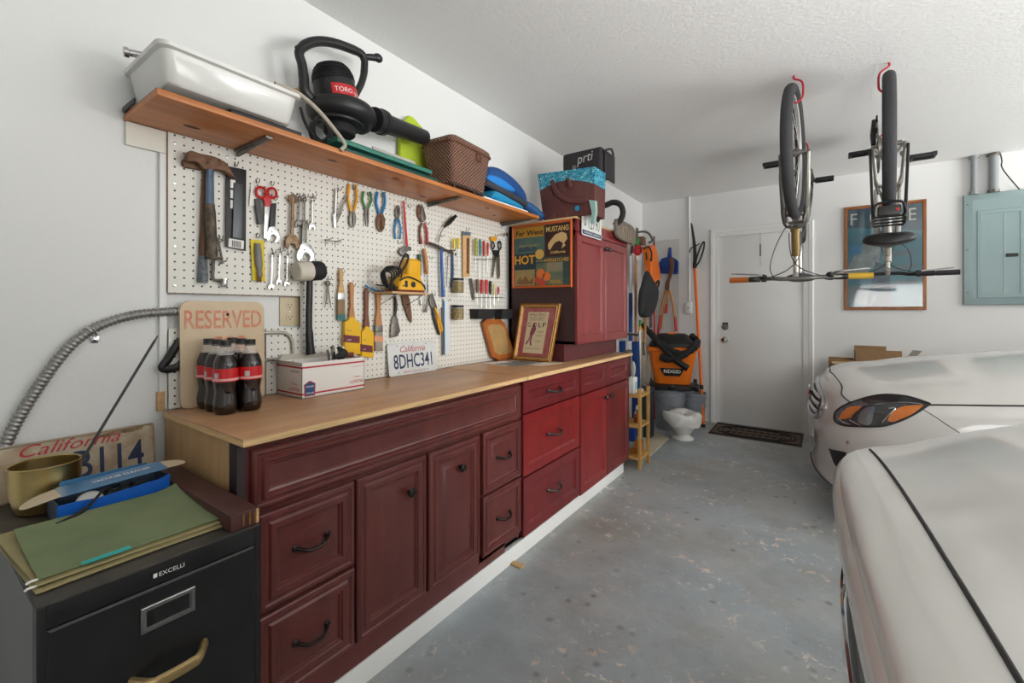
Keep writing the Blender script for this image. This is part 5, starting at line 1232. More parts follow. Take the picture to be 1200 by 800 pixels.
# ------------------------------------------------------------------ hacksaw behind the sign, outlet
hs = thing('hacksaw', onx(200, 400, PEGX), 'hacksaw hanging behind the reserved sign, black handle left, grey frame right', 'hacksaw')
b = MB(); HX = PEGX + .009
b.tube(catmull(lx([(212, 398), (204, 409), (196, 422), (190, 430), (196, 432.5), (207, 430), (214, 424)], HX), 5), .0125, 10, flat=((1, 0, 0), .55)); b.build('handle', M_black, hs)
b = MB(); b.tube(catmull(lx([(214, 396), (250, 392), (300, 390), (327, 389.5), (336, 391), (342, 398), (343.5, 410), (343, 424)], HX), 5), .0062, 8, flat=((1, 0, 0), .7)); b.build('frame', mat('grey_saw_frame', (150, 146, 134), .4, .5), hs)
b = MB(); b.box(onx(214, 428, HX) - V((.0005, 0, 0)), onx(342, 424, HX) + V((.0005, 0, .010)) ); b.build('blade', M_dsteel, hs)
M_almond = mat('almond_plate', (200, 184, 150), .4)
y0, y1 = onx(327, 365, WX).y, onx(349.5, 365, WX).y; z0, z1 = onx(338, 381.5, WX).z, onx(338, 348, WX).z
ol = thing('wall_outlet', (WX, (y0 + y1) / 2, z0), 'almond wall outlet in the gap of the pegboard above the white box', 'outlet')
MB().box((WX + .0006, y0, z0), (WX + .007, y1, z1), .0025).build('cover_plate', M_almond, ol)
for zc in (z0 + (z1 - z0) * .29, z0 + (z1 - z0) * .71):
    ym = (y0 + y1) / 2; f = MB(); f.lathe([(.0165, 0), (.0165, .0015), (.001, .0016)], (WX + .007, ym, zc), (1, 0, 0), 24); fo = f.build('socket_face', M_almond, ol)
    for dy, h in ((-.0065, .008), (.0065, .0065)): MB().box((WX + .0086, ym + dy - .001, zc - h / 2 + .002), (WX + .0092, ym + dy + .001, zc + h / 2 + .002)).build('slot', M_ink, fo)
    MB().lathe([(.0025, 0), (.0025, .0006), (.0005, .0006)], (WX + .0086, ym, zc - .008), (1, 0, 0), 10).build('earth_hole', M_ink, fo)
MB().lathe([(.003, 0), (.0025, .001), (.0005, .0012)], (WX + .007, (y0 + y1) / 2, (z0 + z1) / 2), (1, 0, 0), 10).build('screw', M_steel, ol)
# ------------------------------------------------------------------ things on the workbench
WT = .8845
def quad(c, s, t): return c[0].lerp(c[1], s).lerp(c[3].lerp(c[2], s), t)
def quadrings(c, prof):
    """c = BL, BR, TR, TL seen from the front; prof = (inset, height toward the viewer)"""
    w = (c[1] - c[0]).length; h = (c[3] - c[0]).length; n = (c[1] - c[0]).cross(c[3] - c[0]).normalized(); R = []
    for ins, ht in prof:
        a, b_ = ins / w, ins / h; R.append([quad(c, a, b_) + n * ht, quad(c, 1 - a, b_) + n * ht, quad(c, 1 - a, 1 - b_) + n * ht, quad(c, a, 1 - b_) + n * ht])
    return R, n
def qtext(c, s0, t0, s1, t1, body, m, ht, parent, name='lettering', **kw):
    w = (c[1] - c[0]).length; h = (c[3] - c[0]).length; n = (c[1] - c[0]).cross(c[3] - c[0]).normalized()
    return text(body, quad(c, s0, t0) + n * ht, c[1] - c[0], c[3] - c[0], w * (s1 - s0), h * (t1 - t0), m, name, parent, **kw)
def qrect(c, s0, t0, s1, t1, ht, th=.0006):
    n = (c[1] - c[0]).cross(c[3] - c[0]).normalized(); return [quad(c, a, b_) + n * ht for a, b_ in ((s0, t0), (s1, t0), (s1, t1), (s0, t1))], n * th

# reserved sign
M_sign = mat('tan_painted_board', (206, 184, 152), .5, var=.06, scale=9, coat=.1)
M_signed = mat('worn_orange_letters', (212, 112, 82), .6, scale=34, col2=(206, 164, 134))
sx = -1.668
c = [onx(212, 477, sx), onx(311, 464, sx), onx(310, 352, sx), onx(210, 352, sx)]
for p in c[:2]: p.z = WT
c[3].y, c[2].y = c[0].y - .004, c[1].y - .004; c[2].z = c[3].z = 1.232
sg = thing('wooden_sign', (sx, (c[0].y + c[1].y) / 2, WT), 'tan board reading RESERVED FOR, leaning on the wall behind the cola bottles', 'sign')
w_, h_ = c[1].y - c[0].y, c[3].z - c[0].z
pts = []
for cy, cz, a in ((w_ - .03, h_ - .03, 0), (.03, h_ - .03, 90), (.02, .02, 180), (w_ - .02, .02, 270)):
    r = .03 if cz > .1 else .02
    for i in range(7): q = math.radians(a + 90 * i / 6); pts.append(V((sx - .008 - .010 * (cz + r * math.sin(q)) / h_, c[0].y + cy + r * math.cos(q), WT + cz + r * math.sin(q))))
MB().prism(pts, (.008, 0, 0), .002).build('board', M_sign, sg)
su, sv = V((0, 1, 0)), V((-.010 / h_, 0, 1))
so = lambda y, z: V((sx - .010 * z / h_ + .0003, c[0].y + y, WT + z))
text('RESERVED', so(.011, h_ - .092), su, sv, w_ - .022, .062, M_signed, 'lettering', sg, bold=.012); text('FOR', so(.098, h_ - .178), su, sv, .105, .060, M_signed, 'lettering', sg, bold=.012)
MB().lathe([(.005, 0), (.005, .0008), (.0005, .0009)], so(w_ * .53, h_ - .045), (1, 0, 0), 14).build('nail_hole', M_ink, sg)

# six cola bottles
M_cola = mat('dark_cola', (26, 12, 8), .08, coat=.6); M_pet = mat('clear_bottle_plastic', (236, 232, 228), .08, alpha=.28); M_colal = mat('red_bottle_label', (196, 16, 24), .35, coat=.3)
M_pink = mat('pale_red_band', (226, 170, 166), .4); M_barc = mat('grey_barcode_panel', (186, 186, 186), .5)
def bottle(x, y, rot, lab):
    o = V((x, y, WT)); t = thing('soda_bottle', o, lab, 'bottle', 'cola bottles in front of the reserved sign')
    R = .0335
    prof = [(.026, .001), (.030, .006), (.0335, .022), (.0335, .034), (.0295, .060), (.0290, .072), (.0322, .092), (.0335, .100)]
    MB().lathe([(.001, .002)] + prof + [(.0335, .146), (.0327, .156), (.0268, .174), (.0228, .181), (.001, .1812)], o, n=26).build('cola', M_cola, t)
    b = MB(); b.lathe([(.0231, .1813), (.019, .190), (.0145, .200), (.0132, .207), (.0165, .2085), (.0165, .2105), (.0128, .211), (.0128, .214), (.001, .2142)], o, n=26); b.build('neck', M_pet, t)
    for k in range(5):
        a = 2 * PI * k / 5 + rot; b = MB(); b.ell(o + V((.0195 * math.cos(a), .0195 * math.sin(a), .0095)), (.0105, .0105, .0095), n=12, m=8); b.build('foot_lobe', M_cola, t)
    MB().lathe([(.0338, .1005), (.0342, .101), (.0342, .140), (.0338, .1405)], o, n=30).build('label', M_colal, t)
    lb = t.children[-1]
    MB().lathe([(.0343, .1035), (.0345, .104), (.0345, .110), (.0343, .1105)], o, n=30).build('pale_band', M_pink, lb)
    b = MB(); rows = []
    for z in (.112, .128): rows.append([o + V((.0347 * math.cos(rot + i * .05), .0347 * math.sin(rot + i * .05), z)) for i in range(9)])
    b.loft(rows, closed=False, caps=False); b.build('barcode_panel', M_barc, lb)
    cp = MB(); cp.lathe([(.0150, .206), (.0155, .207), (.0155, .223), (.0145, .2245), (.001, .2247)], o, n=30); cp.build('cap', M_black, t)
    return t
e1 = V((-.0685, .003, 0)); e2 = V((.005, .0685, 0)); f0 = V((-1.4955, .603, 0))
for i, (row, col, lab) in enumerate(((0, 0, 'front left cola bottle of the pack, nearest the bench edge'), (1, 0, 'cola bottle in the middle of the left row of the pack'), (2, 0, 'cola bottle at the back of the left row by the sign'), (0, 1, 'front right cola bottle, nearest the white mailing box'), (1, 1, 'middle cola bottle of the right row, only cap and shoulder showing'), (2, 1, 'rearmost cola bottle of the right row against the sign'))):
    p = f0 + e1 * row + e2 * col; bottle(p.x, p.y, -1.35 + .5 * col - .3 * row, lab)

# white mailing box with upside-down print
M_box = mat('white_mailer_card', (226, 222, 216), .6); M_boxr = mat('mailer_red', (178, 44, 56), .6); M_boxb = mat('mailer_blue', (40, 76, 120), .6); M_boxi = mat('grey_card_inside', (190, 182, 170), .7)
BX1, BX0, BY0, BY1, BZ1 = -1.518, -1.690, .858, 1.122, 1.012
mb_ = thing('mailing_box', ((BX0 + BX1) / 2, (BY0 + BY1) / 2, WT), 'open white cardboard mailing box with red stripes and upside down print', 'box')
b = MB(); b.box((BX0, BY0, WT), (BX1, BY1, WT + .003))
for q in (((BX0, BY0), (BX1, BY0 + .003)), ((BX0, BY1 - .003), (BX1, BY1)), ((BX0, BY0), (BX0 + .003, BY1)), ((BX1 - .003, BY0), (BX1, BY1))): b.box((q[0][0], q[0][1], WT), (q[1][0], q[1][1], BZ1), .0006)
b.build('carton', M_box, mb_)
b = MB()
for z in (WT + .012, BZ1 - .020): b.box((BX1, BY0, z), (BX1 + .0004, BY1, z + .006)); b.box((BX0, BY0 - .0004, z), (BX1, BY0, z + .006))
b.build('red_stripe', M_boxr, mb_)
uu, vv = (0, -1, 0), (0, 0, -1)
text('PRIORITY', (BX1 + .0002, BY1 - .008, WT + .042), uu, vv, .062, .013, M_boxr, 'lettering', mb_); text('* MAIL *', (BX1 + .0002, BY1 - .013, WT + .057), uu, vv, .044, .008, M_boxr, 'lettering', mb_); text('FOR DOMESTIC USE', (BX1 + .0002, BY1 - .008, BZ1 - .030), uu, vv, .052, .005, mat('faint_pink_print', (214, 150, 150), .6), 'lettering', mb_)
u2 = (-1, 0, 0)
text('PRIORITY', (BX1 - .014, BY0 - .0002, WT + .038), u2, vv, .075, .013, M_boxr, 'lettering', mb_); text('* MAIL *', (BX1 - .02, BY0 - .0002, WT + .053), u2, vv, .055, .008, M_boxr, 'lettering', mb_); text('UNITED STATES', (BX1 - .014, BY0 - .0002, BZ1 - .028), u2, vv, .06, .008, M_ink, 'lettering', mb_)
hx = [(BY0 + .010, WT + .006), (BY0 + .050, WT + .006), (BY0 + .052, WT + .05), (BY0 + .030, WT + .062), (BY0 + .008, WT + .05)]
MB().prism([V((BX1 + .0004, y, z)) for y, z in hx], (.0004, 0, 0)).build('badge_edge', M_boxr, mb_)
cy_ = BY0 + .030; hx2 = [(cy_ + (y - cy_) * .84, WT + .032 + (z - WT - .032) * .88) for y, z in hx]
MB().prism([V((BX1 + .0009, y, z)) for y, z in hx2], (.0004, 0, 0)).build('blue_badge', M_boxb, mb_)
text('CERTIFIED', (BX1 + .0011, cy_ + .0145, WT + .044), uu, vv, .029, .006, M_paper, 'lettering', mb_); text('RECYCLED', (BX1 + .0011, cy_ + .0145, WT + .020), uu, vv, .029, .006, M_paper, 'lettering', mb_)
b = MB(); b.prism([V((BX0, BY0 - .001, BZ1)), V((BX1, BY0 - .001, BZ1)), V((BX1 - .02, BY0 - .018, BZ1 + .004)), V((BX0, BY0 - .018, BZ1 + .004))], (0, 0, .0015)); b.build('flap', M_boxi, mb_)
text('PRIORITY', (BX1 - .055, BY0 - .015, BZ1 + .0058), (1, 0, 0), (0, 1, 0), .05, .010, M_boxr, 'lettering', mb_)
b = MB(); b.prism([V((BX0 + .002, BY0 + .003, BZ1 - .002)), V((BX0 + .002, BY1 - .003, BZ1 - .002)), V((BX0 + .002, BY1 - .02, BZ1 + .012)), V((BX0 + .002, BY0 + .02, BZ1 + .022))], (.0015, 0, 0)); b.build('flap', M_boxi, mb_)
# tools lying in the box
def lie(name, lab, cat, parts, grp='odds and ends in the mailing box'):
    t = thing(name, parts[0][2][0], lab, cat, grp)
    for nm, m, pts, r, n in parts: MB().tube(pts, r, n).build(nm, m, t)
lie('steel_rod', 'left of two steel rods leaning out of the mailing box', 'rod', [('rod', M_steel, [V((-1.62, 1.045, .90)), V((-1.60, 1.010, 1.045))], .005, 10)])
lie('steel_rod', 'thicker right one of two steel rods leaning out of the mailing box', 'rod', [('rod', M_chrome, [V((-1.61, 1.055, .90)), V((-1.60, 1.032, 1.052))], .008, 12), ('tip', M_dsteel, [V((-1.60, 1.033, 1.050)), V((-1.60, 1.030, 1.058))], .0085, 12)])
lie('air_nozzle', 'black nozzle with a bell mouth lying across the mailing box corner', 'nozzle', [('bell', M_rubber, [V((-1.57, 1.020, 1.016)), V((-1.575, 1.050, 1.018)), V((-1.59, 1.075, 1.028))], [.006, .016, .020], 14), ('stem', M_black, [V((-1.59, 1.075, 1.028)), V((-1.62, 1.070, 1.05))], [.016, .007], 12)])
lie('pipe_fitting', 'rusty red pipe fitting at the right end of the mailing box', 'fitting', [('body', mat('rust_red_fitting', (132, 70, 58), .6), [V((-1.60, 1.085, 1.018)), V((-1.575, 1.112, 1.020))], .010, 12), ('collar', M_chrome, [V((-1.603, 1.082, 1.018)), V((-1.606, 1.079, 1.018))], .013, 12)])
lie('metal_fitting', 'small bright fitting standing in the far corner of the mailing box', 'fitting', [('body', M_chrome, [V((-1.64, 1.098, .91)), V((-1.63, 1.10, 1.038))], .006, 10), ('cap', M_paper, [V((-1.63, 1.10, 1.038)), V((-1.63, 1.10, 1.052))], .005, 10)])
b = MB(); b.lathe([(.006, 0), (.006, .018), (.001, .019)], (-1.60, .925, WT + .094), (0, 0, 1), 10); b.tube([(-1.60, .925, WT + .0035), (-1.60, .925, WT + .094)], .003, 6); tag(b.build('small_valve', M_black), 'tiny black valve cap showing at the front of the mailing box opening', 'valve')

# licence plate leaning on the pegboard
def plate_text(t, o, u, v, nr, w, h, head, body, foot, mh, mb2, hs=.25):
    text(head, o + u * w * .24 + v * h * .70 + nr * .0018, u, v, w * .52, h * .19, mh, 'plate_lettering', t, shear=.35); text(body, o + u * w * .10 + v * h * .20 + nr * .0018, u, v, w * .80, h * .44, mb2, 'plate_lettering', t, bold=.012)
    if foot: text(foot, o + u * w * .28 + v * h * .055 + nr * .0018, u, v, w * .46, h * .065, mh, 'plate_lettering', t)
M_scr = mat('red_script', (178, 40, 52), .5); M_plnavy = mat('plate_navy', (38, 50, 82), .5)
t, o, u, v, nr = plate('license_plate', V((-1.672, 1.374, WT)), (0, 1, 0), V((-.018, 0, .15)).normalized(), .318, .160, None, mat('plate_grey_white', (206, 208, 206), .4, var=.06, scale=14), 'white California licence plate 8DHC341 leaning on the pegboard above the drawers', r=.014)
plate_text(t, o, u, v, nr, .318, .160, 'California', '8DHC341', 'DMV.CA.GOV', M_scr, M_plnavy)
for a, b_ in ((.06, .145), (.25, .145), (.06, .014), (.25, .014)): MB().lathe([(.003, 0), (.003, .0005), (.0004, .0005)], o + u * a + v * b_ + nr * .0018, nr, 10).build('bolt_hole', M_ink, t)

# octagonal wooden plaque, papers, framed golf picture, framed label poster
pq = thing('wooden_plaque', onx(580, 420, -1.68), 'eight sided orange wood plaque with tan inlay leaning in the pegboard corner', 'plaque')
oc = lx([(563.6, 378), (567.5, 373.6), (584, 373.8), (589.5, 378.5), (599, 416), (597, 419.5), (580.5, 423.5), (573, 417.5)], -1.690)
zmin = min(p.z for p in oc); oc = [p + V((.014 * (1.13 - p.z) / .24, 0, WT + .001 - zmin if p.z < zmin + .02 else 0)) for p in oc]
MB().prism(oc, (.018, 0, 0), .005).build('board', mat('orange_wood', (186, 108, 46), .45, scale=4, col2=(156, 84, 32), stretch=(6, 6, 1)), pq)
cen = sum(oc, V()) / 8; ic = [cen + (p - cen) * .74 + V((.0185, 0, 0)) for p in oc]
MB().prism(ic, (.001, 0, 0)).build('inlay', mat('tan_inlay', (182, 146, 92), .5, scale=14, col2=(154, 124, 78)), pq)
kn = MB(); ka, kb_ = onz(590, 420, WT + .012), onz(604, 424, WT + .012); ka.x = max(ka.x, -1.62); kb_.x = -1.545
kn.prism([V((-1.60, 2.215, WT + .0045)), V((-1.50, 2.235, WT + .0045)), V((-1.42, 2.20, WT + .0045)), V((-1.50, 2.212, WT + .0045))], (0, 0, .002)); tag(kn.build('metal_strip', M_dsteel), 'thin grey metal strip lying on the papers by the golf picture', 'strip')
def paper(pts, z, m, lab): tag(MB().prism([V((x, y, z)) for x, y in pts], (0, 0, .0012)).build('paper_sheet', m), lab, 'paper', 'papers on the workbench')
paper([(-1.66, 2.06), (-1.47, 2.03), (-1.41, 2.25), (-1.60, 2.28)], WT + .0018, M_paper, 'white paper sheet lying under the wooden plaque on the bench'); paper([(-1.56, 2.05), (-1.40, 2.06), (-1.37, 2.27), (-1.52, 2.27)], WT + .0031, mat('grey_printed_paper', (150, 152, 152), .6, scale=16, col2=(98, 108, 116)), 'grey printed sheet on the bench in front of the golf picture'); paper([(-1.41, 2.16), (-1.30, 2.15), (-1.26, 2.33), (-1.37, 2.345)], WT + .0018, mat('cream_paper', (222, 214, 196), .7), 'cream paper at the right, by the cabinet toe kick on the bench')
M_gold = mat('gilt_frame', (176, 128, 62), .35, .45, scale=60, col2=(128, 82, 36)); M_golds = mat('gilt_highlight', (222, 192, 138), .35, .4)
gc = [ony(600.5, 418.5, 2.315), ony(644.5, 424, 2.315), ony(656.9, 355.4, 2.383), ony(610, 355.4, 2.383)]
gc[1].z = gc[0].z = WT + .0045
gf = thing('picture_frame', quad(gc, .5, 0), 'gilt framed vintage golf notice leaning against the dark cabinet side', 'picture')
R, n = quadrings(gc, [(0, -.018), (0, 0), (.004, .004), (.012, .003), (.016, -.001), (.022, .002), (.028, -.004), (.030, -.006)]); MB().loft(R).build('frame', M_gold, gf, smooth=25)
R, n = quadrings(gc, [(.0145, .0005), (.016, .0022), (.018, .0022), (.0195, .0005)]); MB().loft(R, caps=False).build('bead', M_golds, gf)
p, e = qrect(gc, .10, .075, .90, .925, -.0055); MB().prism(p, e).build('mat_board', mat('rose_print', (150, 66, 66), .6, scale=7, col2=(186, 120, 122)), gf)
p, e = qrect(gc, .24, .13, .76, .85, -.0045); MB().prism(p, e).build('notice_sheet', mat('cream_notice', (214, 196, 160), .7), gf)
for s0, t0, s1, t1, tx in ((.28, .78, .72, .825, 'SPALDING'), (.28, .73, .72, .762, 'ATHLETIC LIBRARY'), (.30, .695, .70, .72, 'GROUP XII No 3'), (.54, .49, .70, .515, 'GUIDE'), (.52, .425, .70, .445, 'HOW TO PLAY'), (.52, .32, .68, .345, 'by EXPERTS'), (.28, .20, .70, .22, 'AMERICAN SPORTS PUBLISHING CO')): qtext(gc, s0, t0, s1, t1, tx, mat('brown_ink', (92, 74, 62), .6), -.0036, gf)
for s, ch in ((.27, 'G'), (.415, 'O'), (.545, 'L'), (.655, 'F')): qtext(gc, s, .585, s + .085, .665, ch, M_ink, -.0036, gf)
fg = MB()
for pl in ([(.36, .49), (.40, .62), (.46, .62), (.50, .55), (.47, .48), (.44, .44), (.36, .44)], [(.40, .62), (.42, .66), (.45, .66), (.46, .62)], [(.39, .44), (.43, .44), (.42, .34), (.45, .26), (.41, .26), (.38, .34)], [(.37, .44), (.39, .44), (.35, .32), (.30, .27), (.27, .28), (.33, .35)]):
    nn = (gc[1] - gc[0]).cross(gc[3] - gc[0]).normalized(); fg.prism([quad(gc, a, b_) + nn * -.0038 for a, b_ in pl], nn * .0004)
fg.build('golfer_print', mat('rose_ink', (132, 70, 88), .6), gf)
# label poster
PY = 2.392
pc = [V((-1.668, PY, 1.348)), V((-1.228, PY, 1.344)), V((-1.228, PY, 1.776 - .022)), V((-1.668, PY, 1.752))]
po = thing('picture_frame', quad(pc, .5, 0), 'orange framed collage of old fruit labels hung on the cabinet side', 'picture')
R, n = quadrings(pc, [(0, -.001), (0, .012), (.002, .014), (.010, .014), (.013, .009), (.014, .006)]); MB().loft(R).build('frame', mat('orange_frame', (196, 92, 36), .4), po, smooth=25)
def lab_(s0, t0, s1, t1, m, ht=.0064, nm='label_print'): p, e = qrect(pc, s0, t0, s1, t1, ht); MB().prism(p, e).build(nm, m, po)
lab_(.03, .03, .97, .97, mat('dark_teal_print', (38, 62, 66), .6, scale=8, col2=(66, 84, 78)), .006)
lab_(.04, .80, .55, .96, mat('amber_print', (198, 148, 44), .6, scale=9, col2=(160, 120, 40))); lab_(.04, .55, .56, .80, mat('teal_print', (62, 92, 92), .6, scale=7, col2=(84, 112, 100))); lab_(.57, .47, .97, .96, mat('dark_brown_print', (58, 32, 30), .6)); lab_(.04, .30, .42, .54, mat('deep_blue_print', (40, 58, 66), .6)); lab_(.04, .04, .40, .29, mat('sand_print', (172, 142, 80), .6, scale=9, col2=(120, 118, 84))); lab_(.42, .04, .86, .38, mat('orchard_print', (70, 98, 84), .6, scale=9, col2=(120, 120, 84))); lab_(.60, .24, .86, .38, mat('hill_print', (112, 104, 92), .6, scale=8, col2=(150, 140, 110)), .0068)
for s0, t0, s1, t1, tx, m, sh in ((.07, .835, .54, .915, 'Far West', M_ink, .1), (.59, .85, .95, .93, 'MUSTANG', mat('pale_gold_print', (214, 182, 110), .6), 0), (.13, .655, .47, .69, 'BRAND', mat('dull_gold_print', (150, 140, 92), .6), 0), (.05, .38, .40, .52, 'HOT', mat('bright_amber_print', (230, 170, 40), .6), 0), (.42, .40, .58, .44, 'Lake', mat('dull_gold_print', (150, 140, 92), .6), .2), (.56, .39, .955, .445, 'WENATCHEE', mat('amber_text', (206, 150, 56), .6), 0), (.66, .515, .90, .555, 'California', mat('pale_gold_print', (214, 182, 110), .6), .25), (.65, .06, .83, .115, 'PEARS', mat('dull_amber_text', (186, 140, 60), .6), 0)): qtext(pc, s0, t0, s1, t1, tx, m, .0074, po, bold=.02, shear=sh)
nn = (pc[1] - pc[0]).cross(pc[3] - pc[0]).normalized()
def blob(pl, m, ht=.0072):
    MB().prism([quad(pc, a, b_) + nn * ht for a, b_ in pl], nn * .0004).build('picture_print', m, po)
circ = lambda a, b_, r, k=16: [(a + r * math.cos(2 * PI * i / k), b_ + r * 1.05 * math.sin(2 * PI * i / k)) for i in range(k)]
blob(circ(.48, .52, .075), mat('straw_disc', (206, 166, 84), .6)); MO = mat('orange_fruit', (214, 112, 48), .6)
for a, b_, r in ((.50, .22, .07), (.60, .17, .065), (.46, .12, .06), (.53, .06, .055)): blob(circ(a, b_, r), MO if r > .06 else mat('red_fruit', (188, 70, 50), .6), .0076 if r > .06 else .0072)
blob([(.62, .66), (.66, .72), (.74, .80), (.84, .83), (.91, .80), (.93, .72), (.88, .66), (.90, .62), (.84, .58), (.86, .66), (.80, .70), (.74, .68), (.70, .64), (.66, .58), (.63, .58)], mat('pale_horse_print', (206, 176, 120), .6))
blob([(.10, .58), (.14, .66), (.20, .62), (.26, .68), (.34, .60), (.40, .66), (.44, .58)], mat('far_hills_print', (58, 78, 92), .6)); blob([(.08, .08), (.14, .18), (.18, .12), (.24, .20), (.30, .10), (.36, .16), (.38, .06), (.08, .06)], mat('village_print', (128, 92, 58), .6))

# clamp hanging on the far end of the bench
cl = thing('bar_clamp', (-1.17, 3.19, .80), 'dull metal clamp gripping the far front corner of the workbench', 'clamp')
b = MB(); b.box((-1.205, 3.240, .70), (-1.175, 3.258, .905), .004); b.box((-1.205, 3.17, .8868), (-1.170, 3.258, .902), .004); b.build('frame', M_dsteel, cl)
b = MB(); b.tube([(-1.19, 3.249, .70), (-1.19, 3.249, .665)], [.014, .006], 10); b.ell((-1.162, 3.254, .76), (.022, .014, .06)); b.build('jaw', mat('pale_grey_casting', (168, 166, 158), .5), cl)

# ------------------------------------------------------------------ on the filing cabinet and the wall beside it
FT = GZ + .0036
# conduit
M_cond = mat('galvanised_conduit', (158, 156, 152), .42, .85)
cp_ = lx([(215, 364), (190, 365.5), (160, 368.5), (132, 375.5), (108, 386), (86, 402), (66, 424), (46, 452), (28, 480), (14, 505), (4, 528), (1, 552), (0, 580)], WX + .022)
path = catmull(cp_, 10); L_ = [0]
for a, b_ in zip(path, path[1:]): L_.append(L_[-1] + (b_ - a).length)
N = int(L_[-1] / .0018); fine = []; k = 0
for i in range(N):
    d = L_[-1] * i / (N - 1)
    while k < len(L_) - 2 and L_[k + 1] < d: k += 1
    fine.append(path[k].lerp(path[k + 1], (d - L_[k]) / max(1e-9, L_[k + 1] - L_[k])))
b = MB(); b.tube(fine, [.0130 + .0013 * math.sin(2 * PI * i / 6.0) for i in range(N)], 12); cdt = b.build('metal_conduit', M_cond); tag(cdt, 'flexible ribbed metal conduit curving up the wall to the reserved sign', 'conduit')
b = MB(); q = onx(107, 388, WX + .022); tdir = (onx(112, 384, WX + .022) - onx(102, 391, WX + .022)).normalized(); up = V((1, 0, 0)).cross(tdir)
b.tube([q + (V((1, 0, 0)) * math.cos(a) + up * math.sin(a)) * .0165 for a in [math.radians(-100 + 200 * i / 14) for i in range(15)]], .0045, 6); b.prism([V((WX + .001, q.y + .002, q.z - .012)), V((WX + .001, q.y + .02, q.z - .014)), V((WX + .001, q.y + .018, q.z - .036)), V((WX + .001, q.y + .004, q.z - .034))], (.004, 0, 0), .001); b.lathe([(.005, 0), (.004, .002), (.0005, .0026)], (WX + .005, q.y + .011, q.z - .025), (1, 0, 0), 10); tag(b.build('conduit_strap', M_chrome), 'shiny strap fixing the ribbed conduit to the wall', 'strap')
# old plate on the wall
M_old = mat('aged_plate', (196, 184, 162), .6, scale=16, col2=(160, 136, 108), bump=.2)
t, o, u, v, nr = plate('license_plate', V((-1.672, .095, FT)), (0, 1, 0), V((-.016, 0, .15)).normalized(), .385, .142, None, M_old, 'aged rusty California licence plate behind the brass pot', r=.012)
text('California', o + u * .105 + v * .106 + nr * .0018, u, v, .20, .030, M_scr, 'plate_lettering', t, shear=.4); text('B114', o + u * .205 + v * .020 + nr * .0018, u, v, .152, .078, M_plnavy, 'plate_lettering', t, bold=.012)
R_ = [(.004, .004), (.381, .004), (.381, .138), (.004, .138)]; b = MB(); b.tube([o + u * a + v * c_ + nr * .0026 for a, c_ in R_], .0022, 6, closed=True); b.build('rim', mat('rusted_rim', (150, 136, 120), .6), t)
b = MB(); b.prism([o + u * a + v * c_ + nr * .0019 for a, c_ in ((.25, .128), (.29, .136), (.36, .137), (.355, .128), (.33, .123), (.30, .126), (.275, .120))], nr * .0003); b.build('rust_stain', mat('rust_stain', (96, 76, 54), .8, scale=40, col2=(150, 130, 100)), t)
# brass pot with rod
pc_ = V((-1.555, .228, FT)); bp_ = thing('brass_pot', pc_, 'round brushed brass pot on the filing cabinet holding a long black rod', 'pot')
M_brass = mat('brushed_brass', (188, 166, 112), .3, 1.0, var=.08, scale=8)
MB().lathe([(.001, 0), (.042, 0), (.048, .003), (.056, .02), (.062, .05), (.0645, .085), (.0645, .108), (.066, .113), (.064, .115), (.061, .112), (.061, .06), (.05, .012), (.001, .010)], pc_, n=40).build('body', M_brass, bp_)
b = MB()
for k in range(3): b.tube(arc(pc_ + V((0, 0, .085 - .012 * k)), .055 - .003 * k, (1, 0, 0), (0, 1, 0), n=30), .0035, 6, closed=True)
tag(b.build('wire_coil', M_dsteel), 'coiled steel wire lying inside the brass pot', 'wire')
ra = pc_ + V((.012, .018, .014)); rb_ = onx(185, 393, -1.615); b = MB(); b.tube([ra, rb_.lerp(ra, .05), rb_], [.0036, .0036, .0012], 8); tag(b.build('black_rod', mat('black_rod', (38, 38, 40), .4)), 'long thin black rod leaning out of the brass pot', 'rod')
# maroon album
al = thing('photo_album', (-1.30, .468, FT), 'dark maroon album lying at the right edge of the filing cabinet', 'album')
a0, a1, a2, a3 = V((-1.60, .432, FT)), V((-1.052, .432, FT)), V((-1.052, .4935, FT)), V((-1.60, .4935, FT))
b = MB(); b.box((-1.60, .434, FT), (-1.052, .493, FT + .036), .003); b.build('cover', mat('maroon_leatherette', (62, 34, 34), .4, scale=14, col2=(82, 50, 48), bump=.15, bscale=60), al)
b = MB()
for y in (.459, .472, .483): b.box((-1.0519, y, FT + .004), (-1.0512, y + .003, FT + .032))
b.build('gilt_line', M_gold, al); MB().box((-1.0519, .487, FT + .002), (-1.0508, .4925, FT + .034)).build('worn_corner', M_wood, al)
# blue vacuum cleaner accessory box, lid flap open
vb = thing('cardboard_box', (-1.46, .328, FT), 'blue vacuum cleaner box with its lid flap folded open on the filing cabinet', 'box')
VX1, VX0, VY0, VY1, VZ = -1.393, -1.497, .222, .430, FT + .054
M_vb = mat('glossy_blue_card', (24, 92, 186), .3, coat=.3); M_vbl = mat('slate_blue_card', (64, 120, 164), .35, coat=.3); M_vbs = mat('dark_printed_card', (48, 66, 92), .4, scale=18, col2=(86, 100, 118)); M_raw = mat('raw_card', (206, 188, 160), .7)
MB().prism([V((VX1, VY0, FT)), V((VX1, VY1, FT)), V((VX1, VY1, VZ + .006)), V((VX1, VY1 - .02, VZ - .002)), V((VX1, VY0 + .07, VZ - .010)), V((VX1, VY0 + .03, VZ - .006)), V((VX1, VY0, VZ - .006))], (-.003, 0, 0)).build('front_panel', M_vb, vb)
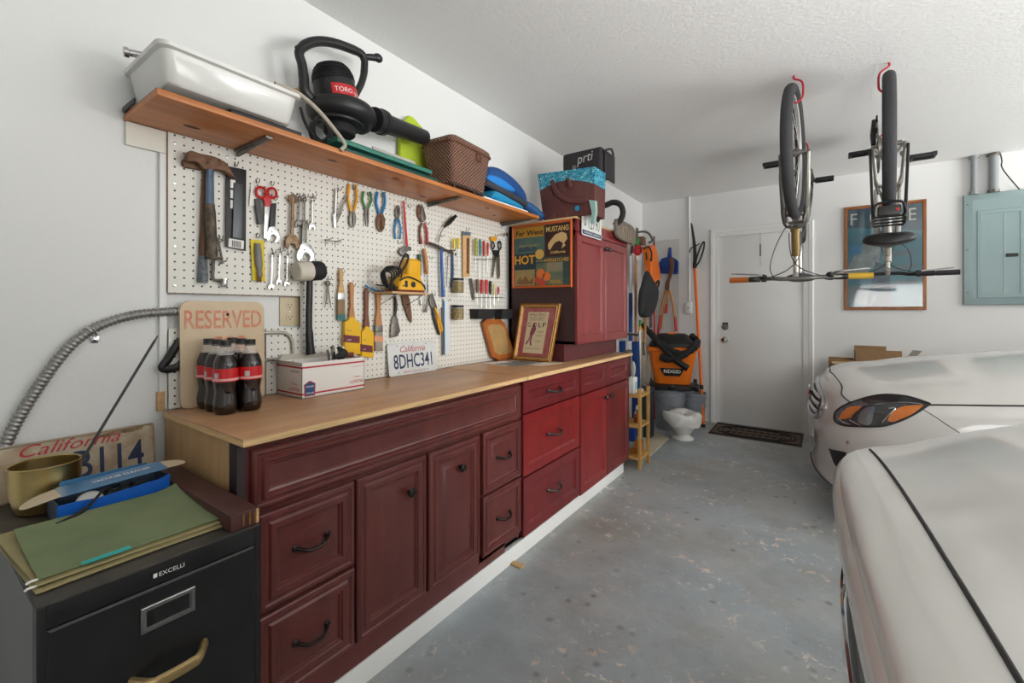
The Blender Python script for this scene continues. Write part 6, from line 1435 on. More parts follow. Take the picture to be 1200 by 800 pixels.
MB().box((VX0, VY0, FT), (VX1 - .003, VY0 + .003, VZ - .004)).build('side_panel', M_vbs, vb); b = MB(); b.box((VX0, VY0, FT), (VX0 + .003, VY1, VZ + .004)); b.box((VX0, VY1 - .003, FT), (VX1 - .003, VY1, VZ)); b.box((VX0, VY0, FT), (VX1, VY1, FT + .002)); b.build('carton', M_vbs, vb)
lo, hi = V((VX1 + .012, VY0 - .048, VZ + .012)), V((VX1 - .006, VY1 + .05, VZ + .020))
ld = MB(); x0_, x1_ = -1.468, -1.400
def flap(y0, y1, z0, z1, taper=False, sgn=1):
    pts = []
    if not taper: pts = [V((x0_, y0, z0)), V((x1_, y0, z0 - .004)), V((x1_, y1, z1 - .004)), V((x0_, y1, z1))]
    else:
        for i in range(13):
            a = PI * i / 12 - PI / 2; pts.append(V(((x0_ + x1_) / 2 + (x1_ - x0_) / 2 * math.sin(a), y0 + (y1 - y0) * math.cos(a) ** .7 if i not in (0, 12) else y0, z0 + (z1 - z0) * math.cos(a) - .002)))
    return pts
zA, zB = VZ + .014, VZ + .022
ld.prism(flap(VY0 + .008, VY1 - .002, zA, zB), (0, 0, .0012)); ldo = ld.build('lid_flap', M_vbl, vb)
MB().prism(flap(VY0 + .008, VY0 - .052, zA, zA - .016, True), (0, 0, .0012)).build('lid_tab', M_raw, ldo); MB().prism(flap(VY1 - .002, VY1 + .046, zB, zB - .004, True), (0, 0, .0012)).build('lid_tab', M_raw, ldo)
slp = (zB - zA) / (VY1 - VY0)
text('VACUUM CLEANER', V((-1.424, VY0 + .065, zA + .055 * slp + .0016)), V((0, 1, slp)), V((-1, 0, .06)), .112, .014, M_paper, 'lettering', vb, bold=.012)
b = MB(); b.box((VX0 + .001, VY0 + .02, VZ + .003), (VX0 + .0035, VY1 - .02, VZ + .020)); b.build('hinge_fold', M_vbl, vb)
wl = thing('caster_wheel', V((-1.420, .275, FT + .003)), 'white wheel with black hub lying in the blue box', 'wheel')
MB().lathe([(.006, -.012), (.022, -.012), (.025, -.008), (.025, .008), (.022, .012), (.006, .012)], (-1.424, .282, FT + .030), V((1, -.35, .35)), 26).build('tyre', M_paper, wl); MB().lathe([(.0055, -.013), (.0055, .013)], (-1.424, .282, FT + .030), V((1, -.35, .35)), 14).build('hub', M_black, wl)
b = MB()
for k, (y, x, z) in enumerate(((.312, -1.43, .028), (.338, -1.44, .032), (.362, -1.43, .030))):
    b.tube([(x, y, FT + z), (x - .012, y + .028, FT + z + .006)], [.013, .010], 12); b.tube(arc((x, y, FT + z), .016, (1, 0, 0), (0, .3, 1), n=18), .003, 6, closed=True)
tag(b.build('brush_attachment', mat('dark_grey_gloss', (60, 60, 62), .25)), 'dark jointed attachment lying in the blue box beside the wheel', 'attachment')
b = MB(); ca = onz(126, 574, FT + .03); cb2 = onz(101, 586, FT + .030); cc2 = onz(88, 597, FT + .026); cd = onz(52, 615, FT + .020)
b.tube(catmull([V((-1.415, .318, FT + .052)), V((-1.392, .300, FT + .060)), V((-1.382, .288, FT + .052)), V((-1.372, .268, FT + .035))], 5), .003, 8); bo_ = b.build('audio_cable', M_rubber); tag(bo_, 'black cable with a silver plug hanging over the front of the blue box', 'cable')
MB().tube([V((-1.372, .268, FT + .035)), V((-1.358, .242, FT + .026)), V((-1.346, .212, FT + .0235))], [.0045, .006, .0045], 12).build('strain_relief', M_black, bo_); MB().tube([V((-1.346, .212, FT + .0235)), V((-1.341, .196, FT + .022))], [.0045, .0015], 10).build('plug_tip', M_chrome, bo_)
# hanging folders
M_fold = mat('olive_green_folder', (124, 136, 98), .75, scale=7, col2=(108, 120, 86)); M_foldb = mat('tan_folder', (158, 146, 104), .75, var=.08, scale=8)
FTZ = FT + .0002
for k, (dz, ins, m, lab) in enumerate(((.0, .000, M_foldb, 'lowest tan hanging folder on the filing cabinet'), (.0065, .003, M_foldb, 'middle olive tan hanging folder of the pile on the filing cabinet'), (.013, .006, M_fold, 'top green hanging folder with a teal tab on the filing cabinet'))):
    t = thing('hanging_folder', (-1.24, .30, FTZ + dz), lab, 'folder', 'hanging folders on the filing cabinet')
    b = MB(); top, bot = [], []
    y0, y1 = .149 + ins, .437 - ins * .4; x0_f, x1_f = -1.378 + .004 * k - (.05 if k == 0 else 0), -1.094 - .010 * k
    for i in range(13):
        s = i / 12; x = x0_f + (x1_f - x0_f) * s; row = []
        for j in range(15):
            q = j / 14; y = y0 + (y1 - y0) * q; lift = .012 * (1 - s) ** 3 * (1 if k == 2 else .4) + .010 * max(0, (q - .82) / .18) ** 2 * (1 - s) * (k == 2) + .002 * math.sin(3 * q + k)
            row.append(V((x + .012 * (q > 2), y - .018 * (1 - s) * (1 - q) * (k < 2), FTZ + dz + .004 + max(0, lift))))
        top.append(row)
    b.loft(top, closed=False, caps=False); b.loft([[p - V((0, 0, .0034 if k < 2 else .0028)) for p in r] for r in top], closed=False, caps=False)
    for a_ in (top[0], top[-1]): b.loft([a_, [p - V((0, 0, .003)) for p in a_]], closed=False, caps=False)
    for j in (0, -1): b.loft([[r[j] for r in top], [r[j] - V((0, 0, .003)) for r in top]], closed=False, caps=False)
    b.build('card', m, t, smooth=60)
    if k:
        hx_ = x1_f - .004
        for sgn, y in ((-1, y0), (1, y1)): MB().tube(catmull([V((hx_, y, FTZ + dz + .003)), V((hx_, y + sgn * .010, FTZ + dz + .003)), V((hx_ + .004, y + sgn * .014, FTZ + dz + .003))], 3), .0022, 6).build('hook_tip', M_paper, t)
    if k == 2: MB().box((x1_f - .008, y0 + .055, FTZ + dz + .0045), (x1_f + .006, y0 + .125, FTZ + dz + .0065), .0006).build('tab', mat('teal_tab', (34, 168, 164), .35), t)
# ------------------------------------------------------------------ two bicycles hanging upside down from ceiling hooks
M_tyre2 = mat('bicycle_tyre', (52, 52, 54), .8, bump=.3, bscale=160, scale=60)
M_alloy = mat('alloy_rim', (188, 188, 186), .3, .85)
M_frameg = mat('pewter_frame', (112, 110, 104), .35, .6)
M_framew = mat('pale_silver_frame', (176, 174, 166), .32, .6)
M_blkmetal = mat('black_metal', (36, 36, 37), .4, .4)
M_brasst = mat('brass_head_tube', (136, 116, 72), .4, .5)
M_gripo = mat('orange_brown_grip', (172, 92, 32), .5); M_gripy = mat('golden_grip', (196, 156, 44), .5)
def bicycle(org, fwd, label, name, P):
    """bike built upright along local x, hung upside down at org (ground contact of the wheel nearest the camera hook line)"""
    f = V(fwd).normalized(); up = V((0, 0, -1)); l = up.cross(f)
    W = lambda x, y, z: V(org) + f * x + l * y + up * z
    R, wb = .348, P['wb']; t = thing('bicycle', org, label, 'bicycle', 'bicycles hanging from the ceiling')
    def part(nm, m, parent=None, **k):
        class _: pass
        return lambda b: b.build(nm, m, parent or t, **k)
    def circle(cx, r, y=0, n=48, st=0): 
        c_, s_ = math.cos(st), math.sin(st)
        return [W(cx + r * math.cos(a) * c_, y + r * math.cos(a) * s_, R + r * math.sin(a)) for a in [2 * PI * i / n for i in range(n)]]
    for cx, nm, st in ((0, 'rear_wheel', 0), (wb, 'front_wheel', P.get('steer', 0))):
        b = MB(); b.tube(circle(cx, R - .025, st=st), .0265, 12, closed=True); wo = b.build(nm, M_tyre2, t)
        b = MB(); b.tube(circle(cx, R - .056, st=st), .011, 8, closed=True, flat=None); b.build('rim', M_alloy, wo)
        b = MB()
        for k in range(28):
            a = 2 * PI * k / 28; s = .028 if k % 2 else -.028; a2 = a + (.5 if k % 4 < 2 else -.5)
            r2 = R - .062; cs_, sn_ = math.cos(st), math.sin(st)
            b.tube([W(cx + .018 * math.cos(a2) - s * sn_, s * cs_, R + .018 * math.sin(a2)), W(cx + r2 * math.cos(a) * cs_, r2 * math.cos(a) * sn_, R + r2 * math.sin(a))], .0011, 4, caps=False)
        b.build('spokes', M_alloy, wo, smooth=0)
        b = MB(); b.tube([W(cx, -.05, R), W(cx, -.032, R), W(cx, -.030, R), W(cx, .030, R), W(cx, .032, R), W(cx, .05, R)], [.012, .012, .020, .020, .012, .012], 14); b.tube([W(cx, -.068, R), W(cx, .068, R)], .005, 8); b.build('hub', M_dsteel, wo)
    BB = (.435, .285); ST = (.29, .70 if P['saddle'] > .9 else .62); HB, HT = (wb - .150, .735), (wb - .205, .875)
    fm = P['frame']; b = MB()
    b.tube([W(BB[0], 0, BB[1]), W(ST[0], 0, ST[1])], .016, 12); b.tube([W(BB[0], 0, BB[1]), W(HB[0] - .008, 0, HB[1] + .015)], .019, 12)
    if P.get('step'): b.tube(catmull([W(ST[0] + .05, 0, ST[1] - .22), W(.62, 0, .55), W(HT[0], 0, HT[1] - .05)], 6), .015, 12)
    else: b.tube([W(ST[0], 0, ST[1] - .02), W(HT[0], 0, HT[1] - .02)], .016, 12)
    for s in (-1, 1):
        b.tube(catmull([W(BB[0] - .01, s * .03, BB[1]), W(.22, s * .05, .31), W(0, s * .064, R)], 4), .009, 8); b.tube([W(ST[0], s * .012, ST[1] - .01), W(.10, s * .052, .49), W(0, s * .064, R)], .008, 8)
    b.tube([W(BB[0], -.035, BB[1]), W(BB[0], .035, BB[1])], .021, 14); fr = b.build('frame', fm, t)
    b = MB(); b.tube([W(*(HB[0], 0, HB[1])), W(HT[0], 0, HT[1])], .021, 14); b.tube([W(HB[0] + .003, 0, HB[1] - .008), W(HB[0] - .004, 0, HB[1] + .008)], .025, 14); b.build('head_tube', P['head'], fr)
    b = MB()
    for s in (-1, 1): b.tube(catmull([W(HB[0] + .008, s * .012, HB[1] - .02), W(HB[0] + .018, s * .048, HB[1] - .045), W(wb - .07, s * .058, .53), W(wb - .01, s * .062, R + .02), W(wb, s * .062, R)], 5), [.015, .015, .014, .011, .009], 10)
    b.tube([W(HB[0] + .010, -.05, HB[1] - .030), W(HB[0] + .010, .05, HB[1] - .030)], .013, 8); b.build('fork', fm, t)
    # stem and bars
    bz, bx = P['bar_z'], HT[0] + .05; b = MB(); b.tube([W(HT[0], 0, HT[1]), W(HT[0] - .012, 0, bz - .03)], .0135, 10); b.tube([W(HT[0] - .012, 0, bz - .03), W(bx, 0, bz)], .015, 10); st = b.build('stem', M_framew, t)
    H = P['half']; rise = P.get('rise', .02)
    b = MB(); hb = catmull([W(bx - .06, -H, bz + rise), W(bx - .045, -H * .6, bz + rise), W(bx - .01, -H * .32, bz + rise * .8), W(bx, -.06, bz), W(bx, .06, bz), W(bx - .01, H * .32, bz + rise * .8), W(bx - .045, H * .6, bz + rise), W(bx - .06, H, bz + rise)], 6); b.tube(hb, .0115, 10); ho = b.build('handlebar', P.get('bar', M_frameg), t)
    for s, gm in ((-1, P['grips'][0]), (1, P['grips'][1])):
        b = MB(); b.tube([W(bx - .06, s * (H - .0), bz + rise), W(bx - .053, s * (H - .105), bz + rise)], .0165, 12); b.build('grip', gm, ho)
        b = MB(); b.tube([W(bx - .053, s * (H - .108), bz + rise), W(bx - .048, s * (H - .165), bz + rise)], .0165, 12); b.build('shifter', M_black, ho)
        b = MB(); y = s * (H - .185); b.tube([W(bx - .046, y - .012, bz + rise), W(bx - .046, y + .012, bz + rise)], .018, 12); b.ell(W(bx - .02, y, bz + rise - .01), (.02, .018, .016)); b.build('brake_clamp', M_black, ho)
        b = MB(); b.tube(catmull([W(bx - .02, y, bz + rise - .012), W(bx + .02, y + s * .03, bz + rise - .022), W(bx + .022, y + s * .11, bz + rise - .030), W(bx + .012, y + s * .165, bz + rise - .034)], 5), [.006, .006, .0045, .0035], 8); b.build('brake_lever', M_steel, ho)
    b = MB()
    for s in (-1, 1):
        b.tube(catmull([W(bx - .01, s * (H - .20), bz + rise - .01), W(bx + .04, s * .13, bz - .005), W(bx + .06, s * .03, bz - .05), W(HT[0] + .06, -s * .02, bz - .13), W(HB[0] + .03, -s * .03, HB[1] + .02)], 7), .0026, 6)
    b.tube(catmull([W(bx, H - .24, bz + rise), W(bx + .05, .12, bz - .06), W(bx + .05, .10, bz - .16), W(HB[0] + .05, .05, HB[1] - .0), W(HB[0] + .02, .02, HB[1] - .02)], 7), .0026, 6); b.build('cables', M_black, t)
    # brakes
    b = MB()
    for cx, cz, a in ((HB[0] + .045, HB[1] - .085, 1), (.155, .515, -1)):
        for s in (-1, 1): b.tube([W(cx, s * .055, cz - .055), W(cx + .01 * a, s * .052, cz), W(cx + .012 * a, s * .040, cz + .05)], [.008, .007, .005], 8); b.box(W(cx - .022, s * .026, cz + .002), W(cx + .028, s * .040, cz + .014), .002)
        b.tube([W(cx + .012 * a, -.05, cz + .048), W(cx + .012 * a, .05, cz + .048)], .0022, 6)
    b.build('brake_arms', M_dsteel, t)
    # saddle
    sx_, sz_ = .215, P['saddle']; b = MB(); b.tube([W(ST[0], 0, ST[1] - .05), W(sx_ + .03, 0, sz_ - .05)], .0135, 12); b.build('seat_post', M_alloy, t)
    w = P['saddle_w']; rr = []
    ts_ = P.get('saddle_t', 1.15)
    for x, hw, zt, th in ((-.13, .25 * w, .0, .018), (-.12, .8 * w, .0, .035), (-.07, 1.0 * w, .006, .045), (-.01, .72 * w, .0, .042), (.06, .34 * w, -.006, .036), (.13, .24 * w, -.006, .03), (.165, .12 * w, -.012, .016)):
        rr.append([W(sx_ + x, hw * math.cos(a), sz_ + zt - th * ts_ / 2 + th * ts_ / 2 * math.sin(a) - (.012 if math.sin(a) < 0 else 0) * abs(math.cos(a))) for a in [2 * PI * i / 14 for i in range(14)]])
    b = MB(); b.loft(rr); so = b.build('saddle', M_black, t, smooth=80, mod=subsurf(1))
    b = MB()
    for s in (-1, 1): b.tube(catmull([W(sx_ - .10, s * .05, sz_ - .035), W(sx_ - .04, s * .022, sz_ - .055), W(sx_ + .06, s * .018, sz_ - .05), W(sx_ + .14, s * .006, sz_ - .03)], 4), .0035, 6)
    b.build('rails', M_dsteel, so)
    # drivetrain on the right (-y)
    b = MB()
    for r, y in ((.092, -.047), (.074, -.041)): b.tube([W(BB[0] + r * math.cos(a), y, BB[1] + r * math.sin(a)) for a in [2 * PI * i / 40 for i in range(40)]], .0035, 6, closed=True)
    for k in range(5): a = 2 * PI * k / 5; b.tube([W(BB[0], -.045, BB[1]), W(BB[0] + .09 * math.cos(a), -.046, BB[1] + .09 * math.sin(a))], .007, 6)
    b.build('chainring', M_blkmetal, t)
    ca = math.radians(P['crank']); b = MB(); pe = []
    for s in (-1, 1):
        ex, ez = BB[0] + s * .17 * math.cos(ca), BB[1] + s * .17 * math.sin(ca); y0 = -.062 if s > 0 else .062; y1 = y0 * 1.25
        b = MB(); b.tube([W(BB[0], y0, BB[1]), W(ex, y1, ez)], [.013, .010], 8); b.build('crank_arm', M_dsteel, t)
        yy = y1 + (-.060 if s > 0 else .060); b = MB()
        for dx in (-.034, .034): b.box(W(ex + dx - .007, yy - .045, ez - .010), W(ex + dx + .007, yy + .045, ez + .010), .002)
        for dy in (-.045, .045): b.box(W(ex - .04, yy + dy - .006, ez - .010), W(ex + .04, yy + dy + .006, ez + .010), .002)
        b.tube([W(ex, y1, ez), W(ex, yy + (-.04 if s > 0 else .04), ez)], .010, 10); b.build('pedal', M_black, t)
    b = MB()
    for k in range(6): r = .055 - .006 * k; b.tube([W(r * math.cos(a), -.040 - .0035 * (5 - k) + .018, R + r * math.sin(a)) for a in [2 * PI * i / 24 for i in range(24)]], .0025, 5, closed=True)
    b.build('cassette', M_dsteel, t)
    b = MB(); top = [W(BB[0], -.045, BB[1] + .092), W(0, -.045, R + .045)]; b.tube(top, .0045, 6); b.tube([W(BB[0], -.045, BB[1] - .092), W(.05, -.045, R - .145), W(-.0, -.045, R - .12), W(.005, -.045, R - .045)], .0045, 6); b.build('chain', M_dsteel, t)
    b = MB(); b.tube([W(.0, -.060, R - .012), W(.02, -.062, R - .07), W(.03, -.058, R - .15)], [.011, .013, .010], 8)
    for x, z in ((.01, R - .085), (.035, R - .155)): b.lathe([(.018, -.004), (.018, .004)], W(x, -.047, z), l, 14)
    b.build('rear_derailleur', M_blkmetal, t)
    if P.get('rack'):
        b = MB()
        for s in (-1, 1):
            b.tube([W(0, s * .074, R + .01), W(-.06, s * .062, .735)], .006, 8); b.tube([W(0, s * .074, R + .01), W(.10, s * .062, .735)], .006, 8); b.tube(catmull([W(.24, s * .045, .725), W(.15, s * .062, .735), W(-.12, s * .062, .737), W(-.16, s * .05, .737)], 4), .006, 8)
        for x in (.15, .05, -.05, -.14): b.tube([W(x, -.062, .736), W(x, .062, .736)], .005, 6)
        b.tube(catmull([W(-.15, .058, .737), W(-.175, .058, .71), W(-.18, .04, .675), W(-.18, -.04, .675), W(-.175, -.058, .71), W(-.15, -.058, .737)], 4), .006, 8); ro = b.build('rear_rack', M_blkmetal, t)
        b = MB(); b.box(W(-.150, -.045, .69), W(-.185, .045, .735), .006); b.build('reflector_box', M_black, ro); b = MB(); b.lathe([(.007, 0), (.006, .004), (.001, .005)], W(-.186, .03, .712), -f, 14); b.build('red_reflector', M_red, ro)
    if P.get('guard'):
        b = MB(); rows = []
        for i in range(21):
            a = math.radians(30 + 140 * i / 20); r = R + .022; rows.append([W(wb + r * math.cos(a) - .0 * k, y, R + (r - (.012 if abs(y) > .015 else 0)) * math.sin(a)) for k, y in enumerate((-.027, -.012, .012, .027))])
        b.loft(rows, closed=False, caps=False); b.build('front_mudguard', M_framew, t)
    return t, W
M_hookred = mat('red_vinyl_hook', (176, 28, 44), .4)
def ceiling_hook(x, y, ztop, side, lab):
    b = MB(); rz = ztop - .062
    b.tube(catmull([V((x, y, CH - .001)), V((x, y, CH - .018)), V((x + side * .036, y, CH - .045 if CH - ztop > .04 else ztop)), V((x + side * .040, y, rz + .02)), V((x + side * .032, y, rz - .004)), V((x + side * .012, y, rz - .018)), V((x - side * .010, y, rz - .014))], 6), .0050, 8)
    o = b.build('bike_hook', M_hookred); tag(o, lab, 'hook', 'red bike hooks in the ceiling'); return o
ZT = 2.392
B1 = V((-.115, 3.875, ZT)); wb1 = 1.075
bicycle(B1, (0, -1, 0), 'dark grey bicycle hung upside down, handlebar with orange and gold grips toward the room', 'b', dict(wb=wb1, saddle=.985, bar_z=1.010, half=.345, rise=-.006, frame=M_frameg, head=M_brasst, grips=(M_gripy, M_gripo), saddle_w=.105, crank=170, steer=.06))
ceiling_hook(-.115, 3.875 - wb1, ZT, 1, 'red ceiling hook through the near wheel of the dark grey bicycle'); ceiling_hook(-.115, 3.875, ZT, 1, 'red ceiling hook at the rear wheel of the dark grey bicycle')
B2 = V((.285, 2.93, ZT)); f2 = V((.09, 1, 0)).normalized()
bicycle(B2, f2, 'silver bicycle hung upside down with its black rear rack toward the room', 'b', dict(wb=1.06, saddle=.845, bar_z=.945, half=.335, rise=.012, frame=M_framew, head=M_framew, grips=(M_black, M_black), saddle_w=.125, saddle_t=1.7, crank=-28, rack=True, guard=True, step=True, bar=M_blkmetal))
ceiling_hook(.285, 2.93, ZT, -1, 'red ceiling hook through the near wheel of the silver bicycle'); e = B2 + f2 * 1.06; ceiling_hook(e.x, e.y, ZT, -1, 'red ceiling hook at the far wheel of the silver bicycle')
# ------------------------------------------------------------------ back wall: poster, electrical panel, conduit
BYF = BY - .001
pf = [ony(988.6, 362.6, BYF), ony(1085.4, 363.6, BYF), ony(1085.4, 233.7, BYF), ony(989.6, 243.3, BYF)]
x0, x1 = (pf[0].x + pf[3].x) / 2, (pf[1].x + pf[2].x) / 2; z0, z1 = (pf[0].z + pf[1].z) / 2, (pf[2].z + pf[3].z) / 2
pf = [V((x0, BYF, z0)), V((x1, BYF, z0)), V((x1, BYF, z1)), V((x0, BYF, z1))]
fp = thing('picture_frame', quad(pf, .5, 0), 'wood framed blue poster on the back wall behind the hanging bicycles', 'picture')
R, n = quadrings(pf, [(0, 0), (0, .018), (.003, .022), (.020, .022), (.024, .016), (.026, .012)]); MB().loft(R).build('frame', mat('chestnut_frame', (158, 98, 48), .4, scale=5, col2=(128, 74, 34), stretch=(4, 4, 1)), fp, smooth=25)
def pr(pl, m, ht, nm='poster_print'): nn = V((0, -1, 0)); MB().prism([quad(pf, a, b_) + nn * ht for a, b_ in pl], nn * .0006).build(nm, m, fp)
pr([(.04, .03), (.96, .03), (.96, .97), (.04, .97)], mat('poster_blue', (66, 124, 148), .35, scale=2.2, col2=(88, 150, 172)), .0125, 'poster_sheet')
pr([(.04, .80), (.96, .72), (.96, .97), (.04, .97)], mat('poster_dusk_blue', (64, 96, 122), .35, scale=3, col2=(80, 108, 128)), .0132)
pr([(.04, .40), (.20, .62), (.36, .66), (.46, .58), (.44, .44), (.30, .36), (.04, .30)], mat('poster_grey_blue', (108, 128, 140), .4, scale=9, col2=(178, 190, 196)), .0140)
pr([(.06, .52), (.22, .54), (.24, .63), (.08, .62)], mat('poster_bright_blue', (70, 140, 190), .4), .0148)
pr([(.28, .03), (.62, .03), (.56, .40), (.40, .46)], mat('poster_dark_blue', (52, 78, 104), .4, scale=6, col2=(98, 122, 142)), .0148)
for k, (a, b_) in enumerate(((.60, .20), (.58, .34), (.56, .47))): pr([(a, b_), (a + .10, b_ + .03), (a + .26, b_ + .035), (a + .32, b_ + .06), (a + .28, b_ + .085), (a + .10, b_ + .075), (a, b_ + .05)], mat('poster_glove_blue', (84, 112, 134), .4, scale=8, col2=(118, 142, 158)), .0148)
pr([(.05, .08), (.32, .04), (.42, .10), (.36, .20), (.12, .24), (.05, .20)], mat('poster_pale_shape', (150, 168, 180), .4, scale=8, col2=(96, 120, 138)), .0148)
for s, ch in ((.085, 'F'), (.33, 'O'), (.58, 'R'), (.80, 'E')): qtext(pf, s, .82, s + .085, .93, ch, M_paper, .0152, fp)
MB().prism([quad(pf, a, b_) + V((0, -.0165, 0)) for a, b_ in ((.04, .03), (.96, .03), (.96, .97), (.04, .97))], (0, -.001, 0)).build('glazing', M_glass, fp)
# electrical panel and conduits
M_elec = mat('grey_green_enamel', (138, 158, 158), .4, .1)
ex0 = ony(1128, 300, BY).x; ez0, ez1 = ony(1128, 357, BY).z, ony(1128, 230, BY).z; ex1 = ex0 + .40
ep = thing('electrical_panel', (ex0 + .2, BY, ez0), 'grey green electrical breaker panel on the back wall at the right', 'electrical panel')
b = MB(); b.rings((ex0, BY, ez0), (1, 0, 0), (0, 0, 1), (0, -1, 0), ex1 - ex0, ez1 - ez0, [(0, 0), (0, .030), (.003, .034), (.018, .038), (.050, .046), (.052, .046)]); b.build('cover', M_elec, ep, smooth=25)
dz0, dz1 = ez0 + .055, ez1 - .14
dr = MB().rings((ex0 + .075, BY - .046, dz0), (1, 0, 0), (0, 0, 1), (0, -1, 0), .265, dz1 - dz0, [(0, 0), (0, .004), (.002, .006), (.028, .006), (.030, .003)]).build('door', M_elec, ep, smooth=20)
MB().box((ex0 + .085, BY - .0525, dz0 + .01), (ex0 + .105, BY - .0495, dz1 - .01), .001).build('hinge_strip', M_elec, dr); MB().box((ex0 + .225, BY - .0515, dz0 + .01), (ex0 + .229, BY - .0495, dz1 - .01)).build('crease', mat('pale_grey_enamel', (170, 186, 186), .4), dr)
lt = ony(1181, 299, BY - .05); MB().box((lt.x - .01, BY - .060, lt.z - .012), (lt.x + .055, BY - .0495, lt.z + .014), .003).build('latch', M_black, dr)
for z in (ez0 + .1, (ez0 + ez1) / 2, ez1 - .08): MB().lathe([(.006, 0), (.005, .002), (.001, .003)], (ex0 + .022, BY - .039, z), (0, -1, 0), 12).build('screw', M_dsteel, ep)
M_gc = mat('grey_pvc_conduit', (142, 146, 148), .45)
for px, r, lab in ((1141.5, .020, 'narrower grey conduit rising from the electrical panel to the ceiling'), (1164.5, .028, 'wider grey conduit rising from the electrical panel to the ceiling')):
    q = ony(px, 210, BY - .035); t = thing('conduit', (q.x, BY - .034, ez1), lab, 'conduit', 'conduits above the electrical panel'); MB().cyl((q.x, BY - .034, ez1 + .0005), (q.x, BY - .034, CH - .001), r, n=18).build('pipe', M_gc, t)
    b = MB(); b.cyl((q.x, BY - .034, ez1 + .001), (q.x, BY - .034, ez1 + .020), r + .008, n=8); b.cyl((q.x, BY - .034, CH - .02), (q.x, BY - .034, CH - .0005), r + .010, n=16); b.build('fitting', M_dsteel if r > .025 else M_gc, t)
q = ony(1172, 180, BY - .03); b = MB(); e_ = ony(1186, 218, BY - .03); b.tube(catmull([V((q.x, q.y, CH - .001)), q + V((.01, 0, -.06)), q + V((.005, -.01, -.10)), q + V((.03, 0, -.16)), V((e_.x + .04, e_.y, ez1 + .0005))], 6), .004, 6); tag(b.build('loose_wire', M_black), 'thin black wire curling from the ceiling to the electrical panel top', 'wire')
# small white outlet box with surface conduit left of the door
q0, q1 = ony(808, 233, BY), ony(807, 354, BY); b = MB(); b.cyl((q0.x, BY - .012, CH - .001), (q0.x, BY - .012, q1.z + .001), .0105, n=12); tag(b.build('surface_conduit', M_white), 'thin white conduit running down the back wall left of the side door', 'conduit')
zb = ony(806, 367, BY).z; sb = thing('outlet_box', (q0.x, BY, zb), 'small white surface outlet box left of the side door', 'outlet'); MB().box((q0.x - .038, BY - .04, zb), (q0.x + .030, BY - .0005, q1.z), .003).build('box', M_white, sb); MB().rings((q0.x - .034, BY - .0401, zb + .004), (1, 0, 0), (0, 0, 1), (0, -1, 0), .06, q1.z - zb - .008, [(0, 0), (0, .002), (.002, .003)]).build('cover_plate', M_white, sb)
MB().lathe([(.010, 0), (.010, .001), (.0005, .001)], (q0.x - .004, BY - .0432, (zb + q1.z) / 2), (0, -1, 0), 16).build('socket', mat('grey_socket', (150, 150, 150), .5), sb)

# ------------------------------------------------------------------ pegboard and long tools in the far corner
kx0, kx1 = WX + .02, ony(796, 330, BY).x; kz0, kz1 = ony(790, 420, BY).z, ony(796, 280, BY).z
tag(MB().box((kx0, BY - .010, kz0), (kx1, BY - .004, kz1)).build('pegboard', M_pegback, smooth=0), 'grey pegboard on the back wall in the far corner', 'pegboard')
PB = BY - .012
def wtool(name, label, cat, base, parts, group=None):
    t = thing(name, base, label, cat, group)
    for nm, m, fn in parts:
        b = MB(); fn(b); b.build(nm, m, t)
    return t
M_navy2 = mat('cobalt_plastic', (30, 66, 138), .4)
Y_ = PB - .02
def dustpan(b):
    pts = ly([(772.5, 320), (772, 309), (776, 303), (780, 301.5), (782.5, 301), (784, 290), (786.5, 290), (787.5, 301), (790, 302), (794, 305), (795, 321)], Y_); b.prism(pts, (0, -.012, 0), .003)
    lo_ = ly([(772.5, 318), (795, 319), (795, 321.5), (772, 320.5)], Y_ - .012); b.prism(lo_, (0, -.05, 0), .002)
    for q in ((772.3, 309), (794.5, 306)): b.prism([ony(q[0], q[1], Y_ - .012), ony(q[0] + .7, q[1], Y_ - .012), ony(q[0] + .7, 320, Y_ - .012), ony(q[0], 320, Y_ - .012)], (0, -.03, 0))
wtool('dustpan', 'cobalt blue dustpan hanging on the corner pegboard', 'dustpan', ony(784, 320, Y_), [('pan', M_navy2, dustpan)])
Y2 = PB - .10
wtool('loppers', 'old loppers with a curved rusty blade and wooden red-tipped handles', 'loppers', ony(783, 340, Y2), [
    ('blade', M_rust, lambda b: b.prism(catmull(ly([(785, 303), (789, 302), (790, 311), (788, 322), (785, 330), (784, 340), (779.5, 339), (780, 332), (783.5, 323), (785, 313)], Y2), 3, closed=True), (0, -.018, 0), .003)),
    ('handle', M_handle_wood, lambda b: (b.tube(ly([(781, 340), (777, 352), (774, 370)], Y2), [.014, .013, .014], 8))), ('handle', M_handle_wood, lambda b: b.tube(ly([(785, 340), (789, 358), (791, 372)], Y2 - .02), [.014, .013, .014], 8)),
    ('grip', M_red, lambda b: b.tube(ly([(774, 369), (772, 384), (771, 393)], Y2), [.0155, .016, .016], 8)), ('grip', M_red, lambda b: b.tube(ly([(791, 371), (792.5, 388)], Y2 - .02), [.0155, .016], 8))])
wtool('hedge_shears', 'second pair of wooden handled shears with one short red grip in the corner', 'shears', ony(781, 350, PB - .05), [('handle', M_handle_wood, lambda b: b.tube(ly([(783, 338), (782, 357)], PB - .05), .012, 8)), ('grip', M_red, lambda b: b.tube(ly([(781.5, 356), (780, 367)], PB - .05), .017, 8)), ('handle', M_handle_wood, lambda b: b.tube(ly([(779, 340), (775, 385)], PB - .05), .011, 8))])
def floor_tool(name, label, cat, top, bot, shaft, ms, r, extra=(), grp=None):
    t = thing(name, bot, label, cat, grp); b = MB(); b.tube([top, bot], r, 10); b.build('shaft', ms, t)
    for nm, m, fn in extra: b = MB(); fn(b); b.build(nm, m, t)
    return t
fp_ = lambda px, py, x: onx(px, py, x)
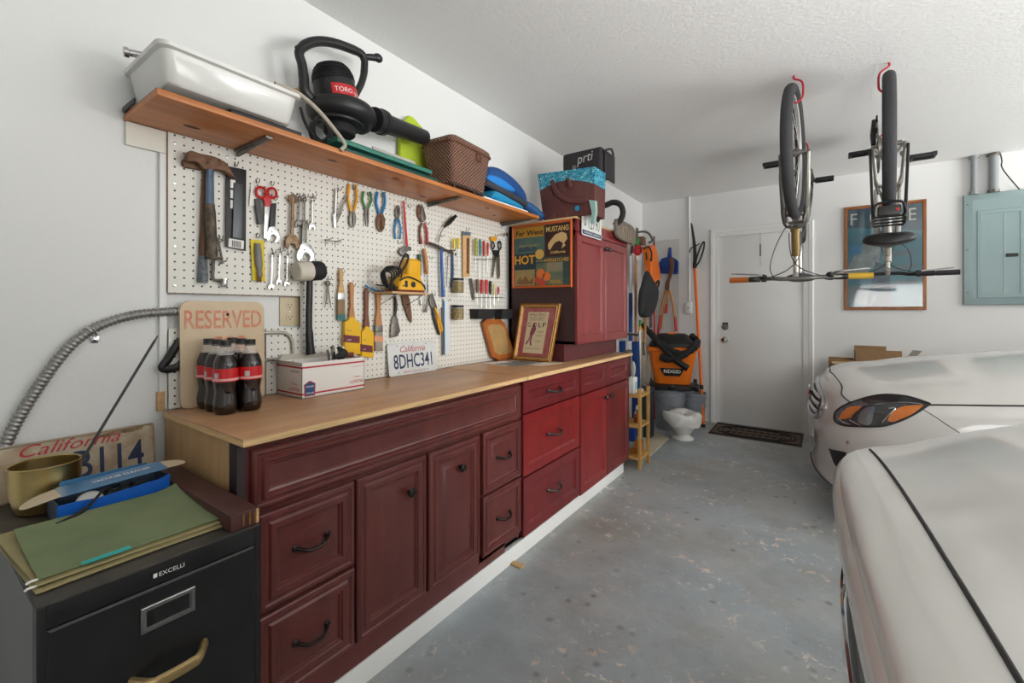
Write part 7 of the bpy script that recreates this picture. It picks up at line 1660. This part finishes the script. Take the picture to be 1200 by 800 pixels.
# long handled tools stacked between the tall cabinet and the corner (they stand on the floor and lean on the wall)
def lean(px_top, py_top, x_top, px_bot, x_bot):
    top = onx(px_top, py_top, x_top); a = (px_bot - 600) / FPX
    y = x_bot * (SN * a + CS) / (CS * a - SN); return top, V((x_bot, y, .002))
tp, bt = lean(766.5, 284, -1.53, 767, -1.50); floor_tool('red_pole', 'long red pole with a dark top standing in the far corner', 'pole', tp, bt, None, M_red, .011, [('top_cap', M_dsteel, lambda b: b.tube([tp, tp + V((0, 0, .07))], .010, 10))])
tp1, bt1 = lean(745, 292, -1.58, 745, -1.50); floor_tool('garden_tool', 'wooden handled garden tool with a red and green top left of the trimmer', 'garden tool', tp1, bt1, None, M_handle_wood, .014, [('red_ball', M_red, lambda b: b.ell(tp1 + V((.02, 0, -.01)), (.045, .045, .06))), ('green_end', M_green, lambda b: b.tube([tp1 + V((.01, 0, .04)), tp1 + V((.01, 0, .11))], .03, 10)), ('white_collar', M_white, lambda b: b.tube([tp1 + V((.01, 0, -.07)), tp1 + V((.01, 0, -.11))], .022, 10))])
tp2, bt2 = lean(739, 300, -1.60, 739, -1.44); floor_tool('push_broom', 'broom with a blue and white handle right beside the tall cabinet', 'broom', tp2, bt2, None, mat('pale_blue_white', (196, 206, 216), .5), .013, [('blue_sleeve', M_dblue, lambda b: b.tube([tp2.lerp(bt2, .22), tp2.lerp(bt2, .52)], .020, 10)), ('bristle_head', M_navy2, lambda b: b.box(bt2 + V((-.05, -.04, 0)), bt2 + V((.05, .04, .14)), .01))])
tp3, bt3 = lean(750, 375, -1.34, 752, -1.28); floor_tool('striped_pole', 'green and yellow striped pole behind the black trimmer bag', 'pole', tp3, bt3, None, M_green, .012, [('yellow_band', M_yellow, lambda b: b.tube([tp3.lerp(bt3, .05), tp3.lerp(bt3, .35)], .014, 10))])
tp5, bt5 = lean(757, 340, -1.50, 755, -1.37); bt5.z = .482
floor_tool('spade', 'tan wooden shovel leaning in the far corner with a grey blade', 'shovel', tp5, bt5 + V((0, 0, .26)), None, M_handle_wood, .014, [('blade', mat('dull_shovel_blade', (150, 140, 128), .5, .3, var=.15, scale=12), lambda b: b.prism([bt5 + V((0, -.075, .30)), bt5 + V((.02, .075, .30)), bt5 + V((.03, .08, .10)), bt5 + V((.025, .01, 0)), bt5 + V((.01, -.07, .08))], (.012, .003, 0), .003)), ('socket', M_dsteel, lambda b: b.tube([bt5 + V((0, 0, .42)), bt5 + V((.012, 0, .25))], [.017, .022], 10))])
# orange hedge trimmer hanging with a black bag
HXp = -1.50
tr = thing('hedge_trimmer', onx(758, 330, HXp), 'orange hedge trimmer hanging blade down in the far corner', 'hedge trimmer')
b = MB(); b.prism(catmull(lx([(752.5, 290), (757, 287.5), (761, 290), (763.5, 298), (764, 306), (766, 316), (766.5, 326), (764, 335), (759, 333.5), (756, 325), (755.5, 312), (754, 300)], HXp), 4, closed=True), (.07, 0, 0), .016, seg=3); b.build('housing', M_orange, tr)
b = MB(); b.tube(catmull(lx([(755, 291), (760, 289), (763, 296), (763, 306)], HXp + .072), 4), .012, 8); b.tube(lx([(757, 296), (758, 304)], HXp + .072), .009, 8); b.build('grip', M_black, tr)
b = MB()
e0, e1 = onx(762, 352, HXp + .02), onx(763, 398, HXp + .02); e1.z = max(e1.z, 1.02); b.box(V((HXp + .015, min(e0.y, e1.y) - .02, e1.z)), V((HXp + .025, max(e0.y, e1.y) + .02, e0.z)))
for k in range(12):
    z = e0.z + (e1.z - e0.z) * k / 12
    for s in (-1, 1): ym = (e0.y + e1.y) / 2; b.prism([V((HXp + .016, ym + s * .02, z)), V((HXp + .016, ym + s * .02, z - .018)), V((HXp + .016, ym + s * .05, z - .010))], (.008, 0, 0))
b.build('blade', M_dsteel, tr)
M_bagblk = mat('black_leaf_bag', (38, 38, 40), .7, bump=.35, bscale=14, scale=6)
bgc = onx(758, 345, HXp + .11)
bx = thing('leaf_bag', bgc, 'black cloth leaf collection bag hanging under the orange trimmer', 'bag')
zt_, zb_ = onx(758, 318, HXp + .11).z, onx(750, 372, HXp + .11).z; yc = bgc.y
soft('bag_body', [oval((HXp + .14, yc + dy, z), rx, ry, (1, 0, 0), (0, 1, 0), 12) for z, rx, ry, dy in ((zb_, .01, .03, -.16), (zb_ + .01, .04, .16, -.14), (zb_ + .10, .055, .23, -.07), (zb_ + .25, .06, .25, -.02), (zt_ - .16, .05, .22, .0), (zt_ - .10, .035, .15, -.05), (zt_ - .02, .02, .05, -.08), (zt_, .008, .02, -.09))], M_bagblk, None, None, bx)
b = MB(); q = onx(770, 334, HXp + .13); b.tube(arc(q, .045, (0, 1, 0), (.3, 0, 1), n=20), .010, 8, closed=True); b.tube([q + V((0, -.045, 0)), q + V((0, -.10, -.02))], .012, 8); b.build('clip_ring', M_blkmetal, bx)
hk = MB(); q = onx(748, 272, -1.70); hk.tube(catmull([V((WX, q.y, q.z)), V((WX + .09, q.y, q.z + .0)), V((WX + .14, q.y + .02, q.z - .03)), V((WX + .17, q.y + .03, q.z - .10)), V((WX + .14, q.y, q.z - .13))], 5), .012, 8); hk.box((WX + .001, q.y - .03, q.z - .05), (WX + .012, q.y + .03, q.z + .05), .002); tag(hk.build('wall_hook', M_dsteel), 'grey metal wall hook high in the corner beside the house number stone', 'hook')
q = onx(752, 282, -1.60); b = MB(); b.box(q - V((.05, .06, .045)), q + V((.03, .05, .04)), .004, M=None); tag(b.build('wooden_wedge', mat('dark_brown_wood', (110, 80, 56), .6)), 'brown wood block perched above the orange hedge trimmer', 'wood block')
tag(MB().tube([V((WX + .001, q.y - .25, q.z - .05)), V((WX + .16, q.y - .25, q.z - .052)), V((WX + .16, q.y + .12, q.z - .052)), V((WX + .001, q.y + .12, q.z - .05))], .005, 6).build('tool_bar', M_dsteel), 'thin metal tool rail across the corner wall behind the trimmer', 'rail')
tag(MB().box((WX + .01, q.y - .02, q.z - .13), (WX + .022, q.y + .03, q.z - .0455), .002).build('rail_plate', M_dsteel), 'small metal plate under the brown wood block on the corner wall', 'plate')

# pole saw leaning by the door
pt, pb_ = ony(813.9, 308, BY - .05), onz(824.5, 500, .004)
ps_ = thing('pole_saw', pb_, 'tall orange pole saw leaning on the wall left of the side door', 'pole saw')
MB().tube([pb_, pb_.lerp(pt, .5), pt], [.016, .0155, .0145], 12).build('pole', M_orange, ps_)
b = MB(); b.tube([pb_ + V((0, 0, -.003)), pb_ + V((0, 0, .03))], .018, 12); u_ = (pt - pb_); b.tube([pb_ + u_ * .965, pb_ + u_ * 1.0], .020, 12); b.tube([pb_ + u_ * .22, pb_ + u_ * .245], .0215, 12); b.build('collar', M_black, ps_)
Yp = BY - .052
b = MB(); b.prism(catmull(ly([(809.5, 262), (811.5, 263), (814, 276), (816, 290), (816.5, 309), (812.5, 310), (812.5, 295), (811.5, 280)], Yp), 3, closed=True), (0, -.008, 0), .001); b.build('saw_blade', mat('dark_blade', (66, 62, 58), .4, .6), ps_)
b = MB(); b.tube(catmull(ly([(815, 309), (817, 300), (821, 289), (825, 283), (824.5, 292), (820, 305), (815, 313)], Yp - .01), 4), .009, 8); b.tube(catmull(ly([(808, 296), (809.5, 291), (814, 289), (820, 285)], Yp - .01), 4), .006, 8); b.build('pruner_hook', M_blkmetal, ps_)

# shop vacuum on grey buckets, white pot, buckets
M_bucket = mat('grey_bucket_plastic', (134, 138, 145), .5)
bc = onz(790, 508, .001); bc.z = .001; bc.y += .21; bc.x -= .10
def bucket(c, lab, h=.405, r=.150):
    t = thing('bucket', c, lab, 'bucket', 'grey plastic buckets'); b = MB(); b.lathe([(.001, .004), (r * .86, .004), (r * .87, 0), (r * .93, h * .5), (r * .99, h * .82), (r * 1.06, h * .83), (r * 1.06, h * .86), (r * 1.0, h * .87), (r * 1.0, h * .92), (r * 1.07, h * .93), (r * 1.07, h * .96), (r * 1.01, h * .97), (r * 1.03, h), (r * .98, h), (r * .85, .012), (.001, .012)], c, n=36); b.build('body', M_bucket, t)
    b = MB(); b.tube([c + V((math.cos(a) * r * 1.1, math.sin(a) * r * 1.1 - .0, h * .84 - .10 * abs(math.sin(a - .6)) )) for a in [(-PI * .95) + PI * .95 * i / 20 for i in range(21)]], .0025, 6); b.build('wire_handle', M_dsteel, t); return t
bucket(bc, 'grey plastic bucket under the orange shop vacuum'); b2c = bc + V((.16, .28, 0)); bucket(b2c, 'second grey bucket, half hidden by the white pot', .34, .13)
vz = bc.z + .4055; vc = V((bc.x + .02, bc.y + .02, vz))
sv_ = thing('shop_vacuum', vc, 'orange and black shop vacuum standing on a grey bucket', 'vacuum')
M_vorg = mat('vacuum_orange', (236, 118, 24), .4)
vd = -V((vc.x, vc.y, 0)).normalized(); vs = V((-vd.y, vd.x, 0))
def vring(z, rx, ry, r=.06): return [vc + vs * p.x + vd * p.y + V((0, 0, z)) for p in rrect(-rx, -ry, rx, ry, 0, min(r, rx * .8, ry * .8), 5)]
b = MB(); b.loft([vring(.035, .150, .12), vring(.05, .155, .125), vring(.20, .180, .145), vring(.345, .205, .165), vring(.352, .222, .178), vring(.378, .225, .18), vring(.384, .215, .172)]); b.build('drum', M_vorg, sv_)
b = MB(); b.loft([vring(.384, .20, .165), vring(.40, .205, .168), vring(.43, .19, .155), vring(.455, .16, .12), vring(.485, .14, .10), vring(.50, .11, .07, .03)]); b.build('lid', M_black, sv_)
b = MB(); b.loft([vring(.0, .17, .15), vring(.012, .20, .17), vring(.04, .20, .17), vring(.055, .16, .13)]); bo = b.build('base', M_black, sv_)
for s in (-1, 1):
    for d_ in (-1, 1): c = vc + vs * s * .205 + vd * d_ * .14; w = MB(); w.lathe([(.01, -.016), (.034, -.016), (.036, 0), (.034, .016), (.01, .016)], c + V((0, 0, .036)), vs, 18); w.build('caster', M_black, bo)
w = MB(); w.lathe([(.028, 0), (.028, .02), (.02, .026), (.001, .027)], vc + vd * .165 + V((0, 0, .035)), vd, 18); w.build('drain_cap', M_black, sv_)
bp = vc + vd * .152 + V((0, 0, .165)); tl_ = vd + V((0, 0, -.13)); vv_ = (V((0, 0, 1)) + vd * .13).normalized()
badge = [bp + vs * a + vv_ * c_ + vd * (.002 + .004) for a, c_ in ((-.105, .035), (.105, .035), (.065, -.035), (-.065, -.035))]
MB().prism(badge, vd * .004, .001).build('badge', M_black, sv_); text('RIDGID', bp - vs * (-.072) * -1 + vv_ * -.008 + vd * .0105, vs, vv_, .144, .030, M_paper, 'badge_lettering', sv_, bold=.02)
b = MB(); b.box(V((-.03, -.012, 0)), V((.03, .012, .03)), .004, M=Matrix.Translation(vc + V((0, 0, .485)) + vd * .06) @ Matrix.Rotation(math.atan2(vs.y, vs.x), 4, 'Z')); b.build('switch', M_orange, sv_)
hs_ = catmull([vc + vs * a + vd * d_ + V((0, 0, z)) for a, d_, z in ((-.20, .10, .52), (-.12, .18, .44), (-.02, .21, .37), (.08, .21, .335), (.17, .17, .37), (.215, .08, .43), (.17, -.02, .48))], 8)
b = MB(); b.tube(hs_, [.027 + .0028 * math.sin(i * 1.9) for i in range(len(hs_))], 12)
hs2 = catmull([vc + vs * a + vd * d_ + V((0, 0, z)) for a, d_, z in ((.215, .10, .44), (.18, .20, .40), (.08, .245, .315), (-.03, .245, .285), (-.08, .22, .30), (-.02, .215, .325))], 8); b.tube(hs2, [.027 + .0028 * math.sin(i * 1.9) for i in range(len(hs2))], 12); b.build('hose', M_rubber, sv_)
b = MB(); b.tube([vc + vs * a + vd * d_ + V((0, 0, z)) for a, d_, z in ((-.26, .08, .58), (-.12, .20, .42), (.04, .25, .27), (.13, .26, .215))], [.026, .024, .026, .030], 14); b.build('wand', M_black, sv_)
sv_.scale = (1.1, 1.1, 1.12)
# white urn with a plastic bag lining
wp = onz(801, 515, .001); wp.y += .03; wp.x -= .015
M_urn = mat('white_glazed_urn', (222, 220, 214), .3, coat=.3); M_film = mat('crumpled_white_film', (226, 224, 220), .35, bump=.4, bscale=26, scale=10)
ur = thing('white_urn', wp, 'white footed urn on the floor in front of the grey bucket', 'urn')
MB().lathe([(.001, 0), (.092, 0), (.095, .008), (.090, .018), (.062, .034), (.060, .045), (.085, .075), (.115, .125), (.132, .175), (.138, .20), (.130, .203), (.10, .13), (.001, .08)], wp, n=36).build('body', M_urn, ur)
b = MB(); rows = []
for k, (r, z) in enumerate(((.02, .225), (.09, .245), (.14, .250), (.165, .225), (.168, .185), (.160, .150))):
    rows.append([wp + V((math.cos(a) * (r + .014 * math.sin(5 * a + k * .8) * (k > 1)), math.sin(a) * (r + .014 * math.sin(5 * a + k * .8) * (k > 1)), z + .012 * math.sin(3 * a + k) + (.02 * math.sin(2 * a + .6) if k > 2 else 0))) for a in [2 * PI * i / 40 for i in range(40)]])
b.loft(rows, caps=False); lin = b.build('plastic_liner', M_film, smooth=80); tag(lin, 'crumpled white plastic draped over the rim of the white urn', 'plastic bag')

# bamboo shelf with its bits, mat below
M_bam = mat('bamboo', (206, 162, 94), .5, scale=5, col2=(186, 140, 74), stretch=(6, 6, 1))
sx0, sx1, sy0, sy1, sh_ = -1.44, -1.105, 3.262, 3.482, .605
bs = thing('bamboo_shelf', ((sx0 + sx1) / 2, (sy0 + sy1) / 2, 0), 'small three tier bamboo shelf on the floor at the end of the cabinets', 'shelf')
for x in (sx0, sx1 - .022):
    for y in (sy0, sy1 - .022): MB().box((x, y, 0), (x + .022, y + .022, sh_), .002).build('leg', M_bam, bs)
for z in (.085, .325, .555):
    b = MB()
    for y in (sy0, sy1 - .016): b.box((sx0 + .022, y, z - .012), (sx1 - .022, y + .014, z + .008), .001)
    b.box((sx1 - .016, sy0 + .022, z - .012), (sx1 - .002, sy1 - .022, z + .008), .001); b.box((sx0 + .002, sy0 + .022, z - .012), (sx0 + .016, sy1 - .022, z + .008), .001); b.box((sx0 + .016, sy0 + .014, z), (sx1 - .016, sy1 - .016, z + .006), .001); b.build('tier', M_bam, bs)
def z_on(k): return (.0915, .3315, .5615)[k]
wb_ = thing('white_bottle', (-1.20, 3.31, z_on(2)), 'white square bottle standing on the top of the bamboo shelf', 'bottle'); MB().box((-1.25, 3.285, z_on(2)), (-1.16, 3.355, z_on(2) + .13), .012, seg=3).build('body', M_white, wb_); MB().box((-1.1602, 3.295, z_on(2) + .03), (-1.1585, 3.345, z_on(2) + .09)).build('label', mat('pale_green_label', (150, 190, 186), .5), wb_); MB().lathe([(.016, 0), (.016, .02), (.001, .021)], (-1.205, 3.32, z_on(2) + .13), n=14).build('cap', M_white, wb_)
for k, (x, y, r) in enumerate(((-1.15, 3.39, .016), (-1.16, 3.43, .018), (-1.19, 3.41, .015))): o = MB().ell((x, y, z_on(2) + r * .8), (r * 1.4, r, r * .8), n=10, m=8).build('tan_pebble', mat('tan_pebble', (190, 170, 140), .7)); tag(o, ('left small tan stone on the top bamboo tier', 'right small tan stone on the top bamboo tier', 'rear small tan stone on the top bamboo tier')[k], 'stone', 'stones on the bamboo shelf')
bb = thing('blue_carton', (-1.33, 3.38, z_on(1)), 'blue and white printed carton standing on the middle bamboo tier', 'carton'); MB().box((-1.37, 3.30, z_on(1)), (-1.33, 3.46, z_on(1) + .18), .001).build('carton', M_white, bb); MB().box((-1.33, 3.325, z_on(1) + .02), (-1.329, 3.445, z_on(1) + .172)).build('blue_print', mat('blue_print', (24, 88, 156), .4), bb); MB().box((-1.329, 3.35, z_on(1) + .02), (-1.3285, 3.42, z_on(1) + .07)).build('pale_print', mat('pale_blue_print', (140, 190, 220), .4), bb)
for k, (x, y, lab) in enumerate(((-1.17, 3.365, 'left clear bottle with orange liquid on the middle bamboo tier'), (-1.18, 3.415, 'right clear bottle with orange liquid on the middle bamboo tier'))):
    o = thing('glass_bottle', (x, y, z_on(1)), lab, 'bottle', 'orange bottles on the bamboo shelf'); c = (x, y, z_on(1)); MB().lathe([(.021, 0), (.022, .004), (.022, .065), (.012, .085), (.010, .105), (.001, .106)], c, n=18).build('glass', M_jar, o); MB().lathe([(.001, .003), (.0195, .003), (.0195, .05), (.001, .051)], c, n=16).build('liquid', mat('orange_liquid', (206, 96, 40), .2), o); MB().lathe([(.011, .106), (.011, .122), (.001, .123)], c, n=14).build('cap', M_paper, o)
b = MB(); b.prism([V((-1.20, 3.34, z_on(0))), V((-1.20, 3.44, z_on(0))), V((-1.20, 3.44, z_on(0) + .09)), V((-1.20, 3.40, z_on(0) + .085)), V((-1.20, 3.37, z_on(0) + .045)), V((-1.20, 3.33, z_on(0) + .05))], (.06, 0, 0), .004); tag(b.build('wooden_bookend', mat('amber_wood', (170, 104, 44), .45)), 'amber coloured wooden piece on the lowest bamboo tier', 'wood piece')
mp = [onz(745, 511, .001), onz(768, 507, .001), onz(784, 513.5, .001), onz(747, 549, .001)]
b = MB(); b.prism(mp, (0, 0, .006), .001); tag(b.build('floor_mat', mat('cream_rubber_mat', (206, 194, 166), .7, var=.05, scale=6)), 'cream mat on the floor under the bamboo shelf', 'mat')
# striped folded chair and a white panel leaning beyond the cabinets
fcx = thing('folded_chair', (-1.35, 3.62, 0), 'navy and white folded canvas chair leaning behind the bamboo shelf', 'chair')
b = MB(); y_ = 3.56
for k, m in enumerate((M_dblue, M_white, M_dblue, M_white, M_dblue)):
    bb_ = MB(); bb_.box((-1.50 + .055 * k, y_, .30), (-1.447 + .055 * k, y_ + .05, .945), .006); bb_.build('canvas_stripe', m, fcx)
bb_ = MB(); bb_.tube(catmull([V((-1.52, y_ + .025, .012)), V((-1.51, y_ + .025, .95)), V((-1.48, y_ + .025, 1.0)), V((-1.25, y_ + .025, 1.0)), V((-1.22, y_ + .025, .95)), V((-1.21, y_ + .025, .012))], 5), .012, 8); bb_.build('frame', M_steel, fcx)
tag(MB().box((WX + .004, 3.30, .02), (WX + .03, 3.50, 1.05), .004).build('white_board', M_white), 'white panel standing against the left wall behind the bamboo shelf', 'panel')
tb2 = thing('storage_crate', (-1.43, 4.15, 0), 'dark grey storage crate on the floor behind the bamboo shelf', 'crate'); MB().box((-1.45, 4.11, .0), (-1.30, 4.24, .44), .02).build('body', mat('charcoal_plastic', (46, 48, 54), .5), tb2); MB().box((-1.455, 4.105, .4405), (-1.295, 4.245, .475), .012).build('lid', mat('slate_plastic', (62, 66, 78), .5), tb2)

# door mat with scroll border
dm = [onz(831.7, 507.8, .0), onz(939, 524.8, .0), onz(942.5, 511, .0), onz(838.7, 496, .0)]
x0, x1 = (dm[0].x + dm[3].x) / 2, (dm[1].x + dm[2].x) / 2; y1 = min(BY - .035, (dm[2].y + dm[3].y) / 2); y0 = (dm[0].y + dm[1].y) / 2
mt = thing('door_mat', ((x0 + x1) / 2, (y0 + y1) / 2, 0), 'black and brown scroll pattern door mat at the white side door', 'mat')
MB().box((x0, y0, .0005), (x1, y1, .009), .003).build('base', mat('taupe_mat', (104, 88, 78), .9), mt)
b = MB(); b.tube([V((x0 + .012, y0 + .012, .010)), V((x1 - .012, y0 + .012, .010)), V((x1 - .012, y1 - .012, .010)), V((x0 + .012, y1 - .012, .010))], .011, 6, closed=True)
mx, my, hw, hh = (x0 + x1) / 2, (y0 + y1) / 2, (x1 - x0) / 2, (y1 - y0) / 2
for k in (.86, .76): b.tube([V((mx + hw * k * abs(math.cos(a)) ** .7 * (1 if math.cos(a) > 0 else -1), my + hh * (k - .06) * abs(math.sin(a)) ** .8 * (1 if math.sin(a) > 0 else -1), .010)) for a in [2 * PI * i / 50 for i in range(50)]], .007, 6, closed=True)
for i in range(9):
    cx = mx + hw * .58 * (i - 4) / 4
    for s in (-1, 1): b.tube([V((cx + .038 * t_ / 7 * math.cos(t_) * 1.2, my + s * hh * .30 + .040 * t_ / 7 * math.sin(t_) * s, .010)) for t_ in [7 * j / 22 for j in range(23)]], .005, 5)
b.build('scroll_pattern', mat('black_mat_rubber', (34, 32, 32), .8), mt)
# cardboard boxes behind the far car
def cbox(x0, x1, y0, y1, z0, z1, lab, grp='cardboard boxes behind the far car', dark=None):
    t = thing('cardboard_box', ((x0 + x1) / 2, (y0 + y1) / 2, z0), lab, 'box', grp); b = MB(); k = .005
    b.box((x0, y0, z0), (x1, y0 + k, z1)); b.box((x0, y1 - k, z0), (x1, y1, z1)); b.box((x0, y0 + k, z0), (x0 + k, y1 - k, z1)); b.box((x1 - k, y0 + k, z0), (x1, y1 - k, z1)); b.box((x0 + k, y0 + k, z0), (x1 - k, y1 - k, z0 + k)); b.build('carton', M_card, t); return t
YA = 4.86
ax0, ax1 = ony(971, 420, YA).x, ony(1001, 420, YA).x; az = ony(985, 420, YA).z
t = cbox(ax0, ax1, YA - .12, YA + .14, 0, az, 'tall brown cardboard box behind the nose of the far car'); b = MB(); b.prism([V((ax0 + .02, YA - .12, az - .02)), V((ax1 - .02, YA - .12, az - .02)), V((ax1 - .02, YA - .20, az - .03)), V((ax0 + .02, YA - .20, az - .03))], (0, 0, .004)); b.build('flap', mat('pale_card', (190, 164, 128), .8), t)
bx0, bx1 = ony(1001, 410, YA).x, ony(1055, 410, YA).x; bz = ony(1025, 407.5, YA).z
t = cbox(bx0 + .005, bx1, YA - .10, YA + .12, 0, bz - .03, 'widest brown cardboard box behind the far car bonnet'); MB().box((bx0 + .006, YA + .10, bz - .03), (bx1 - .08, YA + .105, bz + .01)).build('flap', M_card, t); MB().box((bx0 + .006, YA - .10, bz - .03), (bx1, YA - .096, bz - .012)).build('flap', M_card, t)
cx0, cx1 = ony(1057, 415, YA).x, ony(1078, 415, YA).x; t = cbox(cx0 + .005, cx1 + .1, YA - .1, YA + .12, 0, ony(1065, 420, YA).z, 'low brown cardboard box with a raised grey flap behind the far car'); b = MB(); b.prism([V((cx0 + .01, YA - .1, ony(1065, 420, YA).z)), V((cx0 + .06, YA - .1, ony(1065, 420, YA).z)), V((cx0 + .11, YA - .1, ony(1065, 409.5, YA).z)), V((cx0 + .055, YA - .1, ony(1065, 409, YA).z))], (0, .004, 0)); b.build('flap', mat('grey_card_flap', (150, 144, 134), .8), t)
